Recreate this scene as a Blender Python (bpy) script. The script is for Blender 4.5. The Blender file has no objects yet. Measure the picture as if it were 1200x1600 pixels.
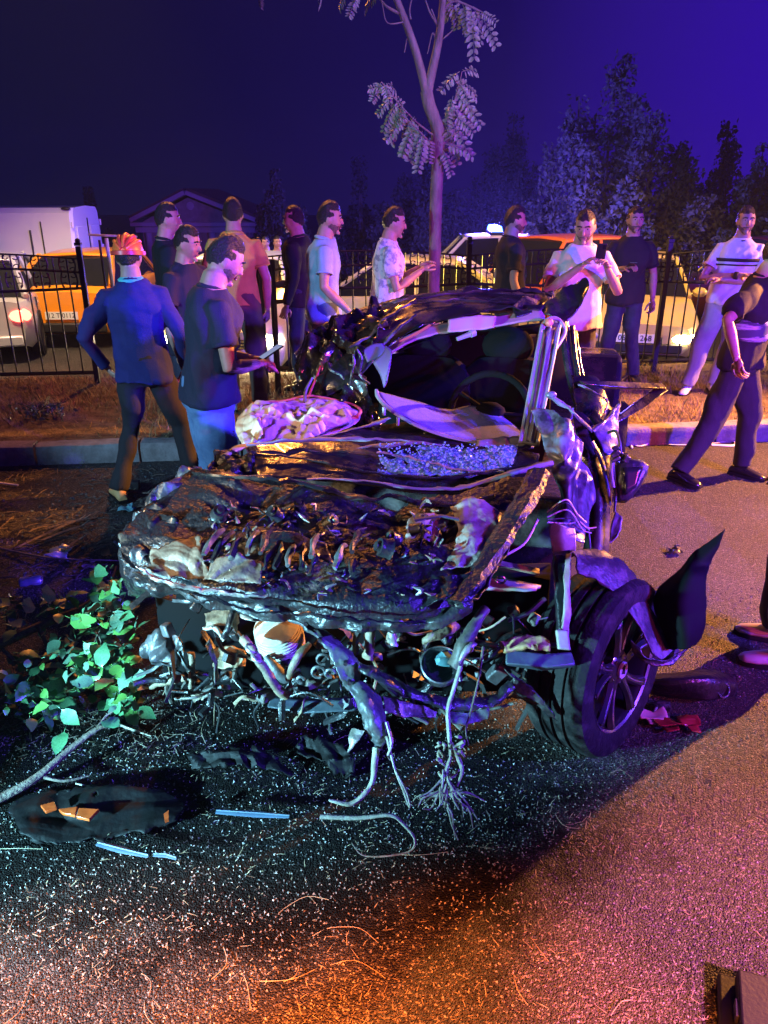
import bpy, bmesh, math, random
from mathutils import Vector, Matrix, Quaternion, noise
R = math.radians
random.seed(7)
scene = bpy.context.scene
COL = scene.collection

# ------------------------------------------------------------------ camera
CAM_H, PITCH, FPX = 2.0, R(22.5), 1200.0
cam_d = bpy.data.cameras.new('camera')
cam = bpy.data.objects.new('camera', cam_d); COL.objects.link(cam)
cam.location = (0, 0, CAM_H); cam.rotation_euler = (R(90) - PITCH, 0, 0)
cam_d.sensor_fit = 'VERTICAL'; cam_d.sensor_height = 36.0; cam_d.lens = 36.0 * FPX / 1600.0
cam_d.clip_start = 0.05; cam_d.clip_end = 400
scene.camera = cam
FWD = Vector((0, math.cos(PITCH), -math.sin(PITCH))); UPV = Vector((0, math.sin(PITCH), math.cos(PITCH)))
CAMP = Vector((0, 0, CAM_H))

def ray(px, py):
    return Vector((1, 0, 0)) * ((px - 600) / FPX) + UPV * ((800 - py) / FPX) + FWD
def P(px, py, d):
    """world point seen at a photo pixel, d metres in front of the photographer (along the ground)"""
    r = ray(px, py); return CAMP + r * (d / r.y)
def G(px, py, z=0.0):
    """world point seen at a photo pixel on the level z"""
    r = ray(px, py); return CAMP + r * ((z - CAM_H) / r.z)

# ------------------------------------------------------------------ world: night sky, indigo glow of the beacons towards the right
w = bpy.data.worlds.new('World'); scene.world = w; w.use_nodes = True
nt = w.node_tree; nt.nodes.clear()
wo = nt.nodes.new('ShaderNodeOutputWorld'); bg = nt.nodes.new('ShaderNodeBackground')
tc = nt.nodes.new('ShaderNodeTexCoord'); sx = nt.nodes.new('ShaderNodeSeparateXYZ')
mr = nt.nodes.new('ShaderNodeMapRange'); mr.interpolation_type = 'SMOOTHSTEP'
mr.inputs['From Min'].default_value = -0.42; mr.inputs['From Max'].default_value = 0.62
cr = nt.nodes.new('ShaderNodeValToRGB')
cr.color_ramp.elements[0].color = (0.0022, 0.0034, 0.026, 1)
cr.color_ramp.elements[1].color = (0.028, 0.002, 0.42, 1)
e = cr.color_ramp.elements.new(0.55); e.color = (0.0085, 0.0035, 0.085, 1)
nt.links.new(tc.outputs['Generated'], sx.inputs[0]); nt.links.new(sx.outputs['X'], mr.inputs['Value'])
nt.links.new(mr.outputs[0], cr.inputs[0]); nt.links.new(cr.outputs[0], bg.inputs[0])
bg.inputs[1].default_value = 1.0; nt.links.new(bg.outputs[0], wo.inputs[0])

# ------------------------------------------------------------------ lamps: street lamp, beacons and headlights around the scene, plus added fill spots
def lamp(name, kind, loc, energy, color, target=None, radius=0.1, spot=60, blend=0.4):
    d = bpy.data.lights.new(name, kind); d.energy = energy; d.color = color
    d.shadow_soft_size = radius
    if kind == 'SPOT': d.spot_size = R(spot); d.spot_blend = blend
    o = bpy.data.objects.new(name, d); COL.objects.link(o); o.location = loc
    if target is not None:
        o.rotation_euler = (Vector(target) - Vector(loc)).to_track_quat('-Z', 'Y').to_euler()
    return o
LIGHTS = True
if LIGHTS:
    # sodium street lamp behind the wreck
    lamp('street_lamp_light', 'SPOT', (-2.2, 13.0, 7.4), 2200, (1.0, 0.32, 0.05), (0.3, 1.0, 0.0), 0.16, 110, 0.6)
    lamp('taxi_fill', 'SPOT', (-4.0, 9.6, 7.2), 5200, (1.0, 0.66, 0.36), (-4.7, 13.2, 0.0), 0.14, 62, 0.6)  # unseen spot added above the verge to brighten the taxi
    lamp('blue_bonnet_fill', 'SPOT', (5.6, -0.1, 2.7), 6500, (0.10, 0.035, 1.0), (-0.1, 3.0, 1.0), 0.09, 27, 0.6)  # extra blue spot added to brighten the bonnet
    # headlights of a vehicle standing on the road to the right; the next three are unseen fill spots
    lamp('right_headlight', 'SPOT', (7.4, 7.4, 3.3), 14000, (1.0, 0.34, 0.06), (2.3, 5.2, 0.0), 0.08, 58, 0.8)
    lamp('sand_shirt_fill', 'SPOT', (2.6, 9.7, 1.1), 900, (1.0, 0.62, 0.10), (-1.25, 7.0, 1.15), 0.06, 22, 0.6)  # unseen spot added to light the sand shirt yellow
    lamp('far_cars_fill', 'SPOT', (-6.8, 10.2, 1.3), 4200, (1.0, 0.62, 0.12), (6, 12.6, 0.6), 0.10, 50, 0.6)  # unseen spot added to light the parked cars yellow
    lamp('far_right_fill', 'SPOT', (9.5, 12.2, 1.6), 2200, (1.0, 0.62, 0.16), (-6, 12.6, 0.8), 0.10, 50, 0.6)  # unseen spot added from the right for the cars and van
    # blue and red beams of the light bars of emergency vehicles to the right of the photographer
    lamp('blue_beacon', 'SPOT', (5.4, -0.4, 2.9), 6500, (0.09, 0.03, 1.0), (0.2, 7.8, 2.2), 0.09, 66, 0.5)
    lamp('red_beacon', 'SPOT', (4.6, -1.4, 2.6), 1900, (1.0, 0.06, 0.26), (1.5, 4.2, 1.25), 0.09, 46, 0.9)
    lamp('blue_ground_fill', 'SPOT', (5.8, 0.3, 2.6), 2200, (0.16, 0.06, 1.0), (2.0, 3.6, 0.0), 0.09, 42, 0.7)  # extra blue spot added for the ground right of the wheel
    # unseen magenta and orange spots above and behind the camera, added to colour the near road
    lamp('magenta_ground_fill', 'SPOT', (2.2, -0.9, 2.4), 4000, (1.0, 0.20, 0.66), (1.50, 0.74, 0.0), 0.07, 38, 0.45)
    for hx in (-0.85, 0.12): lamp('orange_ground_fill', 'SPOT', (hx, -0.9, 2.4), 4600, (1.0, 0.19, 0.025), (hx * .92 + .02, 0.60, 0.0), 0.07, 36, 0.4)
    lamp('cold_worklight', 'SPOT', (-4.2, 1.2, 2.3), 1100, (0.30, 0.62, 1.0), (-0.6, 6.6, 1.1), 0.07, 44, 0.6)
    lamp('far_fronts_fill', 'SPOT', (3.6, 9.6, 6.2), 3200, (1.0, 0.52, 0.07), (3.9, 13.2, 0.0), 0.15, 95, 0.5)  # unseen spot added overhead to light the fronts of the far cars
    lamp('tree_crown_fill', 'SPOT', (7.5, 1.5, 6.5), 1500, (1.0, 0.80, 0.58), (0.55, 7.5, 3.75), 0.10, 16, 0.5)  # unseen spot added for the slim tree's crown alone
    # cold headlight low on the left of the photographer, warm work light above it
    lamp('cold_headlight', 'SPOT', (-2.7, 0.5, 0.66), 3000, (0.28, 0.76, 1.0), (-0.62, 2.32, 0.42), 0.05, 38, 0.6)
    lamp('cold_strip_fill', 'SPOT', (-2.3, 0.75, 1.25), 1150, (0.40, 0.76, 1.0), (-0.70, 1.60, 0.0), 0.05, 22, 0.8)  # extra cold spot added to make the bright strip on the road
    lamp('warm_worklight', 'SPOT', (-3.3, 0.9, 1.9), 560, (1.0, 0.64, 0.30), (-0.25, 3.0, 0.95), 0.06, 28, 0.6)

scene.view_settings.view_transform = 'Standard'; scene.view_settings.look = 'None'
scene.view_settings.exposure = 0.0; scene.view_settings.gamma = 1.0
scene.view_settings.use_curve_mapping = False
try:
    scene.cycles.use_denoising = True
    scene.cycles.max_bounces = 6; scene.cycles.diffuse_bounces = 3; scene.cycles.glossy_bounces = 3
    scene.cycles.transmission_bounces = 4; scene.cycles.transparent_max_bounces = 8; scene.cycles.volume_bounces = 0
    scene.cycles.sample_clamp_indirect = 4.0
    scene.cycles.caustics_reflective = False; scene.cycles.caustics_refractive = False
except Exception: pass

# ------------------------------------------------------------------ materials
MATS = {}
def mat(name, base, rough=0.6, col2=None, nscale=6.0, detail=6.0, lo=0.35, hi=0.65, bump=0.0, bscale=40.0, metal=0.0,
        emit=None, estr=0.0, coat=0.0, spec=0.5, trans=0.0, stretch=(1, 1, 1), rough2=None, col3=None, alpha=1.0):
    if name in MATS: return MATS[name]
    m = bpy.data.materials.new(name); m.use_nodes = True; t = m.node_tree; b = t.nodes['Principled BSDF']
    b.inputs['Base Color'].default_value = (*base, 1); b.inputs['Roughness'].default_value = rough
    b.inputs['Metallic'].default_value = metal; b.inputs['Specular IOR Level'].default_value = spec
    b.inputs['Coat Weight'].default_value = coat; b.inputs['Coat Roughness'].default_value = 0.08
    b.inputs['Transmission Weight'].default_value = trans; b.inputs['Alpha'].default_value = alpha
    if emit: b.inputs['Emission Color'].default_value = (*emit, 1); b.inputs['Emission Strength'].default_value = estr
    if col2 or bump or rough2 is not None:
        c = t.nodes.new('ShaderNodeTexCoord'); mp = t.nodes.new('ShaderNodeMapping'); mp.inputs['Scale'].default_value = stretch
        t.links.new(c.outputs['Object'], mp.inputs[0])
        n = t.nodes.new('ShaderNodeTexNoise'); n.inputs['Scale'].default_value = nscale; n.inputs['Detail'].default_value = detail
        n.inputs['Roughness'].default_value = 0.65
        t.links.new(mp.outputs[0], n.inputs['Vector'])
        if col2:
            r = t.nodes.new('ShaderNodeValToRGB'); r.color_ramp.elements[0].position = lo; r.color_ramp.elements[1].position = hi
            r.color_ramp.elements[0].color = (*base, 1); r.color_ramp.elements[1].color = (*col2, 1)
            if col3: ee = r.color_ramp.elements.new(min(0.98, hi + 0.08)); ee.color = (*col3, 1)
            t.links.new(n.outputs[0], r.inputs[0]); t.links.new(r.outputs[0], b.inputs['Base Color'])
        if rough2 is not None:
            mr = t.nodes.new('ShaderNodeMapRange'); mr.inputs['From Min'].default_value = lo; mr.inputs['From Max'].default_value = hi
            mr.inputs['To Min'].default_value = rough; mr.inputs['To Max'].default_value = rough2
            t.links.new(n.outputs[0], mr.inputs['Value']); t.links.new(mr.outputs[0], b.inputs['Roughness'])
        if bump:
            n2 = t.nodes.new('ShaderNodeTexNoise'); n2.inputs['Scale'].default_value = bscale; n2.inputs['Detail'].default_value = 5
            t.links.new(mp.outputs[0], n2.inputs['Vector'])
            bp = t.nodes.new('ShaderNodeBump'); bp.inputs['Strength'].default_value = bump; bp.inputs['Distance'].default_value = 0.02
            t.links.new(n2.outputs[0], bp.inputs['Height']); t.links.new(bp.outputs[0], b.inputs['Normal'])
    MATS[name] = m
    return m

# ------------------------------------------------------------------ object helpers
def tag(o, label=None, cat=None, group=None, kind=None):
    if label: o['label'] = label
    if cat: o['category'] = cat
    if group: o['group'] = group
    if kind: o['kind'] = kind
    return o
def thing(name, label, cat, loc=(0, 0, 0), rz=0.0, group=None, kind=None):
    o = bpy.data.objects.new(name, None); COL.objects.link(o); o.empty_display_size = 0.1
    o.location = loc; o.rotation_euler = (0, 0, rz)
    return tag(o, label, cat, group, kind)
def link(name, me, m=None, parent=None, world=False):
    o = bpy.data.objects.new(name, me); COL.objects.link(o)
    if m is not None and not me.materials: me.materials.append(m)
    if parent is not None:
        o.parent = parent
        if world:      # mesh given in world coordinates
            pm = Matrix.Identity(4); q = parent
            while q is not None:
                pm = q.matrix_parent_inverse @ Matrix.LocRotScale(q.location, q.rotation_euler, q.scale) @ pm
                q = q.parent
            o.matrix_parent_inverse = pm.inverted()
    return o

class MB:
    """collects shapes and links them as one mesh"""
    def __init__(s): s.v = []; s.f = []; s.mi = []
    def add(s, vs, fs, mi=0):
        o = len(s.v); s.v += [Vector(x) for x in vs]; s.f += [tuple(i + o for i in f) for f in fs]; s.mi += [mi] * len(fs); return s
    def box(s, c, size, rot=None, mi=0, taper=1.0):
        x, y, z = size[0] / 2, size[1] / 2, size[2] / 2; c = Vector(c); vs = []
        for k in (-1, 1):
            tp = taper if k == 1 else 1.0
            for a, b in ((-1, -1), (1, -1), (1, 1), (-1, 1)):
                v = Vector((a * x * tp, b * y * tp, k * z))
                if rot is not None: v = rot @ v
                vs.append(c + v)
        return s.add(vs, [(3, 2, 1, 0), (4, 5, 6, 7), (0, 1, 5, 4), (1, 2, 6, 5), (2, 3, 7, 6), (3, 0, 4, 7)], mi)
    def tube(s, pts, r, n=8, mi=0, cap=True, flat=1.0, smooth=0, up=None):
        pts = [Vector(p) for p in pts]
        if smooth: pts = catmull(pts, smooth)
        m = len(pts); rr = r if isinstance(r, (list, tuple)) else [r] * m
        if len(rr) != m: rr = [rr[0] + (rr[-1] - rr[0]) * i / (m - 1) for i in range(m)] if len(rr) == 2 else [interp(rr, i / (m - 1)) for i in range(m)]
        vs = []; prev = None
        for i, p in enumerate(pts):
            t = (pts[min(i + 1, m - 1)] - pts[max(i - 1, 0)])
            if t.length < 1e-9: t = Vector((0, 0, 1))
            t.normalize()
            if prev is None:
                a = Vector(up) if up else (Vector((0, 0, 1)) if abs(t.z) < 0.9 else Vector((1, 0, 0)))
                u = t.cross(a)
                if u.length < 1e-6: u = t.cross(Vector((0, 1, 0)))
                u.normalize()
            else:
                u = prev - t * prev.dot(t)
                if u.length < 1e-6: u = t.orthogonal()
                u.normalize()
            prev = u; v = t.cross(u)
            for k in range(n):
                an = 2 * math.pi * k / n
                vs.append(p + u * (math.cos(an) * rr[i]) + v * (math.sin(an) * rr[i] * flat))
        fs = []
        for i in range(m - 1):
            for k in range(n):
                fs.append((i * n + k, i * n + (k + 1) % n, (i + 1) * n + (k + 1) % n, (i + 1) * n + k))
        if cap:
            fs.append(tuple(range(n - 1, -1, -1))); fs.append(tuple((m - 1) * n + k for k in range(n)))
        return s.add(vs, fs, mi)
    def lathe(s, prof, M=None, n=32, mi=0, closed=False):
        """prof = (radius, height along axis z)"""
        vs = []
        for r_, h in prof:
            for k in range(n):
                a = 2 * math.pi * k / n; v = Vector((r_ * math.cos(a), r_ * math.sin(a), h)); vs.append(M @ v if M else v)
        fs = []; m = len(prof)
        for i in range(m - 1 if not closed else m):
            j = (i + 1) % m
            for k in range(n): fs.append((i * n + k, i * n + (k + 1) % n, j * n + (k + 1) % n, j * n + k))
        return s.add(vs, fs, mi)
    def ell(s, c, rad, rot=None, n=12, mi=0, fn=None):
        c = Vector(c); vs = []; fs = []; h = n // 2
        for i in range(h + 1):
            th = math.pi * i / h
            for k in range(n):
                ph = 2 * math.pi * k / n
                v = Vector((math.sin(th) * math.cos(ph), math.sin(th) * math.sin(ph), math.cos(th)))
                v = Vector((v.x * rad[0], v.y * rad[1], v.z * rad[2]))
                if fn: v = fn(v)
                if rot is not None: v = rot @ v
                vs.append(c + v)
        for i in range(h):
            for k in range(n): fs.append((i * n + k, (i + 1) * n + k, (i + 1) * n + (k + 1) % n, i * n + (k + 1) % n))
        return s.add(vs, fs, mi)
    def prism(s, poly, a, b, mi=0):
        """poly: list of 3d points; swept from offset a to offset b (vectors)"""
        n = len(poly); a = Vector(a); b = Vector(b)
        vs = [Vector(p) + a for p in poly] + [Vector(p) + b for p in poly]
        fs = [tuple(range(n - 1, -1, -1)), tuple(range(n, 2 * n))] + [(i, (i + 1) % n, n + (i + 1) % n, n + i) for i in range(n)]
        return s.add(vs, fs, mi)
    def mesh(s, name, mats=None, smooth=None):
        me = bpy.data.meshes.new(name); me.from_pydata([tuple(v) for v in s.v], [], s.f)
        me.validate(clean_customdata=False)
        for m in (mats if isinstance(mats, (list, tuple)) else [mats]):
            if m is not None: me.materials.append(m)
        if len(me.polygons) == len(s.mi) and any(s.mi): me.polygons.foreach_set('material_index', s.mi)
        bm = bmesh.new(); bm.from_mesh(me); bmesh.ops.remove_doubles(bm, verts=bm.verts, dist=1e-5)
        bmesh.ops.recalc_face_normals(bm, faces=bm.faces); bm.to_mesh(me); bm.free()
        if smooth is not None: shade(me, smooth)
        me.update(); return me
    def build(s, name, m, parent=None, smooth=35, world=False, bevel=0):
        o = link(name, s.mesh(name, m, smooth), None, parent, world)
        if bevel:
            bv = o.modifiers.new('bevel', 'BEVEL'); bv.width = bevel; bv.segments = 2; bv.limit_method = 'ANGLE'; bv.angle_limit = R(40)
        return o
def shade(me, ang):
    if ang <= 0: return
    me.polygons.foreach_set('use_smooth', [True] * len(me.polygons))
    if ang < 180:
        try: me.set_sharp_from_angle(angle=R(ang))
        except Exception: pass
def interp(a, t):
    x = t * (len(a) - 1); i = min(int(x), len(a) - 2); return a[i] + (a[i + 1] - a[i]) * (x - i)
def cr1(p0, p1, p2, p3, t):
    return 0.5 * ((2 * p1) + (p2 - p0) * t + (2 * p0 - 5 * p1 + 4 * p2 - p3) * t * t + (3 * p1 - p0 - 3 * p2 + p3) * t ** 3)
def catmull(pts, k):
    out = []; m = len(pts)
    for i in range(m - 1):
        a = pts[i - 1] if i > 0 else pts[i] * 2 - pts[i + 1]; d = pts[i + 2] if i + 2 < m else pts[i + 1] * 2 - pts[i]
        for j in range(k): out.append(cr1(a, pts[i], pts[i + 1], d, j / k))
    out.append(pts[-1]); return out
def tri(x): return abs((x % 2.0) - 1.0) * 2 - 1
def crumple(p, f, seed, octs=5):
    """paper-like creases: sum of warped triangular folds"""
    rr = random.Random(seed); h = 0.0; a = 1.0; tot = 0.0
    wv = Vector((noise.noise(p * f * 0.55 + Vector((seed, 0, 0))), noise.noise(p * f * 0.55 + Vector((0, seed, 7))), noise.noise(p * f * 0.55 + Vector((3, 1, seed)))))
    q = p + wv * (0.9 / f)
    for i in range(octs):
        d = Vector((rr.gauss(0, 1), rr.gauss(0, 1), rr.gauss(0, 1))).normalized()
        ff = f * (1.0 + 0.55 * i) * rr.uniform(0.8, 1.25)
        h += a * tri(q.dot(d) * ff + rr.random() * 2); tot += a; a *= 0.72
    return h / tot
def grid_patch(rows, nu, nv):
    """catmull-rom surface through a grid of points"""
    rows = [[Vector(p) for p in r] for r in rows]
    rs = []
    for r in rows:
        c = []
        for i in range(nu + 1):
            x = i / nu * (len(r) - 1); k = min(int(x), len(r) - 2); t = x - k
            a = r[k - 1] if k > 0 else r[k] * 2 - r[k + 1]; d = r[k + 2] if k + 2 < len(r) else r[k + 1] * 2 - r[k]
            c.append(cr1(a, r[k], r[k + 1], d, t))
        rs.append(c)
    out = []
    for j in range(nv + 1):
        x = j / nv * (len(rs) - 1); k = min(int(x), len(rs) - 2); t = x - k; line = []
        for i in range(nu + 1):
            p1 = rs[k][i]; p2 = rs[k + 1][i]
            a = rs[k - 1][i] if k > 0 else p1 * 2 - p2; d = rs[k + 2][i] if k + 2 < len(rs) else p2 * 2 - p1
            line.append(cr1(a, p1, p2, d, t))
        out.append(line)
    return out
def panel(name, rows, m, parent=None, nu=30, nv=20, amp=0.0, f=6.0, seed=1, thick=0.004, rag=0.0, holes=0.0, hscale=5.0, hseed=0,
          smooth=28, world=True, fade=False, wob=0.0, octs=5, hole_fn=None, msk=0):
    g = grid_patch(rows, nu, nv); vs = []
    for j in range(nv + 1):
        for i in range(nu + 1):
            p = g[j][i]
            du = g[j][min(i + 1, nu)] - g[j][max(i - 1, 0)]; dv = g[min(j + 1, nv)][i] - g[max(j - 1, 0)][i]
            n = du.cross(dv)
            n = n.normalized() if n.length > 1e-9 else Vector((0, 0, 1))
            q = p.copy()
            if amp:
                k = 1.0
                if fade: k = min(1, 4 * min(i / nu, 1 - i / nu) + .15) * min(1, 4 * min(j / nv, 1 - j / nv) + .15)
                if msk: k *= max(.3, min(1.25, .6 + 1.5 * noise.noise(p * msk + Vector((seed, 9, 2)))))
                q += n * (crumple(p, f, seed, octs) * amp * k)
            if wob: q += Vector((noise.noise(p * 9 + Vector((seed, 0, 0))), noise.noise(p * 9 + Vector((0, seed, 0))), noise.noise(p * 9 + Vector((0, 0, seed))))) * wob
            if rag and (i in (0, nu) or j in (0, nv)):
                e = (du.normalized() * (1 if i == nu else -1 if i == 0 else 0)) + (dv.normalized() * (1 if j == nv else -1 if j == 0 else 0))
                q += e * (noise.noise(p * 23 + Vector((0, seed, 0))) + 0.5 * noise.noise(p * 61)) * rag
            vs.append(q)
    fs = []
    for j in range(nv):
        for i in range(nu):
            a = j * (nu + 1) + i
            if holes:
                c = (vs[a] + vs[a + nu + 2]) / 2
                if noise.noise(c * hscale + Vector((hseed, 3, 1))) + 0.35 * noise.noise(c * hscale * 3.1) > 1.0 - holes: continue
            if hole_fn and hole_fn((i + .5) / nu, (j + .5) / nv): continue
            fs.append((a, a + 1, a + nu + 2, a + nu + 1))
    me = bpy.data.meshes.new(name); me.from_pydata([tuple(v) for v in vs], [], fs); me.materials.append(m)
    bm = bmesh.new(); bm.from_mesh(me)
    lo = [v for v in bm.verts if not v.link_faces]
    bmesh.ops.delete(bm, geom=lo, context='VERTS'); bm.to_mesh(me); bm.free()
    shade(me, smooth)
    o = link(name, me, None, parent, world)
    if thick:
        s = o.modifiers.new('solidify', 'SOLIDIFY'); s.thickness = thick; s.offset = 0
    return o
def bar(name, a, b, wd, th, m, parent, world=True, twist=0.0, bend=None, bevel=0.003):
    """flat bar between two points"""
    a = Vector(a); b = Vector(b); mb = MB(); pts = [a, b] if bend is None else catmull([a, Vector(bend), b], 6)
    mb.tube(pts, wd / 2 * 1.414, 4, flat=th / wd)
    return mb.build(name, m, parent, 30, world, bevel)
def text_obj(name, body, size, m, M, parent=None, world=True, extrude=0.001, font_scale=1.0):
    """flat lettering turned into a mesh; M places it (x along the line, y up, z out)"""
    cu = bpy.data.curves.new(name, 'FONT'); cu.body = body; cu.size = size; cu.extrude = extrude; cu.align_x = 'CENTER'; cu.align_y = 'CENTER'
    tmp = bpy.data.objects.new(name, cu); COL.objects.link(tmp)
    dg = bpy.context.evaluated_depsgraph_get(); dg.update()
    me = bpy.data.meshes.new_from_object(tmp.evaluated_get(dg)); bpy.data.objects.remove(tmp)
    me.transform(M); me.materials.clear(); me.materials.append(m)
    return link(name, me, None, parent, world)
# ================================================================== SETTING
KU = Vector((7.24, 0.74, 0)).normalized(); KV = Vector((-KU.y, KU.x, 0))       # along the kerb / away from the road
KERB0 = Vector((0, 6.09, 0)); FEN0 = Vector((0, 8.36, 0))
def kp(s, t=0.0, z=0.0): return KERB0 + KU * s + KV * t + Vector((0, 0, z))
def fp(s, t=0.0, z=0.0): return FEN0 + KU * s + KV * t + Vector((0, 0, z))
FAR = Matrix.Rotation(math.atan2(KU.y, KU.x), 3, 'Z')
def gz(x, y):
    t = max(0.0, min(1.0, (y - 15) / 15.0)); t = t * t * (3 - 2 * t)
    return -0.36 - 2.3 * t
VZ = 0.13

def asphalt_mat():
    m = bpy.data.materials.new('coarse_asphalt'); m.use_nodes = True; t = m.node_tree; b = t.nodes['Principled BSDF']
    c = t.nodes.new('ShaderNodeTexCoord')
    v = t.nodes.new('ShaderNodeTexVoronoi'); v.inputs['Scale'].default_value = 170; v.inputs['Randomness'].default_value = 1.0
    n = t.nodes.new('ShaderNodeTexNoise'); n.inputs['Scale'].default_value = 1.3; n.inputs['Detail'].default_value = 8
    n3 = t.nodes.new('ShaderNodeTexNoise'); n3.inputs['Scale'].default_value = 34; n3.inputs['Detail'].default_value = 6
    for k in (v, n, n3): t.links.new(c.outputs['Object'], k.inputs['Vector'])
    sp = t.nodes.new('ShaderNodeSeparateColor'); t.links.new(v.outputs['Color'], sp.inputs[0])
    r = t.nodes.new('ShaderNodeValToRGB'); els = r.color_ramp.elements
    els[0].position = 0.0; els[0].color = (0.025, 0.024, 0.023, 1); els[1].position = 1.0; els[1].color = (0.24, 0.225, 0.20, 1)
    e = els.new(0.6); e.color = (0.035, 0.033, 0.031, 1); e = els.new(0.88); e.color = (0.085, 0.08, 0.072, 1)
    t.links.new(sp.outputs[0], r.inputs[0])
    mx = t.nodes.new('ShaderNodeMix'); mx.data_type = 'RGBA'; mx.blend_type = 'MULTIPLY'; mx.inputs[0].default_value = 0.75
    r2 = t.nodes.new('ShaderNodeValToRGB'); r2.color_ramp.elements[0].position = 0.32; r2.color_ramp.elements[0].color = (0.45, 0.42, 0.4, 1)
    r2.color_ramp.elements[1].position = 0.66; r2.color_ramp.elements[1].color = (1.25, 1.2, 1.1, 1)
    t.links.new(n.outputs[0], r2.inputs[0]); t.links.new(r.outputs[0], mx.inputs[6]); t.links.new(r2.outputs[0], mx.inputs[7])
    mp = t.nodes.new('ShaderNodeMapping'); mp.inputs['Location'].default_value = (0.48, -2.20, 0); mp.inputs['Scale'].default_value = (1, 1, 1)  # shade in front of the wreck, painted into the asphalt as a dark patch
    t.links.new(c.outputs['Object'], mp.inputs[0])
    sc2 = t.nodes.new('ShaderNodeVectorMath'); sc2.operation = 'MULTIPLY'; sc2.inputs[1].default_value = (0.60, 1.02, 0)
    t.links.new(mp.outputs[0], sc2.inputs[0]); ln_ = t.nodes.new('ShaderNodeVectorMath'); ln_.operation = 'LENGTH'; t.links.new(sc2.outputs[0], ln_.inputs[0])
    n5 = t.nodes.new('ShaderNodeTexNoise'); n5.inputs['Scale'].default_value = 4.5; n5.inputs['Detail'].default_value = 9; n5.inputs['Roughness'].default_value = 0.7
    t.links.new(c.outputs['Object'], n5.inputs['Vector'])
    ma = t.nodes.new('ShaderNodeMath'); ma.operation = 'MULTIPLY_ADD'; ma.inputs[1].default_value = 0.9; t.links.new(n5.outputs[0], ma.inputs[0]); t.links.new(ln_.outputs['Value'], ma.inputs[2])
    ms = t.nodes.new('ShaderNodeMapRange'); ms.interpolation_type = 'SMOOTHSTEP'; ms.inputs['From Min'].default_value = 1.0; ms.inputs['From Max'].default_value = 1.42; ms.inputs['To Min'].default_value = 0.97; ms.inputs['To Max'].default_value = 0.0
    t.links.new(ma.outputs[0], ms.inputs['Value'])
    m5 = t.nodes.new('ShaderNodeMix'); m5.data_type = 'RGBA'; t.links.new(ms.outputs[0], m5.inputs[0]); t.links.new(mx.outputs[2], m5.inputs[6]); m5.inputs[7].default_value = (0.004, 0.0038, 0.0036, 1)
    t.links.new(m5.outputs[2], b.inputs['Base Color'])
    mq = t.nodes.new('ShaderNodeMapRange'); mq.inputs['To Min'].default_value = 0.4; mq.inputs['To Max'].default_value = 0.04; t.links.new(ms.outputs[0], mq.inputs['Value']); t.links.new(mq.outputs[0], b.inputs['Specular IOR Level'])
    b.inputs['Roughness'].default_value = 0.62; b.inputs['Specular IOR Level'].default_value = 0.4
    ad = t.nodes.new('ShaderNodeMath'); ad.operation = 'ADD'
    ml = t.nodes.new('ShaderNodeMath'); ml.operation = 'MULTIPLY'; ml.inputs[1].default_value = -1.6
    t.links.new(v.outputs['Distance'], ml.inputs[0]); t.links.new(ml.outputs[0], ad.inputs[0]); t.links.new(n3.outputs[0], ad.inputs[1])
    bp = t.nodes.new('ShaderNodeBump'); bp.inputs['Strength'].default_value = 1.0; bp.inputs['Distance'].default_value = 0.009
    t.links.new(ad.outputs[0], bp.inputs['Height']); t.links.new(bp.outputs[0], b.inputs['Normal'])
    return m
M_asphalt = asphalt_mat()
M_soil = mat('dry_soil', (0.20, 0.15, 0.08), 0.95, (0.05, 0.035, 0.02), 7, bump=0.7, bscale=45)
M_kerb = mat('kerb_concrete', (0.30, 0.28, 0.26), 0.85, (0.17, 0.155, 0.14), 9, bump=0.35, bscale=60)
M_iron = mat('black_iron', (0.012, 0.012, 0.013), 0.45, bump=0.1, bscale=80)
M_bark = mat('smooth_bark', (0.26, 0.20, 0.16), 0.8, (0.14, 0.10, 0.08), 14, bump=0.5, bscale=60, stretch=(1, 1, .35))

# near carriageway, verge slab, far ground
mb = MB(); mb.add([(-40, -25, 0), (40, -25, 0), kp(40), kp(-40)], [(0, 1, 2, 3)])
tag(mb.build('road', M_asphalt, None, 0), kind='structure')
def build_far():
    nx, ny = 40, 44; vs = []; fs = []
    for j in range(ny + 1):
        y = 6.5 + (j / ny) ** 2 * 190
        for i in range(nx + 1):
            x = -150 + 300 * i / nx; vs.append((x, y + 0.1 * max(-20, min(20, x)), gz(x, y)))
    for j in range(ny):
        for i in range(nx): a = j * (nx + 1) + i; fs.append((a, a + 1, a + nx + 2, a + nx + 1))
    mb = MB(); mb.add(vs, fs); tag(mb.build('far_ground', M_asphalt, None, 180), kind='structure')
build_far()
def build_verge():
    ns, ntt = 160, 26; vs = []; fs = []
    for j in range(ntt + 1):
        t = 0.14 + (2.75 - 0.14) * j / ntt
        for i in range(ns + 1):
            s = -16 + 32 * i / ns; p = kp(s, t)
            h = VZ + 0.03 * noise.noise(p * 1.7) + 0.018 * noise.noise(p * 5) + 0.012 * noise.noise(p * 14)
            if j == 0: h = VZ - 0.015
            if j == ntt: h = -0.5
            vs.append((p.x, p.y, h))
    for j in range(ntt):
        for i in range(ns): a = j * (ns + 1) + i; fs.append((a, a + 1, a + ns + 2, a + ns + 1))
    mb = MB(); mb.add(vs, fs); tag(mb.build('verge', M_soil, None, 180), kind='structure')
build_verge()
def vz(p): return VZ + 0.03 * noise.noise(Vector((p.x, p.y, 0)) * 1.7) + 0.018 * noise.noise(Vector((p.x, p.y, 0)) * 5)

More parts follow.
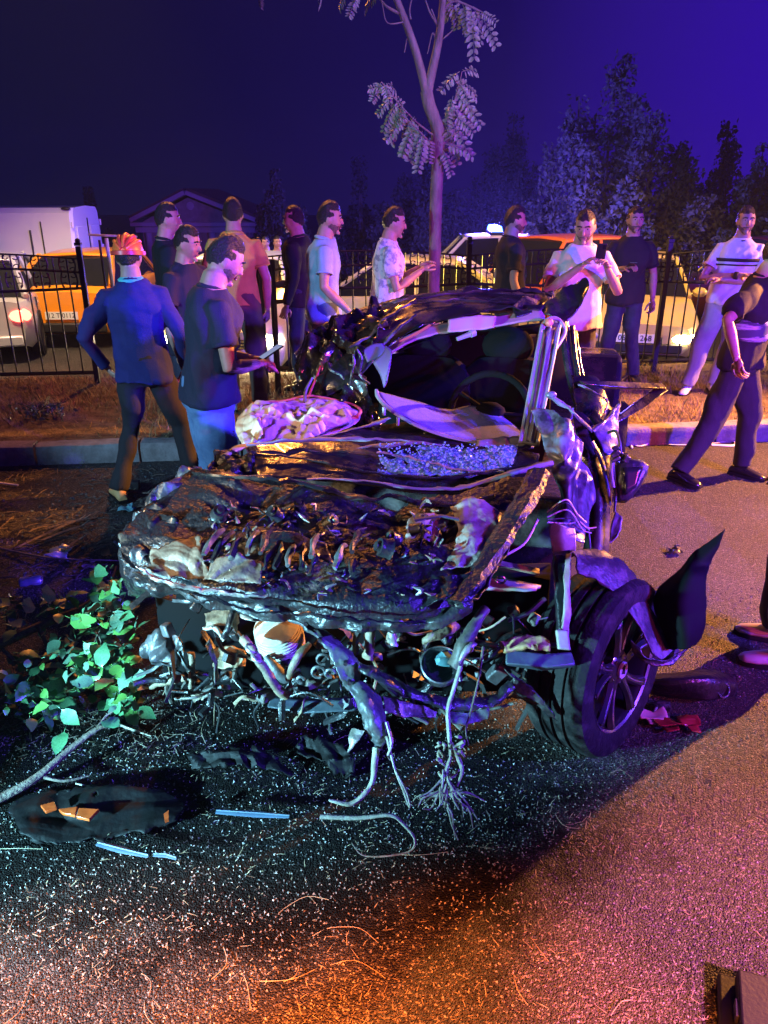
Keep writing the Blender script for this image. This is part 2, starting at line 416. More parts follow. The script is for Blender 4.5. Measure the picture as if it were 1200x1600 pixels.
# kerb: one stone after the other
kerb = thing('kerb', None, None, tuple(KERB0), 0, kind='structure')
def kerb_mesh(sd):
    rr = random.Random(sd); L = 0.79; mb = MB()
    prof = [(0.0, -0.05), (0.0, 0.115), (0.012, 0.145), (0.035, 0.155), (0.14, 0.158), (0.14, -0.05)]
    vs = []; n = 5
    for i in range(n):
        for (t, z) in prof:
            j = 0.006
            vs.append((-L / 2 + L * i / (n - 1), t + rr.uniform(-j, j), z + rr.uniform(-j, j) * (0 if z < 0 else 1)))
    k = len(prof); fs = []
    for i in range(n - 1):
        for a in range(k - 1): fs.append((i * k + a, i * k + a + 1, (i + 1) * k + a + 1, (i + 1) * k + a))
    fs += [tuple(range(k)), tuple((n - 1) * k + a for a in range(k - 1, -1, -1))]
    mb.add(vs, fs); return mb.mesh('kerb_stone', M_kerb, 30)
kms = [kerb_mesh(i) for i in range(4)]
for i in range(-18, 19):
    o = link('kerb_stone', kms[i % 4], None, kerb)
    p = KU * (i * 0.81 + 0.05) ; o.location = (p.x, p.y, random.uniform(-0.008, 0.008))
    o.rotation_euler = (random.uniform(-.02, .02), 0, math.atan2(KU.y, KU.x) + random.uniform(-.008, .008))

# ------------------------------------------------------------------ railing along the verge
def scroll_mesh():
    mb = MB(); pts = []
    for k in range(22):           # C scroll: spiral - back - spiral
        t = k / 21
        if t < .36:
            a = (1 - t / .36) * 1.5 * math.pi; r = .014 + .018 * (t / .36)
            pts.append((0.018 + r * math.cos(math.pi / 2 + a) * .9, 0, .045 + r * math.sin(math.pi / 2 + a)))
        elif t < .64:
            u = (t - .36) / .28; pts.append((.018 - .034 * math.sin(u * math.pi) ** .6 * .8, 0, .077 - .154 * u))
        else:
            u = (t - .64) / .36; a = u * 1.5 * math.pi; r = .032 - .018 * u
            pts.append((0.018 + r * math.cos(-math.pi / 2 - a) * .9, 0, -.045 + r * math.sin(-math.pi / 2 - a)))
    mb.tube(pts, 0.0055, 5); return mb.mesh('scroll', M_iron, 60)
SCROLL = scroll_mesh()
mbb = MB(); mbb.tube([(0, 0, 0), (0, 0, 1)], .0085, 6); BAR = mbb.mesh('bar', M_iron, 60)
def fence_run(label, s0, s1, npan, scrolls=True):
    root = thing('metal_fence', label, 'fence', tuple(fp(s0, 0, VZ)), 0, 'railing runs along the verge')
    W = (s1 - s0) / npan; ang = math.atan2(KU.y, KU.x)
    off = fp(s0, 0, VZ)
    def loc(s, z): return fp(s, 0, z) - off
    def arch(u, base, rise): return base + rise * math.sin(math.pi * u)
    for p in range(npan + 1):
        mb = MB(); mb.box((0, 0, .7), (.05, .05, 1.42)); mb.box((0, 0, 1.43), (.062, .062, .03)); mb.ell((0, 0, 1.46), (.028, .028, .028), n=8)
        o = mb.build('post', M_iron, root, 40); o.location = loc(s0 + W * p, VZ - .02); o.rotation_euler.z = ang
    for p in range(npan):
        a = s0 + W * p
        for (nm, base, rise, th, w2) in (('rail', .26, 0, .028, .03), ('rail', 1.12, -.03, .02, .022), ('rail', 1.27, .05, .016, .022), ('rail', 1.40, .06, .012, .018)):
            mb = MB(); pts = [loc(a + W * k / 12, arch(k / 12, base, rise)) for k in range(13)]
            mb.tube(pts, th * .7, 4, flat=1.0); mb.build('rail', M_iron, root, 40)
        nb = max(3, round(W / .137))
        for k in range(1, nb):
            u = k / nb; top = arch(u, 1.40, .06)
            o = link('bar', BAR, None, root); o.location = loc(a + W * u, .26); o.scale = (1, 1, top - .26); o.rotation_euler.z = ang
        if scrolls:
            for k in range(nb):
                u = (k + .5) / nb
                for (z, sc) in ((arch(u, 1.12, -.03) + arch(u, 1.27, .05), 1.0), (arch(u, 1.27, .05) + arch(u, 1.40, .06), .85)):
                    o = link('scroll', SCROLL, None, root); o.location = loc(a + W * u, z / 2)
                    o.rotation_euler = (0, 0 if k % 2 else math.pi, ang); o.scale = (W / nb / .085 * .85, 1, sc)
    return root
fence_run('black scrolled iron railing on the left in front of the orange taxi', -7.6, -3.05, 2)
fence_run('long black scrolled iron railing behind the standing men right of the gate opening', -1.28, 9.6, 5)
# gate leaf standing open at the gap: tall posts and two rails
gate = thing('open_gate', 'tall black gate posts with short rails in front of the lit headlights', 'gate', tuple(P(405, 592, 7.75)))
for (px, pt, pb, d, wd) in ((392, 372, 586, 7.85, .045), (406, 374, 596, 7.65, .065), (428, 405, 592, 7.7, .045)):
    a = P(px - 4, pt, d); b = P(px + 6, pb, d); b.z = VZ - .02
    mb = MB(); mb.tube([b, a], wd * .7, 4); mb.build('post', M_iron, gate, 30, True, .003)
for (x0, y0, x1, y1) in ((384, 424, 402, 430), (402, 438, 426, 440), (428, 445, 455, 440), (430, 472, 458, 468)):
    mb = MB(); mb.tube([P(x0, y0, 7.72), P(x1, y1, 7.72)], .022, 4); mb.build('rail', M_iron, gate, 30, True)
for px in (446,):
    mb = MB(); mb.tube([P(px, 446, 7.72), P(px + 6, 578, 7.72)], .009, 6); mb.build('bar', M_iron, gate, 30, True)

# tall frame of pale poles beside the white van
pf = thing('pole_frame', 'thin pale pole frame standing behind the helmeted man beside the white van', 'pole frame', tuple(P(168, 560, 9.3)))
M_pale = mat('pale_metal', (0.5, 0.5, 0.5), 0.45)
mb = MB(); a = P(166, 372, 9.3); b = a.copy(); b.z = -0.36; mb.tube([b, a], .022, 8); mb.build('pole', M_pale, pf, 40, True)
mb = MB(); a = P(155, 375, 9.3); b = a.copy(); b.z = -0.36; mb.tube([b, a], .014, 8); mb.build('pole', M_iron, pf, 40, True)
mb = MB(); mb.tube([P(138, 367, 9.3), P(214, 370, 9.3)], .012, 8); mb.build('crossbar', M_pale, pf, 40, True)

# ------------------------------------------------------------------ building with pediment far behind
def building():
    d = 34.0; c = P(304, 345, d); base = gz(c.x, c.y)
    root = thing('gabled_building', 'beige building with a classical triangular pediment far behind the crowd', 'building', (c.x, c.y, base))
    Mw = mat('beige_render', (0.42, 0.33, 0.25), .85, (0.30, .23, .17), 3); Mt = mat('cream_trim', (0.55, .47, .38), .8); Mr = mat('roof_tile', (0.12, .06, .045), .8)
    Md = mat('dark_window', (0.02, .02, .025), .15); Ml = mat('sign_letters', (0.12, .015, .02), .5)
    L = P(212, 347, d); Rr = P(398, 349, d); A = P(291, 304, d); A.x = (L.x + Rr.x) / 2 - .25; ez = L.z; hw = (Rr.x - L.x) / 2; cx = (Rr.x + L.x) / 2
    y = c.y
    def bx(nm, c_, s_, m_): mb = MB(); mb.box(c_, s_); return mb.build(nm, m_, root, 30, True)
    bx('wall', (cx, y + 3, (ez + base) / 2), (hw * 2 - .5, 6, ez - base), Mw)
    mb = MB(); mb.prism([(cx - hw + .25, y, ez), (cx + hw - .25, y, ez), (A.x, y, A.z - .12)], (0, .05, 0), (0, 6, 0)); mb.build('pediment', Mw, root, 30, True)
    for (x0, x1) in ((cx - hw - .1, A.x), (cx + hw + .1, A.x)):
        mb = MB(); dirv = Vector((x1 - x0, 0, A.z - ez)).normalized(); n = Vector((-dirv.z, 0, dirv.x)); n = n if n.z > 0 else -n
        p0 = Vector((x0, y, ez)); p1 = Vector((x1, y, A.z))
        mb.prism([p0, p1, p1 + n * .16, p0 + n * .16], (0, -.35, 0), (0, .06, 0)); mb.build('cornice', Mt, root, 30, True)
        mb = MB(); mb.prism([p0 + n * .162, p1 + n * .162, p1 + n * .26, p0 + n * .26], (0, -.25, 0), (0, 6.1, 0)); mb.build('roof', Mr, root, 30, True)
    bx('cornice', (cx, y - .12, ez - .08), (hw * 2 + .3, .38, .14), Mt); bx('architrave', (cx, y - .05, ez - .3), (hw * 2, .2, .2), Mt)
    for k in range(4):
        mb = MB(); x = cx - hw + .5 + k * (hw * 2 - 1) / 3; mb.tube([(x, y - .08, base), (x, y - .08, ez - .41)], [.16, .13], 12); mb.build('column', Mt, root, 50, True)
    for k in range(3):
        x = cx - hw + 1.25 + k * (hw * 2 - 2.5) / 2; w_ = bx('window', (x, y - .01, base + 1.5), (.7, .06, 1.1), Md)
        mb = MB(); mb.box((x, y - .06, base + .92), (.85, .12, .07)); mb.build('sill', Mt, w_, 30, True)
    mb = MB(); mb.lathe([(.0, 0), (.16, 0), (.16, .04), (.13, .05), (0, .05)], Matrix.Translation((A.x + .1, y + .04, ez + .62)) @ Matrix.Rotation(R(90), 4, 'X'), 20); mb.build('emblem', Mt, root, 40, True)
    pt = P(368, 342, d - .02)
    text_obj('lettering', 'inat', .26, Ml, Matrix.Translation((pt.x, y + .03, ez + .14)) @ Matrix.Rotation(R(90), 4, 'X'), root)
building()

# ------------------------------------------------------------------ trees
def leaf_mesh_into(mb, p, size, rr, mi=0):
    q = Quaternion((rr.gauss(0, 1), rr.gauss(0, 1), rr.gauss(0, 1), rr.gauss(0, 1))).normalized()
    vs = [p + q @ Vector(v) * size for v in ((0, -.5, 0), (.28, 0, .06), (0, .5, 0), (-.28, 0, .06))]
    mb.add(vs, [(0, 1, 2, 3)], mi)
M_leafdark = mat('dark_leaf', (0.055, 0.075, 0.04), .6, (0.03, .045, .025), 3)
M_leafpale = mat('pale_leaf', (0.12, 0.12, 0.09), .6, (0.06, .065, .04), 2, spec=.2)
M_conif = mat('conifer_needle', (0.05, 0.055, 0.045), .7, (0.025, .03, .022), 3)
M_barkd = mat('dark_bark', (0.07, .055, .045), .9, bump=.4)
def plume_tree(name, label, cat, px, d, ptop, wpx, limbs, leaf, dens, m, seed, fan=1.0, low=.15, group='trees beyond the far road', droop=0.0):
    rr = random.Random(seed); c = P(px, 400, d); base = gz(c.x, c.y); top = P(px, ptop, d).z; H = top - base
    hw = wpx / 1200 * d * .93 / 2
    root = thing(name, label, cat, (c.x, c.y, base), 0, group)
    tb = MB(); tb.tube([(0, 0, -.1), (.05, 0, H * .3), (0, .05, H * .8)], [H * .03, H * .022, H * .006], 9, smooth=4)
    cb = MB()
    for i in range(limbs):
        a = rr.uniform(0, 2 * math.pi); u = (i + .5) / limbs
        rad = hw * math.sqrt(rr.random()) * fan
        z0 = H * (low + .25 * rr.random() * u); hh = H * (1.0 - .8 * (rad / hw) ** 1.6 / fan) * rr.uniform(.86, 1.0)
        if i == 0: rad = 0.05; hh = H
        p0 = Vector((0, 0, z0)); p2 = Vector((rad * math.cos(a), rad * math.sin(a), hh)); p1 = Vector((p2.x * .8, p2.y * .8, z0 + (hh - z0) * .38))
        pts = catmull([p0, p1, p2], 8)
        tb.tube(pts, [H * .012, H * .003], 5)
        nl = int(6.0 * dens * (0.4 + 0.6 * hh / H))
        for k in range(nl):
            t = rr.random() ** .75; q = interp(pts, t * .999)
            w_ = (.10 + .13 * (1 - t)) * H * .45 * rr.random() ** .6; an = rr.uniform(0, 6.28)
            q = q + Vector((math.cos(an) * w_, math.sin(an) * w_, rr.uniform(-.05, .02) * H * .6 - droop * w_))
            if noise.noise(q * 2.1 + Vector((seed, 0, 0))) < -.34: continue
            leaf_mesh_into(cb, q, leaf * rr.uniform(.4, 1.0), rr)
    tb.build('trunk', M_barkd, root, 60); cb.build('crown', m, root, 0)
    return root
plume_tree('leafy_tree', 'tall upright leafy tree with many plume branches on the right behind the men', 'tree', 948, 22, 84, 390, 60, .20, 190, M_leafpale, 3, low=.12)
plume_tree('conifer', 'dark feathery conifer directly behind the slim roadside tree', 'tree', 660, 25, 185, 230, 30, .17, 260, M_conif, 5, low=.1)
plume_tree('conifer', 'dark pointed conifer between the slim roadside tree and the tall leafy tree', 'tree', 790, 27, 178, 200, 26, .17, 260, M_conif, 6, low=.1)
plume_tree('leafy_tree', 'low dark bushy tree at the right edge behind the man in the striped shirt', 'tree', 1165, 21, 225, 360, 40, .20, 180, M_leafdark, 8, low=.1, fan=1.0)
plume_tree('leafy_tree', 'distant rounded tree crown above the low bushy tree at right', 'tree', 1110, 33, 190, 210, 26, .26, 220, M_leafdark, 9, low=.2)
plume_tree('conifer', 'small dusky shrub tree left of the conifers behind the bearded man', 'tree', 440, 23, 264, 170, 22, .15, 240, M_conif, 10, low=.1)
plume_tree('conifer', 'dark conifer behind the man in the patterned shirt', 'tree', 565, 26, 245, 170, 20, .16, 240, M_conif, 11, low=.1)
plume_tree('leafy_tree', 'bushy dark tree closing the view behind the police car', 'tree', 860, 30, 290, 420, 36, .25, 220, M_leafdark, 12, low=.05)
plume_tree('leafy_tree', 'dim low tree far off between the white van and the gabled building', 'tree', 150, 36, 290, 110, 16, .24, 200, M_leafdark, 14, low=.05)
plume_tree('leafy_tree', 'wide low dark bush on the far right beyond the parked cars', 'tree', 1040, 24, 300, 200, 20, .2, 200, M_leafdark, 15, low=.05)

# slim roadside tree with compound leaves
def slim_tree():
    d = 7.55; b0 = P(677, 500, d); b0.z = VZ
    root = thing('slim_tree', 'slim roadside tree with forked pale trunk and hanging compound leaves', 'tree', (b0.x, b0.y, VZ))
    rr = random.Random(21)
    def T(px, py, dd=0.0): return P(px, py, d + dd)
    mb = MB()
    mb.tube([b0 - Vector((0, 0, .05)), T(678, 440), T(680, 380), T(681, 320), T(684, 260), T(685, 222), T(683, 198), T(672, 168), T(666, 142)],
            [.06, .056, .055, .056, .054, .064, .056, .054, .052], 12, smooth=5)
    mb.build('trunk', M_bark, root, 60, True)
    limbs = [([T(668, 150), T(660, 118), T(648, 75), T(632, 30), T(612, -20)], [.043, .036, .033, .03, .026]),
             ([T(667, 148), T(675, 112), T(684, 70), T(690, 25), T(694, -30)], [.043, .038, .034, .03, .026]),
             ([T(626, 22), T(604, 10), T(590, -6, .1)], [.014, .01, .008]), ([T(634, 34), T(606, 36, -.1), T(598, 10, -.1), T(595, -10, -.1)], [.006, .005, .004, .004]),
             ([T(642, 30), T(640, 16), T(644, -5)], [.008, .006, .005]), ([T(684, 40), T(672, 20), T(664, -2)], [.01, .007, .006]), ([T(682, 66), T(676, 52), T(668, 84)], [.008, .005, .004]),
             ([T(693, 60), T(706, 48), T(712, 36)], [.006, .004, .004]), ([T(636, 60), T(632, 82)], [.006, .004]), ([T(686, 44), T(674, 14)], [.007, .005]),
             ([T(690, 20), T(708, 2), T(735, 10), T(752, 18)], [.014, .01, .007, .005])]
    for pts, rad in limbs:
        mb = MB(); mb.tube(pts, rad, 8, smooth=5); mb.build('branch', M_bark, root, 60, True)
    Ml = mat('tree_leaf', (0.28, .29, .20), .45, (0.16, .18, .11), 8)
    def frond_mesh(sd):
        r2 = random.Random(sd); mb = MB(); L = .34; n = r2.randint(7, 9)
        ax = [Vector((0, L * t, -.09 * t * t * (1 + .5 * r2.random()))) for t in [k / 8 for k in range(9)]]
        mb.tube(ax, [.003, .0015], 4)
        for k in range(n):
            t = .15 + .82 * k / (n - 1); p = interp(ax, t)
            for s_ in (-1, 1):
                l = .075 * r2.uniform(.8, 1.15) * (1.1 - .35 * abs(t - .5)); wd = .017 * r2.uniform(.85, 1.2)
                di = Vector((s_ * .85, .5, -r2.uniform(.15, .9))).normalized(); side = di.cross(Vector((0, 0, 1))).normalized(); up = side.cross(di)
                pts = [p + di * .006, p + di * l * .3 + side * wd, p + di * l * .72 + side * wd * .95, p + di * l, p + di * l * .72 - side * wd * .95, p + di * l * .3 - side * wd, ]
                mid = p + di * l * .5 - up * .006
                mb.add(pts + [mid], [(i, (i + 1) % 6, 6) for i in range(6)])
        di = Vector((0, .8, -.5)).normalized()
        return mb.mesh('leaf', Ml, 0)
    FM = [frond_mesh(i) for i in range(6)]
    def fronds(lst):
        for (x0, y0, x1, y1, dd) in lst:
            a = T(x0, y0, dd); b = T(x1, y1, dd + rr.uniform(-.12, .12)); v = b - a
            o = link('leaf', rr.choice(FM), None, root); o.location = a - root.location
            yq = v.normalized(); zax = Vector((rr.uniform(-.3, .3), -1.0, .6)); xq = yq.cross(zax).normalized(); zq = xq.cross(yq)
            o.rotation_euler = Matrix((xq, yq, zq)).transposed().to_euler(); s_ = v.length / .36; o.scale = (s_ ** .3 * 1.0, s_, s_ ** .3)
    stems = [[T(682, 215), T(650, 190, -.15), T(622, 160, -.2), T(596, 128, -.25)], [T(684, 235), T(660, 210, -.2), T(640, 190, -.25), T(628, 180, -.3)],
             [T(688, 200), T(705, 170, .1), T(715, 140, .12), T(722, 112, .15)], [T(686, 225), T(704, 214, -.1), T(716, 205, -.1)], [T(750, 18), T(722, 4), T(700, -8)]]
    for pts in stems:
        mb = MB(); mb.tube(pts, [.008, .004], 6, smooth=4); mb.build('branch', M_bark, root, 60, True)
    fronds([(612, 140, 585, 128, -.2), (600, 130, 612, 150, -.25), (615, 148, 584, 170, -.2), (622, 158, 590, 200, -.2), (630, 165, 597, 222, -.25), (622, 150, 640, 190, -.2), (634, 172, 610, 196, -.3),
            (648, 182, 620, 214, -.2), (650, 185, 628, 236, -.15), (655, 195, 622, 245, -.2), (660, 205, 640, 250, -.2), (664, 210, 652, 262, -.2), (672, 215, 668, 255, -.15), (640, 178, 600, 206, -.15),
            (606, 130, 630, 140, -.2), (596, 128, 584, 150, -.2),
            (722, 112, 752, 102, .15), (718, 112, 690, 130, .1), (715, 125, 755, 142, .15), (718, 130, 740, 165, .1), (712, 140, 748, 186, .1), (708, 150, 698, 190, .05), (705, 160, 728, 205, .1), (702, 168, 692, 215, -.1),
            (715, 150, 757, 186, .1), (700, 185, 740, 238, 0.0), (698, 200, 712, 240, -.1), (696, 225, 740, 232, -.1), (692, 235, 712, 268, -.1), (710, 180, 742, 200, 0.0), (704, 205, 722, 262, 0), (720, 120, 725, 150, .1), (708, 165, 690, 175, -.1),
            (700, -5, 708, 40, .1), (712, 0, 722, 50, .1), (722, 4, 740, 60, .05), (735, 10, 748, 84, 0), (745, 14, 782, 68, 0), (752, 18, 774, 24, 0), (728, 6, 728, 40, -.1), (740, 10, 760, 60, 0), (700, 0, 724, 30, 0),
            (560, -8, 545, 12, 0), (540, -8, 520, 8, 0), (590, -10, 560, 4, .1), (500, -10, 512, 6, 0), (410, -12, 400, 4, .1)])
slim_tree()
# ================================================================== VEHICLES behind the railing
def paint(name, c, rough=.3): return mat('paint_' + name, c, rough, coat=.6)
M_glass = mat('car_glass', (0.012, 0.013, 0.016), .06, spec=.6)
M_black = mat('black_plastic', (0.012, 0.012, 0.013), .5, bump=.08, bscale=90)
M_tyre = mat('tyre_rubber', (0.008, 0.008, 0.008), .8, bump=.2, bscale=70, spec=.2)
M_rim = mat('alloy', (0.45, 0.45, 0.46), .3, metal=.9)
M_chrome = mat('chrome', (0.6, 0.6, 0.6), .15, metal=1.0)
M_plate = mat('plate_white', (0.75, .75, .73), .4)
M_ink = mat('plate_ink', (0.01, .01, .01), .6)
M_lampoff = mat('lamp_lens', (0.55, .55, .55), .12, spec=.7)
M_lampon = mat('lamp_lit', (0.8, .8, .8), .3, emit=(1.0, .78, .42), estr=70.0)
M_tailoff = mat('tail_lens', (0.22, .008, .01), .2)
M_tailon = mat('tail_lit', (0.4, .01, .01), .3, emit=(1.0, .05, .03), estr=22.0)
M_seam = mat('panel_gap', (0.006, .006, .006), .8)
_wheel_cache = {}
def std_wheel(parent, c, r, wd, side):
    """small road wheel: tyre, rim"""
    key = (round(r, 3), round(wd, 3))
    if key not in _wheel_cache:
        Mx = Matrix.Rotation(R(-90), 4, 'X')
        t = MB(); t.lathe([(r * .62, -wd / 2), (r * .93, -wd / 2), (r, -wd * .32), (r, wd * .32), (r * .93, wd / 2), (r * .62, wd / 2)], Mx, 24, closed=True)
        rim = MB(); rim.lathe([(0, wd * .36), (r * .12, wd * .37), (r * .14, wd * .30)], Mx, 24); rim.lathe([(r * .62, wd * .48), (r * .56, wd * .40), (r * .55, -wd * .4)], Mx, 24)
        for k in range(5):
            a = 2 * math.pi * k / 5; Mr = Mx @ Matrix.Rotation(a, 4, 'Z')
            q = MB(); q.box((r * .33, 0, wd * .31), (r * .5, r * .12, .02)); rim.add([Mr @ v for v in q.v], q.f)
        _wheel_cache[key] = (t.mesh('tyre', M_tyre, 40), rim.mesh('rim', M_rim, 40))
    tm, rm = _wheel_cache[key]
    e = link('wheel', tm, None, parent); e.location = c; e.rotation_euler = (0, 0, 0 if side > 0 else math.pi)
    link('rim', rm, None, e)
    return e
def car(name, label, cat, px, d, heading, L, W, H, pm, top, cab, plate=None, lit=(False, False), tail_lit=False, z0=None, group=None, roof_m=None, ride=.17, gm=None):
    """px,d: where the car's middle stands. heading: direction of its nose (0 = away from the photographer).
       top: [(x, z)] deck line of the lower body, nose at +L/2; cab: (x windscreen base, x roof front, x roof rear, x rear window base)"""
    gm = gm or M_glass
    c = P(px, 400, d); z0 = gz(c.x, c.y) if z0 is None else z0
    root = thing(name, label, cat, (c.x, c.y, z0), heading + R(90), group)
    n = 26; vs = []; ring = None
    def deck(x):
        for i in range(len(top) - 1):
            if top[i][0] <= x <= top[i + 1][0]: t = (x - top[i][0]) / (top[i + 1][0] - top[i][0]); return top[i][1] + (top[i + 1][1] - top[i][1]) * t
        return top[-1][1] if x > top[-1][0] else top[0][1]
    for i in range(n + 1):
        x = -L / 2 + L * i / n; u = abs(2 * i / n - 1); end = max(0, (u - .82) / .18); hw = W / 2 * (1 - .16 * end ** 2); zt = deck(x); zb = ride + .10 * end; zm = (zb + zt) * .52
        xx = x + (0 if end == 0 else 0)
        half = [(0, zb), (hw * .86, zb), (hw * .97, zb + .10), (hw, zm), (hw * .975, zt - .10), (hw * .93, zt - .025), (hw * .80, zt), (0, zt + .025)]
        ring = half + [(-y, z) for y, z in reversed(half[1:-1])]
        bulge = end ** 2 * .0
        for y, z in ring: vs.append((xx - (x / abs(x) if x else 0) * end * .06 * (abs(z - zm) / max(.01, zt - zb)) * 2, y, z))
    k = len(ring); fs = []
    for i in range(n):
        for a in range(k): fs.append((i * k + a, i * k + (a + 1) % k, (i + 1) * k + (a + 1) % k, (i + 1) * k + a))
    fs += [tuple(range(k)), tuple(n * k + a for a in range(k))]
    mb = MB(); mb.add(vs, fs); mb.build('body', pm, root, 38)
    x1, x2, x3, x4 = cab; zb1, zb4 = deck(x1) + .005, deck(x4) + .005; wb, wt = W / 2 * .90, W / 2 * .70; zr = H
    B = [(x1, wb, zb1), (x1, -wb, zb1), (x4, -wb, zb4), (x4, wb, zb4)]; T = [(x2, wt, zr - .03), (x2, -wt, zr - .03), (x3, -wt, zr - .03), (x3, wt, zr - .03)]
    B = [Vector(v) for v in B]; T = [Vector(v) for v in T]
    def pane(nm, q):
        mb = MB(); a, b_, c_, d_ = q; mb.add([a, b_, c_, d_], [(0, 1, 2, 3)]); o = mb.build(nm, gm, root, 0); s = o.modifiers.new('s', 'SOLIDIFY'); s.thickness = .006; return o
    pane('windscreen', (B[0], B[1], T[1], T[0])); pane('rear_window', (B[2], B[3], T[3], T[2]))
    xm = (x2 + x3) / 2
    for s in (0, 1):
        b0, b1, t0, t1 = (B[0], B[3], T[0], T[3]) if s == 0 else (B[1], B[2], T[1], T[2])
        bm_ = b0 + (b1 - b0) * ((xm - b0.x) / (b1.x - b0.x)); tm = t0 + (t1 - t0) * ((xm - t0.x) / (t1.x - t0.x))
        pane('side_window', (b0, bm_, tm, t0)); pane('side_window', (bm_, b1, t1, tm))
        for (p, q, r_) in ((b0, t0, .035), (bm_, tm, .035), (b1, t1, .05)):
            mb = MB(); mb.tube([p, p + (q - p) * .5 + Vector((0, .012 * (1 if p.y > 0 else -1), 0)), q], r_, 6); mb.build('pillar', roof_m or pm, root, 50)
    mb = MB()
    vs = []; n2 = 8
    for i in range(n2 + 1):
        u = i / n2; x = x2 + .05 + (x3 - x2 - .1) * u; h = zr + .035 * math.sin(math.pi * u) - .02
        for (yy, dz) in ((1.05, -.03), (.92, .0), (0, .025), (-.92, .0), (-1.05, -.03)): vs.append((x, wt * yy, h + dz))
    mb.add(vs, [(i * 5 + a, i * 5 + a + 1, (i + 1) * 5 + a + 1, (i + 1) * 5 + a) for i in range(n2) for a in range(4)])
    o = mb.build('roof', roof_m or pm, root, 60); s = o.modifiers.new('s', 'SOLIDIFY'); s.thickness = .03
    r = .32
    for x in (L / 2 - .82, -L / 2 + .80):
        for s in (1, -1):
            mb = MB(); mb.lathe([(0, 0), (r * 1.14, 0), (r * 1.14, .02), (0, .02)], Matrix.Translation((x, s * (W / 2 - .012), r)) @ Matrix.Rotation(R(-90 * s), 4, 'X'), 24); mb.build('wheel_arch', M_seam, root, 40)
            std_wheel(root, (x, s * (W / 2 - .085), r), r, .2, s)
    zn = deck(L / 2 - .1); zt_ = deck(-L / 2 + .1)
    for s in (1, -1):
        mb = MB(); mb.ell((L / 2 - .10, s * (W / 2 - .24), zn - .16), (.11, .20, .085), n=12); mb.build('headlight', M_lampon if lit[0 if s > 0 else 1] else M_lampoff, root, 60)
        mb = MB(); mb.ell((-L / 2 + .10, s * (W / 2 - .20), zt_ - .20), (.11, .17, .11), n=12); mb.build('tail_light', M_tailon if tail_lit else M_tailoff, root, 60)
        mb = MB(); mb.ell((x1 - .12, s * (W / 2 + .06), zb1 + .06), (.07, .11, .075), n=10); mb.build('mirror', pm, root, 60)
        for xs in (x1 - .12, xm, x4 + .55 if x4 + .55 < xm - .4 else xm - .9):
            mb = MB(); mb.box((xs, s * W / 2 * .985, (ride + deck(xs)) / 2 + .05), (.012, .03, deck(xs) - ride - .25)); mb.build('door_gap', M_seam, root, 0)
        for xs in (xm + .12, xm - .80):
            mb = MB(); mb.box((xs, s * W / 2 * .995, deck(xs) - .16), (.18, .035, .03)); mb.build('door_handle', pm, root, 30, bevel=.006)
    mb = MB(); mb.box((L / 2 - .005, 0, zn - .20), (.05, W * .42, .12)); g = mb.build('grille', M_black, root, 30, bevel=.01)
    for k in range(3):
        mb = MB(); mb.box((L / 2 + .024, 0, zn - .24 + .04 * k), (.012, W * .40, .010)); mb.build('grille_slat', M_chrome, g, 30)
    mb = MB(); mb.box((L / 2 - .02, 0, .36), (.08, W * .72, .13)); mb.build('air_intake', M_black, root, 30, bevel=.02)
    mb = MB(); mb.box((-L / 2 + .02, 0, .34), (.07, W * .80, .16)); mb.build('bumper', M_black if not tail_lit else pm, root, 30, bevel=.03)
    if plate:
        for (front, z) in ((1, .50), (0, zt_ - .42)):
            x = L / 2 + .035 if front else -L / 2 - .012
            mb = MB(); mb.box((x, 0, z), (.012, .52, .12)); pl = mb.build('number_plate', M_plate, root, 30)
            Mt = Matrix.Translation((x + (.008 if front else -.008), 0, z)) @ Matrix.Rotation(R(90 if front else -90), 4, 'Z') @ Matrix.Rotation(R(90), 4, 'X')
            text_obj('lettering', plate, .105, M_ink, Mt, pl, world=False)
    return root
SEDAN = [(-2.3, .82), (-2.1, .92), (-1.35, .95), (0.9, .92), (1.2, .88), (2.1, .74), (2.3, .62)]
HATCH = [(-2.1, .90), (-1.9, .96), (0.7, .95), (1.0, .92), (1.8, .80), (2.05, .66)]
P_white = paint('white', (.72, .72, .72)); P_orange = paint('taxi_orange', (.82, .30, .012)); P_silver = paint('silver', (.42, .42, .44), .25)
P_cream = paint('cream', (.66, .56, .34)); P_red = paint('dark_red', (.06, .008, .008)); P_grey = paint('grey', (.08, .08, .09)); P_rorange = paint('red_orange', (.62, .13, .03))
car('taxi', 'orange taxi seen from behind through the left railing', 'taxi', 152, 14.9, R(2), 4.4, 1.72, 1.42, P_orange,
    [(-2.2, .88), (-2.1, .96), (-1.3, 1.0), (.9, .95), (1.2, .9), (2.0, .76), (2.2, .64)], (1.15, .55, -1.15, -1.95), '12 T 0112')
car('silver_car', 'silver car with its red tail light lit at the far left edge', 'car', -30, 13.4, R(18), 4.4, 1.76, 1.46, P_silver, HATCH, (.95, .3, -1.3, -1.95), None, tail_lit=True)
hc_ = car('headlit_car', 'white car facing us with blazing headlight behind the open gate', 'car', 374, 12.3, R(181), 4.4, 1.8, 1.5, P_white, SEDAN, (1.0, .2, -1.1, -1.9), '34 FN 209', lit=(True, True))
car('cream_car', 'cream sedan parked side-on behind the slim tree and railing', 'car', 622, 12.9, R(84), 4.5, 1.76, 1.42, P_cream, SEDAN, (1.05, .3, -1.0, -1.75), None)
car('white_car', 'white car facing us with lit headlight behind the railing at right', 'car', 992, 13.0, R(180 - 14), 4.4, 1.78, 1.45, paint('lit_yellow_white', (.60, .46, .20)), HATCH, (.95, .15, -1.25, -1.95), '06 DE 268', lit=(True, False))  # white body; the yellow light on it is put into the paint
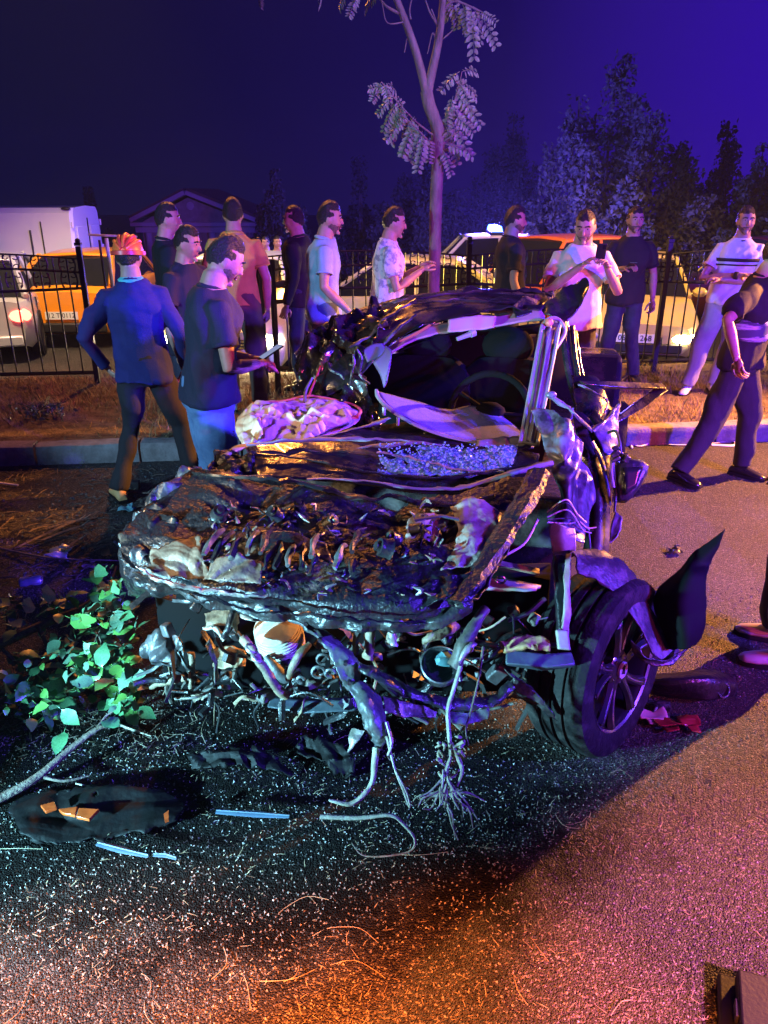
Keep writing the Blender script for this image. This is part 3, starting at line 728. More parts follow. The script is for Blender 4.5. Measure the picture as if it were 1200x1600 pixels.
car('dark_red_car', 'dark red car whose roof shows above the white headlit car on the right', 'car', 1200, 16.8, R(100), 4.5, 1.8, 1.62, P_red, SEDAN, (1.05, .3, -1.1, -1.8), None)
car('hatchback', 'red orange hatchback between the black polo man and the man in white', 'car', 865, 14.5, R(120), 4.1, 1.74, 1.66, P_rorange, HATCH, (.95, .3, -1.3, -1.95), None)
pc = car('police_car', 'white patrol car with blue roof beacon lit behind the black polo man', 'police car', 745, 17.2, R(88), 4.5, 1.8, 1.7, P_white, SEDAN, (1.05, .3, -1.1, -1.8), None)
M_beacon = mat('blue_beacon_lens', (0.02, .05, .6), .2, emit=(.03, .10, 1.0), estr=40.0)
mb = MB(); mb.box((-.35, 0, 1.76), (.28, 1.2, .04)); bb = mb.build('light_bar', M_black, pc, 30, bevel=.01)
for s in (-1, 1):
    mb = MB(); mb.box((-.35, s * .36, 1.83), (.22, .42, .11), taper=.8); mb.build('beacon', M_beacon, bb, 30, bevel=.02)
bl = pc.matrix_basis @ Vector((-.35, 0, 2.05))
if LIGHTS: lamp('patrol_beacon_light', 'POINT', bl, 3600, (.09, .06, 1.0), None, .12)

# white panel van on the left
def van():
    d = 17.6; e = P(143, 400, d); z0 = gz(e.x, e.y); H = P(60, 322, d).z - z0
    L, W = 5.0, 2.0; ang = math.atan2(KU.y, KU.x) - R(3)
    root = thing('panel_van', 'tall white panel van with plain sides standing at left above the railing', 'van', (e.x, e.y, z0), ang + R(180))
    # local: nose +x, rear end at x=0 ; left side of van towards us is +y? (after turning by 180 the near side is +y)
    mb = MB(); vs = []
    prof = [(-.0, 1.0), (.06, 1.0), (3.3, 1.0), (3.7, .97), (4.25, .60), (4.85, .52), (5.0, .40)]
    for x, hz in prof:
        zt = H * hz; end = .93 if x in (0.0, 5.0) else 1.0; hw = W / 2 * end
        half = [(0, .22), (hw * .93, .22), (hw, .32), (hw, H * .30), (hw * .995, zt * .62), (hw * .90, zt - .12), (hw * .80, zt - .02), (0, zt + .01)]
        vs += [(x, y, z) for y, z in half + [(-y, z) for y, z in reversed(half[1:-1])]]
    k = 14; n = len(prof); fs = [(i * k + a, i * k + (a + 1) % k, (i + 1) * k + (a + 1) % k, (i + 1) * k + a) for i in range(n - 1) for a in range(k)]
    fs += [tuple(range(k)), tuple((n - 1) * k + a for a in range(k))]
    mb.add(vs, fs); mb.build('body', P_white, root, 30, bevel=.02)
    for s in (1, -1):
        y = s * W / 2 * 1.0
        for (c, sz) in (((.62, y, H * .52), (.022, .02, H * .72)), ((2.3, y, H * .52), (.022, .02, H * .72)), ((3.2, y, H * .5), (.022, .02, H * .66))):
            mb = MB(); mb.box(c, sz); mb.build('door_gap', M_seam, root, 0)
        mb = MB(); mb.box((1.5, y, H * .60), (2.2, .035, .05)); mb.build('side_rail', P_white, root, 30, bevel=.01)
        mb = MB(); mb.box((.85, y, H * .66), (.03, .05, H * .30)); mb.build('side_moulding', M_black, root, 30, bevel=.008)
        mb = MB(); mb.box((1.9, y, H * .30), (3.4, .04, .10)); mb.build('side_moulding', M_black, root, 30, bevel=.008)
        mb = MB(); mb.box((-.01, s * W / 2 * .84, H * .42), (.06, .12, .5)); mb.build('tail_light', M_tailoff, root, 30, bevel=.02)
        mb = MB(); mb.box((-.012, s * .45, H * .70), (.025, .62, .62)); mb.build('rear_door_panel', P_white, root, 30, bevel=.02)
        for z in (.35, .62, .85):
            mb = MB(); mb.tube([(0.0, s * W / 2 * .955, H * z - .06), (0.0, s * W / 2 * .955, H * z + .06)], .028, 8); mb.build('hinge', P_white, root, 40)
        for x in (.85, 4.15): std_wheel(root, (x, s * (W / 2 - .09), .33), .33, .2, s)
    mb = MB(); mb.box((-.015, 0, H * .5), (.02, .02, H * .8)); mb.build('door_gap', M_seam, root, 0)
    mb = MB(); mb.box((-.02, .1, H * .48), (.05, .05, .18)); mb.build('door_handle', M_black, root, 30, bevel=.01)
    mb = MB(); mb.ell((.12, W / 2 * .86, H * .985), (.10, .06, .035), n=10); mb.build('roof_light', M_black, root, 60)
    mb = MB(); mb.add([(3.75, -.80, H * .93), (3.75, .80, H * .93), (4.27, .86, H * .63), (4.27, -.86, H * .63)], [(0, 1, 2, 3)]); o = mb.build('windscreen', M_glass, root, 0)
    s_ = o.modifiers.new('s', 'SOLIDIFY'); s_.thickness = .02
    mb = MB(); mb.box((-.05, 0, .36), (.12, W * .9, .18)); mb.build('bumper', M_black, root, 30, bevel=.03)
van()

if LIGHTS:
    q = hc_.matrix_basis @ Vector((2.50, .66, .62)); q2 = hc_.matrix_basis @ Vector((6, .9, .2)); lamp('car_headlight', 'SPOT', q, 500, (1.0, .72, .35), q2, .06, 100, .6)
# ================================================================== PEOPLE
M_skin = mat('skin', (0.46, 0.27, 0.19), .5, (0.40, .22, .15), 18, bump=.08, bscale=120)
M_hair = mat('dark_hair', (0.018, 0.013, 0.010), .45, bump=.9, bscale=130, stretch=(1, .4, 1))
M_beard = mat('dark_beard', (0.075, 0.048, 0.036), .8, (0.20, .12, .085), 60, bump=.6, bscale=160)
M_eye = mat('eye_white', (.32, .28, .26), .3); M_iris = mat('iris', (.02, .012, .008), .2); M_lip = mat('lips', (.34, .15, .12), .5)
def cloth(name, c, c2=None, **k): return mat('cloth_' + name, c, k.pop('rough', .85), c2 or tuple(x * .75 for x in c), k.pop('ns', 5), bump=.25, bscale=160, **k)
def remeshed(mb, name, vox, m, smooth_it=2, wr=0.0, wf=6.0, seed=1, extra=None):
    me = mb.mesh('tmp', None, None); o = bpy.data.objects.new('tmp', me); COL.objects.link(o)
    r = o.modifiers.new('r', 'REMESH'); r.mode = 'VOXEL'; r.voxel_size = vox
    if smooth_it: s = o.modifiers.new('s', 'SMOOTH'); s.iterations = smooth_it; s.factor = .5
    dg = bpy.context.evaluated_depsgraph_get(); dg.update()
    out = bpy.data.meshes.new_from_object(o.evaluated_get(dg)); bpy.data.objects.remove(o); bpy.data.meshes.remove(me)
    out.name = name
    if wr:
        sh = Vector((seed * 1.7, seed * 3.1, 0))
        ns = [v.normal.copy() for v in out.vertices]
        for v, n_ in zip(out.vertices, ns):
            p = v.co + sh
            q = Vector((p.x * 1.0 + .5 * p.z, p.y, p.z * .75))
            v.co += n_ * max(-.005, wr * (crumple(q, wf, seed, 3) * .75 + .6 * noise.noise(q * wf * 1.3)) + .002)
    if extra:
        bm = bmesh.new(); bm.from_mesh(out); t = extra.mesh('x', None, None); bm.from_mesh(t); bm.to_mesh(out); bm.free(); bpy.data.meshes.remove(t)
    out.materials.clear(); out.materials.append(m); shade(out, 180); return out
def loft(mb, secs, n=18):
    vs = []
    for c, rx, ry in secs:
        for k in range(n):
            a = 2 * math.pi * k / n; ca, sa = math.cos(a), math.sin(a)
            f = (abs(ca) ** 2.5 + abs(sa) ** 2.5) ** (-1 / 2.5)
            vs.append(Vector(c) + Vector((rx * ca * f, ry * sa * f, 0)))
    fs = [(i * n + k, i * n + (k + 1) % n, (i + 1) * n + (k + 1) % n, (i + 1) * n + k) for i in range(len(secs) - 1) for k in range(n)]
    fs += [tuple(range(n)), tuple((len(secs) - 1) * n + k for k in range(n))]
    return mb.add(vs, fs)
def hand(mb, w, d, nrm, curl=.5, side=1, spread=.0):
    """palm, four fingers of different lengths and a thumb; w wrist, d direction, nrm palm normal (fingers curl towards it)"""
    d = Vector(d).normalized(); nrm = (Vector(nrm) - d * Vector(nrm).dot(d)).normalized(); sd = d.cross(nrm) * side
    rot = Matrix((sd, d, nrm)).transposed()
    mb.ell(w + d * .048, (.040, .054, .017), rot, 10); mb.tube([w - d * .03, w + d * .02], [.027, .024], 8, flat=.8)
    for k, (L, off) in enumerate(((.068, -.029), (.078, -.010), (.074, .010), (.060, .028))):
        p = w + d * .088 + sd * off; dd = d + sd * off * spread * 8; pts = [p - d * .02, p]; a = 0
        for s_ in (.42, .33, .25):
            a += curl * .75; q = (dd.normalized() * math.cos(a) + nrm * math.sin(a)); pts.append(pts[-1] + q * L * s_)
        mb.tube(pts, [.0085, .009, .0085, .008, .0065], 6)
    p = w + d * .025 - sd * .034; t1 = (d * .7 - sd * .75 + nrm * .25).normalized(); t2 = (d * .9 - sd * .15 + nrm * .5 * (curl + .3)).normalized()
    mb.tube([p, p + t1 * .038, p + t1 * .038 + t2 * .032, p + t1 * .038 + t2 * .056], [.013, .0115, .010, .007], 6)
def person(label, px, d, heading, z0=0.0, h=1.76, lean=(0, 0), head=(0, 0), arms=None, legs=None, shirt=None, sleeve=.62, trousers=None, shoes=None,
           hair=True, beard=False, hem=.84, phone=None, curl=.7, wide=1.0, hairvol=1.0, jeans=1.0, seed=1, palms=None, extras=None, hatch=None):
    base = P(px, 400, d); base.z = z0; sc = h / 1.76
    root = thing('person', label, 'person', base, R(heading), 'onlookers around the wrecked car'); root.scale = (sc, sc, sc)
    arms = arms or {}; legs = legs or {}; palms = palms or {}
    def ln(z): t = max(0, (z - .93) / .6); return Vector((lean[0] * t, lean[1] * t * (1 + .25 * t), 0))
    def J(x, y, z): return Vector((x, y, z)) + ln(z)
    secs = [(.86, .158, .112, 0), (.94, .168, .118, 0), (1.04, .152, .108, .005), (1.15, .150, .106, .008), (1.27, .172, .116, .004), (1.35, .176, .112, -.002), (1.41, .150, .098, -.008), (1.455, .102, .080, -.010), (1.50, .070, .068, -.006), (1.58, .058, .062, .010)]
    body = MB(); loft(body, [(J(0, y, z), rx * wide, ry * wide) for z, rx, ry, y in secs])
    hc = J(0, .028, 1.638); hr = Matrix.Rotation(R(head[0]), 3, 'Z') @ Matrix.Rotation(R(-head[1]), 3, 'X')
    hc = hc + Vector((0, .05 * math.sin(R(head[1])), -.03 * abs(math.sin(R(head[1])))))
    def hfn(v):
        x, y, z = v
        if z < 0: t = min(1, -z / .115); x *= 1 - .34 * t ** 1.3; y = y * (1 - .16 * t) + .014 * t
        if y > .055: y = .055 + (y - .055) * .78
        if y < -.02: x *= 1.03
        return Vector((x, y, z))
    body.ell(hc, (.080, .102, .122), hr, 22, fn=hfn)
    def H(x, y, z): return hc + hr @ Vector((x, y, z))
    body.ell(H(0, .094, -.008), (.013, .020, .024), hr, 8); body.ell(H(0, .104, -.022), (.015, .014, .011), hr, 8)
    body.ell(H(0, .076, .036), (.048, .016, .010), hr, 8); body.ell(H(0, .078, -.098), (.022, .016, .016), hr, 8)
    for s in (1, -1):
        body.ell(H(s * .077, -.008, -.004), (.009, .021, .033), hr, 8); body.ell(H(s * .040, .066, -.022), (.022, .018, .018), hr, 8)
    body.tube([J(0, -.012, 1.44), hc + hr @ Vector((0, -.012, -.07))], [.068, .060], 12)
    sleeves = []; hands = MB()
    for s, k in ((1, 'R'), (-1, 'L')):
        sh = J(s * .166 * wide, -.008, 1.395); el, wr_ = arms.get(k, ((s * .245, -.035, 1.12), (s * .262, .05, .875)))
        el, wr_ = Vector(el), Vector(wr_)
        if k not in arms: el = el + ln(1.2); wr_ = wr_ + ln(1.0)
        body.tube([J(s * .10, -.008, 1.40), sh, sh + (el - sh) * .5, el, el + (wr_ - el) * .35, wr_], [.052, .053, .046, .039, .041, .026], 12)
        sleeves.append((sh, el, wr_))
        dr = (wr_ - el).normalized(); pn = palms.get(k, Vector((-s * .8, .45, 0)) if abs(dr.z) > .7 else Vector((-s * .3, .1, -.8)))
        hand(hands, wr_ + dr * .012, dr, pn, curl, s)
    tro = MB()
    loft(tro, [(J(0, 0, 1.01), .160 * wide, .116 * wide), (Vector((0, 0, .93)), .178 * wide, .128 * wide), (Vector((0, 0, .85)), .176 * wide, .124 * wide), (Vector((0, 0, .80)), .13, .10)])
    feet = []
    for s, k in ((1, 'R'), (-1, 'L')):
        kn, an, fd = legs.get(k, ((s * .105, .015, .50), (s * .115, -.03, .085), s * -8)); kn, an = Vector(kn), Vector(an); hp = Vector((s * .088, 0, .90))
        body.tube([Vector((s * .088, 0, .94)), hp, hp + (kn - hp) * .5, kn, kn + (an - kn) * .35, an], [.080, .078, .066, .048, .050, .032], 12)
        j = jeans; tro.tube([Vector((s * .082, 0, .92)), hp + (kn - hp) * .12, hp + (kn - hp) * .55, kn, kn + (an - kn) * .5, an + Vector((0, 0, .0))], [.095, .097, .086 * j, .070 * j, .066 * j, .062 * j], 14)
        feet.append((an, fd))
    bme = remeshed(body, 'body', .0095, M_skin, 1, extra=hands); link('body', bme, None, root)
    if shirt:
        sm = MB(); ss = [(hem, .196, .148, 0), (.93, .194, .144, 0), (1.04, .180, .132, .005), (1.15, .166, .122, .008), (1.27, .186, .131, .004), (1.35, .190, .128, -.002), (1.415, .164, .112, -.008), (1.462, .114, .094, -.010), (1.490, .086, .082, -.008)]
        loft(sm, [(J(0, y, z), rx * wide, ry * wide) for z, rx, ry, y in ss])
        for sh, el, wr_ in sleeves:
            if sleeve <= 1: e = sh + (el - sh) * sleeve; sm.tube([J(0, -.008, 1.39) * .45 + sh * .55, sh, sh + (e - sh) * .5, e], [.064, .066, .065, .066], 14)
            else: sm.tube([J(0, -.008, 1.39) * .45 + sh * .55, sh, sh + (el - sh) * .5, el, el + (wr_ - el) * .5, wr_], [.068, .069, .060, .054, .048, .040], 14)
        link('shirt', remeshed(sm, 'shirt', .012, shirt, 1, .034, 5.0, seed), None, root)
    if shirt:
        cb_ = MB(); cb_.lathe([(.066, .004), (.079, -.010), (.084, .002), (.070, .014)], Matrix.Translation(J(0, -.006, 1.492)) @ Matrix.Rotation(R(-12), 4, 'X'), 18, closed=True); cb_.build('neck_rib', shirt, root, 60)
        for sh, el, wr_ in sleeves:
            if sleeve <= 1:
                e = sh + (el - sh) * sleeve; dd = (el - sh).normalized(); hb = MB(); hb.tube([e - dd * .016, e + dd * .004], .072, 14, cap=False); ho = hb.build('sleeve_hem', shirt, root, 60); so = ho.modifiers.new('s', 'SOLIDIFY'); so.thickness = .006
    bl_ = MB(); loft(bl_, [(J(0, 0, .985), .172 * wide, .126 * wide), (J(0, 0, 1.015), .168 * wide, .123 * wide)]); bl_.build('belt', C_black, root, 60)
    link('trousers', remeshed(tro, 'trousers', .012, trousers, 1, .034, 5.2, seed + 5), None, root)
    for an, fd in feet:
        q = Matrix.Rotation(R(fd), 3, 'Z'); f = MB(); zb = max(0.0, an.z - .085); tilt = Matrix.Rotation(R(-55 * min(1, zb / .15)) if zb > .02 else 0, 3, 'X')
        def F(x, y, z): return Vector((an.x, an.y, an.z - .085)) + q @ (tilt @ Vector((x, y, z)))
        vs = []; n = 12; prof = [(-.085, .030, .055), (-.06, .038, .085), (0, .040, .098), (.05, .043, .075), (.11, .048, .055), (.16, .040, .042), (.185, .018, .028)]
        for y, wx, hz in prof:
            for k in range(n):
                a = 2 * math.pi * k / n; vs.append(F(wx * math.cos(a), y, max(.012, hz / 2 + hz / 2 * math.sin(a)) + .004))
        fs = [(i * n + k, i * n + (k + 1) % n, (i + 1) * n + (k + 1) % n, (i + 1) * n + k) for i in range(len(prof) - 1) for k in range(n)] + [tuple(range(n)), tuple((len(prof) - 1) * n + k for k in range(n))]
        f.add(vs, fs); sh = f.build('shoe', shoes or M_black, root, 60)
        g = MB(); poly = [F(wx * 1.05 * s, y * 1.03, 0) for s, seq in ((1, prof), (-1, list(reversed(prof)))) for y, wx, hz in seq]
        g.prism(poly, (0, 0, .001), (0, 0, .022)); g.build('sole', extras.get('sole', M_tyre) if extras else M_tyre, sh, 40)
    # face and hair
    for s in (1, -1):
        e = MB(); e.ell(H(s * .030, .076, .017), (.011, .008, .006), hr, 8); eo = e.build('eye', M_eye, root, 90)
        e = MB(); e.ell(H(s * .030, .0835, .017), (.006, .003, .006), hr, 8); e.build('iris', M_iris, eo, 90)
        e = MB(); e.tube([H(s * .012, .091, .036), H(s * .032, .091, .042), H(s * .052, .078, .034)], .0055, 6); e.build('eyebrow', M_hair, root, 90)
    e = MB(); e.ell(H(0, .0885, -.060), (.024, .008, .008), hr, 10); e.build('mouth', M_lip, root, 90)
    def sst(x): x = max(0.0, min(1.0, x)); return x * x * (3 - 2 * x)
    def shell(nm, hf, lo_, hi_, m_, rough, top=0.0):
        """skin-tight shell that rises out of the head only where hf says hair grows, so its edge is a soft intersection"""
        t = MB(); n = 48
        def fn(v):
            o = hfn(v); w1 = noise.noise(Vector((v.x, v.y, v.z)) * 40 + Vector((seed, 0, 0))); w2 = noise.noise(Vector((v.x * 1.0, v.y * .6, v.z)) * 120 + Vector((0, seed, 0)))
            h_ = sst(hf(o, w1, w2)); k = lo_ + (hi_ - lo_) * h_ + rough * h_ * (w1 + .8 * w2)
            return Vector((o.x * k, o.y * k - .002 * h_, o.z * k + top * h_ * max(0, o.z) * 8))
        t.ell((0, 0, 0), (.080, .102, .122), None, n, fn=fn)
        t.v = [hc + hr @ v for v in t.v]; return link(nm, t.mesh(nm, m_, 180), None, root)
    if hair:
        def hairf(c, w1, w2):
            line = c.z - (.004 + .70 * c.y) + .014 * w1 + .008 * w2
            fore = c.z - .074 + .010 * w1 if (c.y > -.01 and abs(c.x) < .070) else 1
            return min(line, fore) / .022 + .5
        shell('hair', hairf, .93, 1.045, M_hair, .030, .012 * hairvol)
    if beard:
        def beardf(c, w1, w2):
            jaw = -(c.z + .040 - .30 * max(0, abs(c.x) - .028)) + .008 * w1
            front = c.y + .012 + .01 * w1
            lips = max(abs(c.x) - .024, abs(c.z + .061) - .009) if c.y > .05 else 1
            return min(jaw, front, lips) / .014 + .4
        shell('beard', beardf, .95, 1.022, M_beard, .014)
        e = MB(); e.tube([H(-.028, .084, -.052), H(0, .100, -.044), H(.028, .084, -.052)], [.004, .006, .004], 6); e.build('moustache', M_beard, root, 90)
    if phone:
        c, rx, rz = phone[:3]
        ph = thing('phone', phone[3], 'phone', root.matrix_basis @ Vector(c), R(heading))
        qm = Matrix.Rotation(R(rz), 3, 'Z') @ Matrix.Rotation(R(rx), 3, 'X')
        mb = MB(); mb.box((0, 0, 0), (.074, .15, .009), qm); mb.build('case', M_black, ph, 30, bevel=.003)
        mb = MB(); mb.box(qm @ Vector((0, 0, .0055)), (.067, .14, .001), qm); mb.build('screen', mat('phone_screen', (.03, .03, .035), .08, emit=(.5, .6, 1.0), estr=.5), ph, 0)
        mb = MB(); mb.box(qm @ Vector((-.02, .05, -.006)), (.025, .03, .004), qm); mb.build('camera_lens', M_glass, ph, 0)
    return root, H, J, hr, hc
def gzp(px, d): c = P(px, 400, d); return vz(c)
C_navy = cloth('navy', (.016, .018, .04)); C_black = cloth('black', (.012, .012, .014)); C_char = cloth('charcoal', (.03, .03, .034))
C_jean = cloth('light_jeans', (.16, .28, .44), (.09, .17, .30), ns=9); C_djean = cloth('dark_jeans', (.035, .045, .075), (.02, .026, .05), ns=9); C_mjean = cloth('mid_jeans', (.10, .14, .23), (.06, .09, .16), ns=9)
C_white = cloth('white', (.74, .74, .74), (.66, .66, .66)); C_lblue = cloth('pale_blue', (.36, .52, .66)); C_sand = cloth('sand', (.62, .44, .08)); C_brown = cloth('brown', (.13, .085, .055))
C_grey = cloth('grey_trousers', (.36, .36, .38)); C_royal = cloth('royal_blue', (.010, .014, .13)); C_pat = cloth('white_patterned', (.68, .68, .70), (.28, .29, .36), ns=16, lo=.5, hi=.58)
C_pink = cloth('pink', (.6, .3, .4)); C_hivis = cloth('hivis', (.60, .62, .06))
M_tshoe = mat('tan_shoe', (.55, .33, .12), .7); M_wshoe = mat('white_shoe', (.7, .7, .7), .6); M_lshoe = mat('leather_shoe', (.015, .013, .012), .22)

# helmeted man walking away at left
r1, H, J, hr, hc = person('man in an orange helmet and royal blue jersey walking away at left', 205, 5.2, 12, 0, 1.74, lean=(-.02, .03), head=(-8, 5),
    arms={'L': ((-.36, -.06, 1.14), (-.26, .06, .93)), 'R': ((.26, -.02, 1.14), (.26, .1, .90))},
    legs={'L': ((-.14, .02, .50), (-.26, -.13, .10), 20), 'R': ((.20, .05, .50), (.25, -.02, .085), -50)}, shirt=C_royal, sleeve=1.2, trousers=C_black, shoes=M_tshoe, hair=True, seed=2, jeans=.92)
M_hel = mat('helmet_orange', (.80, .16, .03), .4); M_hel2 = mat('helmet_red', (.55, .05, .03), .4)
mb = MB()
def dome(v): return Vector((v.x, v.y, max(v.z, -.012)))
mb.ell(H(0, -.005, .035), (.098, .122, .108), hr, 22, fn=dome); hel = mb.build('helmet', M_hel, r1, 60)
for k, a in enumerate((-52, -26, 0, 26, 52)):
    mb = MB(); pts = [H(.100 * math.sin(R(a)) * math.cos(R(t)) * .99, -.005 + .125 * math.sin(R(t)), .035 + .111 * math.cos(R(a)) * math.cos(R(t))) for t in range(-78, 79, 13)]
    mb.tube(pts, .011, 6); mb.build('rib', M_hel2 if k % 2 else M_hel, hel, 60)
mb = MB(); mb.lathe([(.101, -.016), (.110, -.016), (.110, .008), (.099, .012)], Matrix.Translation(H(0, -.003, .03)) @ hr.to_4x4() @ Matrix.Scale(1.22, 4, (0, 1, 0)), 26, closed=True); mb.build('rim', M_hel2, hel, 40)
mb = MB(); mb.lathe([(.062, 0), (.085, -.02), (.088, .012), (.066, .03)], Matrix.Translation(J(0, -.006, 1.49)), 20, closed=True); mb.build('collar', mat('teal_collar', (.10, .55, .50), .6), r1, 40)

person('man in dark t-shirt and light jeans bending over his phone beside the wreck', 305, 4.35, -62, 0, 1.80, lean=(0, .07), head=(-6, 30),
    arms={'R': ((.26, .06, 1.10), (.12, .27, 1.08)), 'L': ((-.25, .08, 1.10), (-.07, .28, 1.08))}, shirt=C_navy, trousers=C_jean, hem=.885, beard=True, wide=1.05, jeans=1.15, hairvol=1.8, seed=3,
    phone=((.03, .38, 1.12), 28, 0, 'phone held low in both hands by the man in light jeans'), curl=1.0)
person('pale-faced man standing behind the phone-reading man in light jeans', 288, 6.1, -112, 0, 1.78, head=(10, 12), shirt=C_navy, trousers=C_djean, seed=4)
person('man in a dark top whose head shows highest above the helmeted man', 262, 6.75, -70, gzp(262, 6.75), 1.80, head=(-10, 4), shirt=C_black, sleeve=1.2, trousers=C_djean, seed=5)
person('man in a sand coloured t-shirt and brown trousers turned away by the gate posts', 368, 7.0, 6, gzp(368, 7.0), 1.82, head=(4, 4), shirt=C_sand, trousers=C_brown, shoes=M_wshoe, hem=.92, seed=6,
    arms={'R': ((.25, -.05, 1.13), (.24, .03, .88))}, legs={'R': ((.12, -.01, .5), (.15, -.12, .085), -10)})
person('man in a dark shirt looking left beside the one in pale blue', 466, 7.9, 78, gzp(466, 7.9), 1.76, head=(4, 2), shirt=C_black, sleeve=1.2, trousers=C_djean, seed=7)
person('bearded man in a pale blue t-shirt and jeans walking right', 502, 6.8, -82, gzp(502, 6.8), 1.80, lean=(0, .03), head=(-6, 6), shirt=C_lblue, trousers=C_mjean, beard=True, seed=8, hairvol=1.6,
    arms={'R': ((.24, .00, 1.13), (.23, .20, .93)), 'L': ((-.24, -.05, 1.13), (-.24, .05, .88))}, jeans=1.1)
person('man in a white patterned t-shirt with hands together in front of his chest', 604, 7.15, -86, gzp(604, 7.15), 1.76, lean=(0, .02), head=(-4, 10), shirt=C_pat, trousers=C_jean, seed=9, hairvol=1.5,
    arms={'R': ((.23, .07, 1.10), (.06, .30, 1.24)), 'L': ((-.23, .07, 1.10), (-.05, .30, 1.26))}, curl=.4)
person('man in a black polo shirt facing right under the blue beacon', 797, 7.7, -80, gzp(797, 7.7), 1.76, head=(-8, 6), shirt=C_black, sleeve=.7, trousers=C_djean, beard=True, seed=10)
person('stocky man in a plain white t-shirt holding up a phone with both hands', 908, 6.6, 172, gzp(908, 6.6), 1.76, lean=(0, .04), head=(-12, 20), shirt=C_white, trousers=C_char, beard=True, wide=1.12, seed=11,
    arms={'R': ((.26, .16, 1.14), (.02, .36, 1.36)), 'L': ((-.30, .16, 1.14), (-.17, .36, 1.34))}, phone=((-.10, .45, 1.46), 62, 0, 'phone held up at chest height by the man in plain white'), curl=.9)
person('slim man in black t-shirt and dark jeans looking at us from the verge', 985, 8.2, 176, gzp(985, 8.2), 1.75, head=(6, 2), shirt=C_black, sleeve=.75, trousers=C_djean, shoes=M_black, seed=12, beard=True,
    arms={'R': ((.25, .02, 1.13), (.10, .24, 1.20)), 'L': ((-.26, -.03, 1.13), (-.27, .03, .88))}, legs={'L': ((-.11, .02, .5), (-.17, .0, .085), 14), 'R': ((.12, .03, .5), (.15, -.02, .085), -12)},
    phone=((.06, .36, 1.24), 20, 0, 'phone held flat by the slim man in black'))
r12, H, J, hr, hc = person('bearded man in a cream t-shirt with black chest stripes, arms crossed', 1150, 7.75, 158, gzp(1130, 7.75), 1.76, lean=(-.03, -.02), head=(14, 2), shirt=C_white, trousers=C_grey, shoes=M_wshoe, beard=True, seed=13, hem=.90, hairvol=1.5,
    arms={'R': ((.27, .09, 1.12), (-.08, .20, 1.17)), 'L': ((-.28, .08, 1.10), (.10, .23, 1.13))}, legs={'R': ((.17, .10, .5), (.26, .16, .085), -12), 'L': ((-.06, .02, .5), (.02, -.02, .085), 14)}, jeans=1.12)
for z, hh in ((1.30, .030), (1.255, .014)):
    mb = MB(); n = 26; vs = []
    for k in range(n):
        a = math.pi * (-.02 + 1.04 * k / (n - 1)); ca, sa = math.cos(a), math.sin(a); f = (abs(ca) ** 2.5 + abs(sa) ** 2.5) ** (-.4); c = J(0, .004, z)
        vs += [c + Vector((.214 * ca * f, .162 * sa * f, -hh / 2)), c + Vector((.214 * ca * f, .162 * sa * f, hh / 2))]
    mb.add(vs, [(2 * k, 2 * k + 2, 2 * k + 3, 2 * k + 1) for k in range(n - 1)]); o = mb.build('chest_stripe', C_black, r12, 180); s = o.modifiers.new('s', 'SOLIDIFY'); s.thickness = .006
mb = MB(); mb.lathe([(.068, .0), (.080, -.012), (.084, .004), (.070, .014)], Matrix.Translation(J(0, .0, 1.482)) @ Matrix.Rotation(R(-14), 4, 'X'), 20, closed=True); mb.build('neck_trim', C_black, r12, 60)
mb = MB(); w_ = Vector((-.03, .205, 1.165)); mb.tube([w_ + Vector((.02, -.005, 0)), w_ + Vector((-.01, .005, 0))], .036, 12); mb.build('watch', M_black, r12, 60)
r13, H, J, hr, hc = person('man in a dark striped t-shirt and black trousers striding at the right edge', 1186, 5.55, -128, 0, 1.74, lean=(-.05, .05), head=(14, 8), shirt=C_black, sleeve=.8, trousers=C_char, shoes=M_lshoe, seed=14, hem=.86, wide=1.06,
    arms={'R': ((.46, -.02, 1.24), (.56, .10, 1.02)), 'L': ((-.27, .06, 1.12), (-.20, .25, 1.05))}, legs={'R': ((.20, -.05, .52), (.36, -.20, .10), -18), 'L': ((-.10, .10, .5), (-.10, .12, .085), -6)}, jeans=1.12)
M_band = mat('shirt_bands', (.55, .55, .62), .8, (.06, .06, .10), 14, stretch=(.2, .2, 1.6), lo=.42, hi=.5)
mb = MB(); n = 36; vs = []
for k in range(n):
    a = 2 * math.pi * k / n; ca, sa = math.cos(a), math.sin(a); f = (abs(ca) ** 2.5 + abs(sa) ** 2.5) ** (-.4)
    for z in (1.06, 1.11, 1.16, 1.21): c = J(0, .006, z); vs.append(c + Vector((.192 * ca * f, .143 * sa * f, 0)))
mb.add(vs, [(4 * k + j, (4 * k + 4) % (4 * n) + j, (4 * k + 4) % (4 * n) + j + 1, 4 * k + j + 1) for k in range(n) for j in range(3)]); o = mb.build('chest_band', M_band, r13, 180); s = o.modifiers.new('s', 'SOLIDIFY'); s.thickness = .006
person('distant person in a pink top beyond the open gate', 417, 15.2, 150, gz(-2, 15.2), 1.62, shirt=C_pink, trousers=C_djean, seed=15)
person('distant person in a yellow safety vest beyond the open gate', 434, 15.0, 200, gz(-2, 15.0), 1.64, shirt=C_hivis, trousers=C_djean, seed=16)

# trouser leg and sneaker cut off by the right edge of the picture, near the wheel
person('person cut off by the right edge wearing dark trousers and pale sneakers', 1345, 3.10, 70, 0, 1.76, shirt=C_char, trousers=C_black, shoes=mat('pale_sneaker', (.42, .36, .40), .6), seed=17, jeans=1.1)
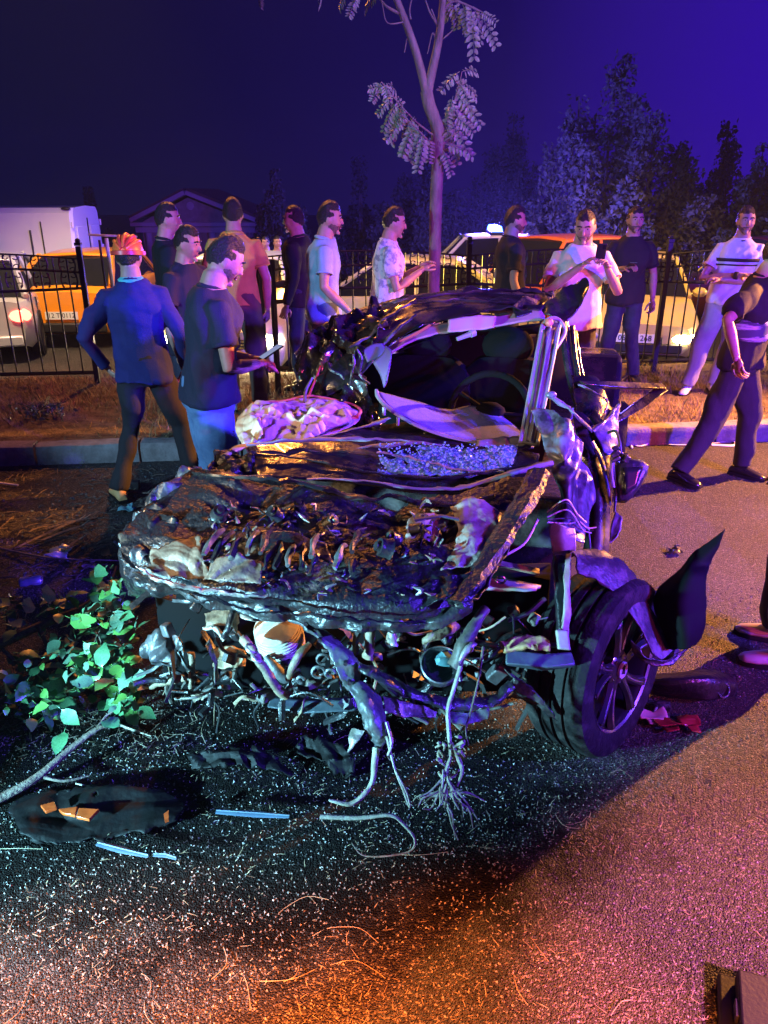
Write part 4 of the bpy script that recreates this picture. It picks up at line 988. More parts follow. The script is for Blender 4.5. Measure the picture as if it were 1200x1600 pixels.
# ================================================================== THE WRECK
WO = Vector((-.10, 2.2, 0)); WB = Vector((math.sin(R(16)), math.cos(R(16)), 0)); WR = Vector((WB.y, -WB.x, 0))
def C(s, t, z): return WO + WB * s + WR * t + Vector((0, 0, z))
wk = thing('wrecked_car', 'crushed dark car with torn bonnet, folded roof and splayed front wheel', 'car', WO)
def Q(*rows): return [[(P(*p) if True else None) for p in r] for r in rows]
M_body = mat('dirty_black_paint', (0.010, 0.010, 0.012), .16, (0.045, .035, .026), 5, lo=.48, hi=.72, rough2=.62, bump=.12, bscale=70, coat=.3)
M_mud = mat('muddy_metal', (0.011, .011, .014), .36, (0.15, .115, .08), 4.2, lo=.55, hi=.70, rough2=.7, bump=.5, bscale=55, detail=9)
M_bare = mat('scraped_metal', (0.34, .32, .30), .35, (0.06, .055, .055), 9, lo=.40, hi=.66, metal=.5, rough2=.6, bump=.3, bscale=60)
M_fend = mat('scraped_fender', (0.13, .13, .19), .28, (0.014, .014, .02), 6, lo=.46, hi=.62, rough2=.5, bump=.2, bscale=50, stretch=(1, 1, .5))
M_wing = mat('crumpled_wing', (0.09, .09, .11), .28, (0.012, .012, .014), 7, lo=.38, hi=.52, rough2=.4, bump=.3, bscale=50, coat=.3)
M_primer = mat('underside_primer', (0.40, .36, .31), .5, (0.20, .16, .12), 6, rough2=.7, bump=.15)
M_bplas = mat('bay_plastic', (0.014, .014, .016), .32, (0.05, .045, .04), 8, lo=.5, hi=.75, rough2=.7, bump=.3, bscale=60)
M_steel = mat('dusty_steel', (0.16, .17, .18), .4, (0.05, .05, .05), 11, metal=.6, rough2=.65, bump=.25)
M_alu = mat('cast_aluminium', (0.40, .37, .32), .45, (0.10, .09, .075), 12, metal=.55, rough2=.6, bump=.3)
M_rubber = mat('hose_rubber', (0.03, .028, .026), .55, (0.12, .10, .08), 10, bump=.2)
M_cork = mat('tan_hose', (0.30, .22, .14), .6, (.08, .06, .04), 14, bump=.35)
M_void = mat('bay_shade_black', (0.003, 0.003, 0.0035), .9, spec=.1)
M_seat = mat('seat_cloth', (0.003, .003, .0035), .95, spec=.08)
M_trim = mat('pale_trim', (0.22, .215, .23), .5, (.13, .125, .14), 6, bump=.15)
M_bag = mat('airbag_nylon', (0.52, .45, .36), .7, (.42, .34, .26), 3, bump=.1, bscale=200)
M_bagedge = mat('airbag_seam', (0.62, .20, .10), .7)
M_glassx = mat('shattered_glass', (0.10, .32, .36), .12, (.45, .62, .62), 90, lo=.5, hi=.68, bump=1.0, bscale=150, rough2=.4)
M_wire = mat('wire', (.02, .02, .02), .4); M_wirep = mat('pale_wire', (.45, .42, .38), .5)
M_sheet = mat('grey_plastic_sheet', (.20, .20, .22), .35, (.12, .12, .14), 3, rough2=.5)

# dark hull that closes the car: sills, floor, bulkhead and rear body
mb = MB()
def ringC(s, hw, z0, z1): return [C(s, -hw, z0), C(s, hw, z0), C(s, hw * 1.02, (z0 + z1) / 2), C(s, hw * .98, z1), C(s, -hw * .98, z1), C(s, -hw * 1.02, (z0 + z1) / 2)]
rings = [ringC(.95, .62, .28, .62), ringC(1.05, .66, .24, .80), ringC(1.7, .80, .22, .70), ringC(3.3, .84, .22, .72), ringC(3.6, .84, .26, .95), ringC(4.0, .80, .34, .92), ringC(4.12, .72, .42, .86)]
vs = [v for r in rings for v in r]; k = 6
fs = [(i * k + a, i * k + (a + 1) % k, (i + 1) * k + (a + 1) % k, (i + 1) * k + a) for i in range(len(rings) - 1) for a in range(k)] + [tuple(range(k)), tuple((len(rings) - 1) * k + a for a in range(k))]
mb.add(vs, fs); mb.build('hull', M_body, wk, 25, True, .03)
for s_, sd in ((3.35, 1), (3.35, -1)):   # rear wheels
    t = MB(); Mx = Matrix.Translation(C(s_, sd * .80, .335)) @ Matrix.Rotation(-math.atan2(WR.y, WR.x) * -1, 4, 'Z') @ Matrix.Rotation(R(90), 4, 'Y')
    t.lathe([(.21, -.1), (.31, -.1), (.335, -.07), (.335, .07), (.31, .1), (.21, .1)], Mx, 32, closed=True); wh = t.build('wheel', M_tyre, wk, 40, True)
    t = MB(); t.lathe([(0, .03), (.06, .05), (.20, .02), (.215, .08), (.215, -.08), (0, -.05)], Mx, 24); t.build('rim', M_rim, wh, 40, True)

# bonnet: crushed and torn
hood_rows = [[P(300, 735, 2.80), P(360, 742, 2.72), P(430, 752, 2.68), P(500, 768, 2.64), P(580, 784, 2.60), P(650, 786, 2.60), P(720, 772, 2.64), P(790, 752, 2.68), P(846, 742, 2.70)],
 [P(240, 785, 2.62), P(330, 782, 2.60), P(430, 792, 2.56), P(520, 805, 2.53), P(600, 822, 2.48), P(670, 815, 2.5), P(730, 800, 2.52), P(785, 790, 2.55), P(822, 788, 2.56)],
 [P(198, 822, 2.50), P(310, 826, 2.44), P(410, 832, 2.42), P(510, 842, 2.40), P(600, 858, 2.35), P(670, 856, 2.36), P(720, 845, 2.38), P(765, 840, 2.41), P(800, 832, 2.43)],
 [P(186, 862, 2.40), P(300, 866, 2.32), P(400, 876, 2.28), P(500, 888, 2.26), P(600, 900, 2.22), P(660, 902, 2.23), P(705, 895, 2.25), P(740, 890, 2.28), P(770, 878, 2.30)],
 [P(205, 888, 2.33), P(310, 908, 2.24), P(400, 922, 2.18), P(500, 934, 2.15), P(600, 944, 2.12), P(650, 948, 2.12), P(690, 944, 2.13), P(718, 930, 2.16), P(742, 916, 2.19)],
 [P(230, 902, 2.32), P(325, 930, 2.23), P(420, 948, 2.17), P(500, 958, 2.14), P(600, 966, 2.11), P(650, 968, 2.11), P(688, 964, 2.12), P(706, 952, 2.14), P(722, 940, 2.16)]]
def hood_hole(u, v):
    if .60 < u < .76 and .22 < v < .40 and (u - .68) ** 2 / .0064 + (v - .31) ** 2 / .0081 < 1: return True
    return False
panel('bonnet', hood_rows, M_mud, wk, 240, 150, .065, 5.5, 11, .004, .022, .20, 9.0, 4, 14, octs=9, msk=2.6, hole_fn=hood_hole)
# second torn layer underneath (inner frame of the bonnet)
panel('bonnet_inner', [[p - Vector((0, -.02, .06)) for p in r] for r in hood_rows[:]], M_bplas, wk, 110, 60, .045, 9.0, 5, .004, .01, .06, 7.0, 9, 20, octs=5)
# lip of the bonnet: folded edge running from the wing to the nose on the right
for off, wd, m_ in ((0, .040, M_mud), (.018, .012, M_bare), (-.008, .010, M_primer), (-.026, .012, M_body)):
    pts = [P(842 + off * 300, 744, 2.66), P(822 + off * 300, 786, 2.52), P(790 + off * 300, 838, 2.38), P(752 + off * 300, 898, 2.24), P(712 + off * 300, 952, 2.10)]
    mb = MB(); mb.tube([p + Vector((0, 0, .018)) for p in pts], [wd, wd * 1.1, wd, wd * .9, wd * .8], 6, smooth=6, flat=.45); mb.build('bonnet_edge', m_, wk, 30, True)
# torn rear edge of the bonnet: pale crumpled flange
mb = MB(); mb.tube([P(300, 738, 2.76), P(350, 744, 2.70), P(420, 748, 2.66), P(485, 758, 2.64), P(545, 776, 2.60), P(590, 780, 2.58), P(612, 774, 2.58), P(660, 788, 2.56), P(720, 786, 2.58), P(770, 774, 2.60)],
    [.012, .018, .016, .014, .018, .010, .016, .018, .015, .02], 7, smooth=7, flat=.6); mb.build('bonnet_flange', M_body, wk, 40, True)
panel('bonnet_flap', [[P(705, 790, 2.50), P(745, 780, 2.52), P(790, 800, 2.48)], [P(715, 840, 2.38), P(755, 830, 2.40), P(785, 842, 2.38)], [P(690, 890, 2.24), P(730, 885, 2.26), P(762, 880, 2.28)]], mat('tan_dented', (.27, .22, .20), .4, (.12, .08, .05), 9, lo=.45, hi=.68, bump=.5, bscale=35), wk, 40, 40, .022, 9, 33, .004, .012, .14, 11, 2, 25)
panel('bonnet_flap', [[P(640, 925, 2.16), P(690, 900, 2.20), P(735, 895, 2.22)], [P(660, 950, 2.11), P(700, 935, 2.13), P(725, 920, 2.16)]], M_mud, wk, 30, 20, .025, 12, 41, .004, .014, .25, 14, 2, 25)
panel('bonnet_flap', [[P(640, 810, 2.52), P(665, 802, 2.53), P(700, 812, 2.5)], [P(630, 850, 2.40), P(662, 860, 2.38), P(690, 850, 2.4)]], mat('pale_tear', (.24, .21, .22), .45, (.2, .17, .16), 9), wk, 24, 20, .03, 10, 43, .004, .014, .2, 12, 5, 25)
# nose panel on the left, dusty and smooth, with the lamp frame below it
panel('nose_panel', [[P(238, 862, 2.36), P(270, 852, 2.35), P(312, 838, 2.36)], [P(236, 880, 2.30), P(275, 872, 2.28), P(318, 868, 2.28)], [P(222, 898, 2.28), P(275, 900, 2.24), P(325, 902, 2.21)]], mat('dusty_panel', (.17, .125, .09), .5, (.03, .024, .02), 5, lo=.4, hi=.66, bump=.3), wk, 40, 32, .02, 12, 3, .005, .016, .06, 10, 3)
panel('nose_panel', [[P(338, 872, 2.25), P(372, 868, 2.24), P(410, 880, 2.22)], [P(318, 905, 2.20), P(360, 908, 2.18), P(410, 915, 2.16)]], mat('dusty_panel', (.2, .15, .1)), wk, 40, 24, .03, 14, 6, .005, .018, .12, 12, 6)
mb = MB(); mb.tube([P(212, 886, 2.26), P(240, 902, 2.22), P(290, 918, 2.17), P(350, 926, 2.14), P(420, 932, 2.12)], [.004, .008, .010, .009, .005], 6, smooth=12, flat=.7); mb.build('nose_trim', M_bare, wk, 40, True)
mb = MB(); mb.tube([P(205, 893, 2.26), P(250, 912, 2.2), P(330, 935, 2.14), P(400, 955, 2.10), P(460, 958, 2.09), P(560, 968, 2.07), P(660, 975, 2.07)], [.004, .006, .008, .006, .007, .008, .004], 6, smooth=14, flat=.6); mb.build('nose_trim', M_body, wk, 40, True)

# intake runners showing through the torn bonnet: a row of short ribbed bars
for k, (x0, y0, x1, y1) in enumerate(((352, 842, 318, 884), (366, 846, 334, 892), (382, 848, 362, 886), (404, 846, 388, 884), (424, 842, 408, 880), (440, 856, 412, 906), (462, 868, 448, 900), (478, 862, 470, 904), (508, 868, 484, 912), (540, 866, 522, 904), (562, 846, 548, 880), (556, 886, 548, 912), (494, 852, 486, 884), (448, 862, 430, 904))):
    mb = MB(); a = P(x0, y0, 2.30 + .02 * (k % 3)); b = P(x1, y1, 2.17 + .02 * (k % 2)); a.z += .035; b.z += .035
    mb.tube([a, (a + b) / 2 + Vector((0, 0, .014)), b], [.009, .012, .008], 7, smooth=4); mb.build('intake_rib', M_bplas if k % 3 else M_steel, wk, 50, True)
panel('intake_cover', [[P(400, 832, 2.34), P(450, 832, 2.34), P(510, 850, 2.32)], [P(408, 860, 2.27), P(460, 862, 2.26), P(520, 878, 2.24)]], M_bplas, wk, 24, 12, .012, 10, 8, .006, .008)
for k, (px, py, d, r_) in enumerate(((596, 868, 2.28, .03), (612, 852, 2.34, .02), (428, 812, 2.44, .022), (468, 800, 2.5, .018), (345, 812, 2.44, .024), (520, 826, 2.42, .02), (655, 838, 2.40, .018))):
    mb = MB(); c = P(px, py, d); mb.lathe([(0, .02), (r_ * .5, .022), (r_ * .55, .008), (r_, .010), (r_ * 1.1, -.02), (r_ * 1.3, -.03)], Matrix.Translation(c + Vector((0, 0, .03))) @ Matrix.Rotation(R(40), 4, 'X') @ Matrix.Rotation(R(20 * (k - 3)), 4, 'Y'), 16); mb.build('filler_cap', M_bplas, wk, 40, True)
for k, (pts, m_) in enumerate((([(652, 868), (662, 828), (672, 834)], M_mud), ([(664, 876), (680, 838)], M_cork), ([(672, 872), (690, 842)], M_mud), ([(650, 812), (690, 808), (718, 812)], M_steel))):
    mb = MB(); mb.tube([P(x, y, 2.36) for x, y in pts], .010, 6, flat=.5); mb.build('bracket', m_, wk, 30, True)

# left wing: crumpled purple-lit folds
panel('left_wing', [[P(300, 730, 2.86), P(330, 735, 2.80), P(372, 750, 2.74)], [P(245, 770, 2.70), P(285, 785, 2.64), P(335, 790, 2.62)], [P(205, 812, 2.56), P(245, 830, 2.48), P(300, 830, 2.46)], [P(184, 845, 2.5), P(205, 858, 2.44), P(232, 866, 2.38)], [P(186, 885, 2.46), P(200, 895, 2.42), P(225, 900, 2.38)]], M_wing, wk, 70, 90, .075, 11, 61, .004, .012, .20, 9, 3, 22, octs=6)
panel('left_wing_side', [[P(184, 845, 2.50), P(200, 850, 2.46), P(235, 860, 2.42)], [P(188, 895, 2.5), P(205, 905, 2.46), P(240, 905, 2.42)], [P(200, 930, 2.55), P(225, 935, 2.52), P(260, 930, 2.5)]], M_body, wk, 20, 20, .02, 8, 62, .004, .012)

# cowl and dashboard region between bonnet and cabin
panel('cowl_panel', [[P(384, 700, 3.00), P(450, 690, 3.05), P(560, 690, 3.05), P(680, 694, 3.05), P(780, 700, 3.02), P(842, 708, 2.98)], [P(392, 722, 2.88), P(460, 716, 2.90), P(560, 720, 2.90), P(680, 730, 2.88), P(780, 734, 2.86), P(842, 728, 2.86)], [P(400, 745, 2.76), P(470, 748, 2.75), P(560, 756, 2.74), P(680, 772, 2.71), P(770, 768, 2.72), P(846, 750, 2.76)]], M_body, wk, 80, 30, .010, 6, 71, .005, .006, 0)
for (pts, rad, m_) in (([(384, 700, 2.96), (470, 692, 3.0), (560, 690, 3.0), (640, 694, 2.98)], [.010, .012, .012, .006], M_sheet), ([(400, 715, 2.88), (480, 722, 2.86), (570, 742, 2.80), (680, 752, 2.76), (760, 742, 2.78), (846, 732, 2.82)], [.008, .008, .009, .010, .010, .012], M_body),
        ([(590, 712, 2.90), (650, 722, 2.86), (720, 738, 2.80), (790, 742, 2.78)], [.005, .005, .006, .008], M_bare), ([(480, 752, 2.73), (570, 756, 2.71), (660, 768, 2.69), (730, 764, 2.70), (800, 744, 2.74), (860, 728, 2.8)], [.006, .008, .010, .012, .016, .02], M_sheet)):
    mb = MB(); mb.tube([P(*p) + Vector((0, 0, .012)) for p in pts], rad, 7, smooth=6, flat=.6); mb.build('wiper_rail', m_, wk, 40, True)
panel('dashboard', [[P(500, 676, 3.3), P(580, 664, 3.4), P(700, 660, 3.4), P(830, 668, 3.35)], [P(440, 692, 3.1), P(560, 690, 3.12), P(700, 694, 3.12), P(835, 700, 3.08)]], M_bplas, wk, 40, 14, .014, 6, 72, .006, .006)
mb = MB(); mb.tube([P(470, 690, 3.08), P(530, 676, 3.1), P(575, 664, 3.12), P(600, 655, 3.14), P(612, 652, 3.14)], [.004, .012, .022, .020, .006], 8, smooth=5, flat=.35); mb.build('windscreen_trim', M_trim, wk, 50, True)
mb = MB(); mb.tube([P(440, 700, 3.02), P(560, 700, 3.0), P(640, 692, 3.0), P(690, 696, 2.98)], [.004, .012, .016, .010], 8, smooth=5, flat=.5); mb.build('windscreen_trim', M_trim, wk, 50, True)
# curved blade of laminated windscreen lying over the dash
gl = panel('windscreen_blade', [[P(590, 611, 3.42), P(650, 628, 3.44), P(700, 640, 3.44), P(745, 634, 3.45), P(790, 655, 3.36), P(826, 690, 3.16)], [P(600, 628, 3.34), P(655, 652, 3.28), P(705, 664, 3.26), P(750, 664, 3.26), P(790, 676, 3.22), P(828, 694, 3.13)], [P(622, 646, 3.28), P(665, 668, 3.2), P(705, 680, 3.16), P(750, 690, 3.13), P(790, 694, 3.12), P(830, 697, 3.11)]], mat('milky_glass', (.22, .23, .34), .20, (.16, .17, .26), 30, rough2=.32), wk, 50, 16, .004, 5, 81, .006, .003)
mb = MB(); mb.tube([P(588, 609, 3.41), P(592, 622, 3.36), P(610, 640, 3.29), P(650, 664, 3.20), P(700, 682, 3.15), P(760, 694, 3.10), P(828, 700, 3.09)], [.008, .011, .012, .011, .010, .008, .006], 8, smooth=6, flat=.6); mb.build('windscreen_edge', M_trim, wk, 50, True)
for (x, y) in ((600, 636), (622, 652), (664, 676)):
    mb = MB(); p = P(x, y, 3.24); mb.tube([p, p + Vector((0.0, 0, -.035))], .009, 6); mb.build('clip', M_trim, wk, 40, True)
panel('instrument_bezel', [[P(745, 690, 3.08), P(790, 683, 3.1), P(832, 690, 3.08)], [P(742, 700, 3.04), P(790, 702, 3.02), P(830, 700, 3.04)]], M_trim, wk, 14, 6, .012, 14, 9, .008, .01)
# crazed glass
panel('crazed_windscreen', [[P(596, 706, 2.99), P(660, 699, 3.01), P(730, 702, 3.0), P(808, 696, 3.0)], [P(592, 722, 2.90), P(660, 718, 2.91), P(730, 722, 2.89), P(804, 716, 2.92)], [P(588, 738, 2.82), P(660, 742, 2.80), P(730, 744, 2.78), P(790, 736, 2.82)]], M_glassx, wk, 70, 26, .016, 22, 91, .006, .014, .10, 16, 2, 0)
gr = random.Random(5); mb = MB()
for k in range(420):
    x = gr.uniform(592, 800); y = gr.uniform(702, 748) ; p = P(x, y, 2.99 - (y - 700) * .0042) + Vector((0, 0, .02 + gr.random() * .012)); s_ = gr.uniform(.003, .007)
    mb.box(p, (s_, s_ * 1.2, s_ * .7), Matrix.Rotation(gr.uniform(0, 3), 3, 'Z') @ Matrix.Rotation(gr.uniform(-.8, .8), 3, 'X'))
o = mb.build('glass_crumbs', mat('glass_crumb', (.25, .55, .60), .08, spec=.8), wk, 0, True); o['kind'] = 'stuff'

# airbag
bag_rows = [[P(372, 652, 3.36), P(400, 628, 3.44), P(440, 626, 3.48), P(490, 622, 3.5), P(530, 628, 3.48), P(562, 640, 3.4)],
            [P(368, 672, 3.25), P(400, 646, 3.30), P(445, 642, 3.32), P(490, 640, 3.32), P(530, 645, 3.32), P(563, 652, 3.32)],
            [P(376, 690, 3.16), P(405, 672, 3.18), P(445, 668, 3.18), P(490, 668, 3.18), P(525, 664, 3.22), P(556, 662, 3.28)],
            [P(384, 700, 3.10), P(410, 694, 3.10), P(445, 692, 3.10), P(490, 688, 3.12), P(520, 678, 3.2), P(545, 668, 3.26)]]
bg_ = panel('airbag', bag_rows, M_bag, wk, 170, 100, .052, 21, 101, .003, .004, 0, 5, 0, 40, octs=5, fade=True); bg_['label'] = 'deflated pale crumpled airbag with red seam'
mb = MB(); mb.tube([p + Vector((0, 0, .012)) for p in (P(395, 634, 3.40), P(440, 631, 3.45), P(475, 623, 3.49), P(500, 624, 3.49), P(545, 634, 3.44), P(562, 643, 3.38), P(556, 656, 3.32), P(520, 664, 3.26))], .010, 7, smooth=6, flat=.5); mb.build('airbag_seam', M_bagedge, wk, 50, True)
panel('airbag_fold', [[P(382, 655, 3.22), P(398, 642, 3.28), P(412, 630, 3.36)], [P(378, 680, 3.14), P(396, 668, 3.17), P(408, 660, 3.2)], [P(384, 698, 3.07), P(400, 690, 3.1), P(412, 684, 3.12)]], M_bag, wk, 40, 50, .05, 16, 103, .003, .003, 0, 5, 0, 60)
mb = MB(); mb.tube([P(352, 712, 2.94), P(372, 700, 3.0), P(396, 694, 3.05)], [.016, .022, .012], 8, flat=.5, smooth=4); mb.build('wing_bracket', M_primer, wk, 40, True)
panel('torn_insulation', [[P(340, 700, 3.0), P(372, 706, 2.95), P(402, 706, 2.95)], [P(322, 735, 2.84), P(350, 742, 2.80), P(398, 745, 2.78)]], M_mud, wk, 24, 20, .04, 14, 105, .005, .02, .15, 14)

# roof: folded down on the left
roof_rows = [[P(512, 618, 3.50), P(560, 590, 3.52), P(598, 548, 3.58), P(650, 512, 3.66), P(740, 490, 3.72), P(846, 484, 3.74)],
             [P(488, 580, 3.66), P(535, 545, 3.70), P(592, 512, 3.76), P(655, 484, 3.82), P(750, 474, 3.86), P(856, 474, 3.86)],
             [P(470, 560, 3.95), P(510, 520, 4.0), P(585, 490, 4.1), P(655, 466, 4.15), P(760, 462, 4.2), P(862, 464, 4.2)],
             [P(464, 560, 4.6), P(508, 512, 4.7), P(588, 480, 4.8), P(660, 460, 4.9), P(760, 457, 5.0), P(866, 461, 5.0)],
             [P(490, 575, 5.3), P(520, 540, 5.35), P(590, 515, 5.4), P(660, 490, 5.45), P(760, 488, 5.5), P(866, 492, 5.5)]]
panel('roof', roof_rows, M_body, wk, 150, 90, .05, 5.0, 111, .006, .006, 0, 5, 0, 24, octs=6, msk=2.0)
for (pts, rad, m_) in (([(650, 470, 3.98), (740, 460, 4.05), (800, 458, 4.06), (862, 466, 4.0)], [.008, .010, .010, .012], M_body), ([(640, 478, 3.86), (720, 472, 3.88), (790, 478, 3.84), (846, 486, 3.8)], [.008, .009, .010, .010], M_body),
        ([(560, 525, 3.75), (600, 500, 3.78), (650, 472, 3.84)], [.012, .016, .010], M_body), ([(545, 545, 3.62), (575, 530, 3.66), (602, 500, 3.74), (640, 478, 3.80)], [.010, .010, .012, .008], M_fend), ([(590, 552, 3.55), (616, 522, 3.6), (648, 496, 3.68)], [.008, .014, .008], M_fend)):
    mb = MB(); mb.tube([P(*p) + Vector((0, -.02, .014)) for p in pts], rad, 7, smooth=6, flat=.6); mb.build('roof_crease', m_, wk, 40, True)
panel('roof_side_rail', [[P(490, 520, 3.85), P(530, 500, 3.9), P(590, 474, 4.0)], [P(500, 545, 3.70), P(545, 520, 3.74), P(600, 490, 3.8)], [P(520, 580, 3.56), P(560, 555, 3.58), P(610, 515, 3.64)]], M_body, wk, 60, 44, .07, 12, 113, .005, .01, .05, 9, 4, 20)
panel('left_door', [[P(480, 520, 3.82), P(510, 530, 3.72), P(545, 560, 3.60), P(572, 590, 3.50)], [P(464, 565, 3.76), P(500, 585, 3.62), P(540, 610, 3.50), P(580, 625, 3.42)], [P(456, 605, 3.70), P(500, 630, 3.55), P(545, 645, 3.42), P(590, 650, 3.36)], [P(450, 650, 3.64), P(500, 670, 3.5), P(550, 680, 3.38), P(596, 676, 3.3)]], M_body, wk, 80, 80, .07, 10, 115, .005, .012, .06, 8, 5, 20, octs=6)
mb = MB(); mb.tube([P(508, 548, 3.66), P(498, 580, 3.60), P(484, 615, 3.56), P(476, 640, 3.55)], [.004, .006, .006, .004], 6, smooth=4); mb.build('door_wiring', mat('red_wire', (.35, .02, .02), .5), wk, 40, True)
for k in range(7):
    rr = random.Random(k + 50); mb = MB(); x, y = rr.uniform(465, 560), rr.uniform(540, 640); pts = [P(x, y, 3.5)]
    for j in range(3): x += rr.uniform(-16, 16); y += rr.uniform(6, 26); pts.append(P(x, y, 3.47 + rr.uniform(-.03, .03)))
    mb.tube(pts, [.005, .009, .007, .004], 6, smooth=4); mb.build('torn_strip', M_bare if k % 2 else M_bplas, wk, 40, True)
# inner left pillar, bright
panel('left_pillar', [[P(603, 540, 3.50), P(598, 552, 3.48), P(582, 566, 3.47)], [P(612, 552, 3.46), P(606, 572, 3.44), P(594, 586, 3.44)], [P(604, 590, 3.42), P(603, 600, 3.42), P(600, 606, 3.42)]], mat('dim_trim', (.07, .05, .13), .6), wk, 8, 12, .003, 5, 4, .008)
panel('left_pillar', [[P(566, 548, 3.52), P(582, 538, 3.54), P(598, 536, 3.54)], [P(574, 566, 3.49), P(588, 560, 3.50), P(606, 548, 3.51)]], mat('dim_trim', (.07, .05, .13), .6), wk, 8, 8, .004, 5, 5, .006)
# header rail, pinkish lining
panel('header_rail', [[P(606, 545, 3.60), P(640, 522, 3.64), P(700, 504, 3.70), P(770, 494, 3.74), P(846, 484, 3.76)], [P(600, 560, 3.54), P(638, 536, 3.58), P(700, 518, 3.64), P(772, 510, 3.68), P(850, 500, 3.70)]], mat('lining', (.24, .15, .17), .7, (.2, .12, .14), 5), wk, 40, 8, .012, 7, 7, .01, .006)
mb = MB(); mb.tube([P(624, 534, 3.56), P(650, 522, 3.58), P(672, 508, 3.62)], [.010, .014, .012], 4, flat=.5); mb.build('handle_bracket', mat('red_trim', (.45, .12, .10), .5), wk, 30, True)
panel('header_patch', [[P(700, 500, 3.64), P(740, 494, 3.66), P(775, 494, 3.68)], [P(700, 518, 3.60), P(740, 516, 3.62), P(772, 512, 3.64)]], mat('lining_pale', (.28, .18, .22), .7), wk, 16, 8, .008, 9, 8, .01, .004)
mb = MB(); mb.tube([P(714, 530, 3.6), P(735, 522, 3.62)], [.010, .013], 8); mb.tube([P(735, 522, 3.62), P(742, 519, 3.63)], [.018, .018], 8); mb.build('dome_light', M_trim, wk, 40, True)
# right pillar (lit pink), with seal strip and top joint
def beam(name, a0, a1, b0, b1, th, m_, off=(0, 0, 0), sub=8):
    """tapering board between two edges given by end points"""
    g = []; o = Vector(off)
    for k in range(sub + 1):
        t = k / sub; g.append([a0.lerp(b0, t) + o, a1.lerp(b1, t) + o])
    return panel(name, g, m_, wk, 6, sub, .004, 6, 12, th, 0)
beam('right_pillar', P(846, 506, 3.66), P(876, 508, 3.64), P(812, 690, 3.05), P(842, 694, 3.02), .03, M_trim)
beam('right_pillar_face', P(852, 512, 3.61), P(868, 513, 3.60), P(822, 688, 3.01), P(834, 690, 3.0), .012, M_trim)
for x0, x1, w_ in ((847, 813, .008), (875, 840, .007), (861, 829, .003)):
    mb = MB(); mb.tube([P(x0, 508, 3.60), P(x1, 690, 2.99)], w_, 6); mb.build('pillar_flange', M_trim, wk, 40, True)
mb = MB(); mb.tube([P(848, 515, 3.60), P(853, 502, 3.62), P(864, 497, 3.64), P(875, 502, 3.64), P(882, 520, 3.60), P(868, 545, 3.48)], .010, 8, smooth=5); mb.build('pillar_seal', M_trim, wk, 50, True)
mb = MB(); mb.ell(P(858, 504, 3.60), (.02, .02, .02), n=8); mb.build('pillar_bolt', mat('red_trim', (.4, .1, .1)), wk, 50, True)
# right door: window frame, strips, opened and bent
for k, (x0, x1, x2, m_, w_) in enumerate(((866, 890, 912, M_body, .016), (872, 898, 918, M_chrome, .006), (880, 905, 924, M_body, .012), (886, 912, 932, M_chrome, .004))):
    mb = MB(); mb.tube([P(x0 + 14, 506 - 8 + 6 * k, 3.72), P(x1 - 4, 570, 3.60), P(x2 - 6, 650, 3.46)], w_, 7, smooth=6); mb.build('door_frame', m_, wk, 50, True)
panel('roof_flap', [[P(842, 486, 3.78), P(868, 462, 3.84), P(890, 446, 3.88), P(916, 433, 3.9)], [P(852, 494, 3.72), P(878, 480, 3.76), P(900, 462, 3.8), P(920, 440, 3.86)], [P(872, 500, 3.68), P(890, 498, 3.7), P(905, 476, 3.74), P(918, 452, 3.8)]], M_body, wk, 40, 26, .022, 10, 121, .008, .008)
panel('roof_flap', [[P(800, 480, 3.78), P(830, 462, 3.9), P(850, 458, 3.95)], [P(806, 496, 3.70), P(838, 486, 3.74), P(862, 478, 3.8)]], M_mud, wk, 24, 16, .022, 11, 122, .006, .006)
# seats, steering wheel
for (px, d, w_) in ((790, 3.85, .23), (665, 3.9, .24), (722, 4.5, .22)):
    c = P(px, 600, d)
    def sfn(v): return Vector((v.x, v.y * .8, v.z))
    mb = MB(); rot = WB.to_track_quat('Y', 'Z').to_matrix()
    def se(v, e=4): n_ = (abs(v.x / w_) ** e + abs(v.z / .33) ** e) ** (-1 / e) if (abs(v.x) + abs(v.z)) > 1e-6 else 1; n_ = min(n_, 1.35); return Vector((v.x * n_, v.y, v.z * n_))
    mb.ell((c.x, c.y, .92), (w_, .09, .33), rot, 20, fn=se); s_o = mb.build('seat', M_seat, wk, 60, True)
    mb = MB(); mb.ell((c.x, c.y, 1.30), (.13, .055, .10), rot, 16); mb.build('headrest', M_seat, s_o, 60, True)
    mb = MB(); mb.ell((c.x - .1, c.y - .28, .60), (w_, .28, .09), rot, 16); mb.build('cushion', M_seat, s_o, 60, True)
sw = P(765, 645, 3.42); Mx = Matrix.Translation(sw) @ WB.to_track_quat('Y', 'Z').to_matrix().to_4x4() @ Matrix.Rotation(R(68), 4, 'X')
mb = MB(); mb.tube([Mx @ Vector((.18 * math.cos(a), .18 * math.sin(a), 0)) for a in [k * 2 * math.pi / 28 for k in range(29)]], .017, 8, cap=False); st = mb.build('steering_wheel', M_seat, wk, 60, True)
mb = MB(); mb.ell(Mx @ Vector((0, 0, 0)), (.075, .06, .05), None, 12); mb.build('hub', M_seat, st, 60, True)
for a in (0, 150, 210):
    mb = MB(); mb.tube([Mx @ Vector((.05 * math.cos(R(a)), .05 * math.sin(R(a)), 0)), Mx @ Vector((.175 * math.cos(R(a)), .175 * math.sin(R(a)), 0))], .016, 6, flat=.5); mb.build('spoke', M_seat, st, 40, True)
panel('headliner', [[P(620, 548, 3.8), P(700, 524, 3.85), P(845, 505, 3.85)], [P(620, 540, 5.3), P(700, 530, 5.3), P(870, 520, 5.3)]], M_seat, wk, 12, 10, .01, 5, 131, .006)
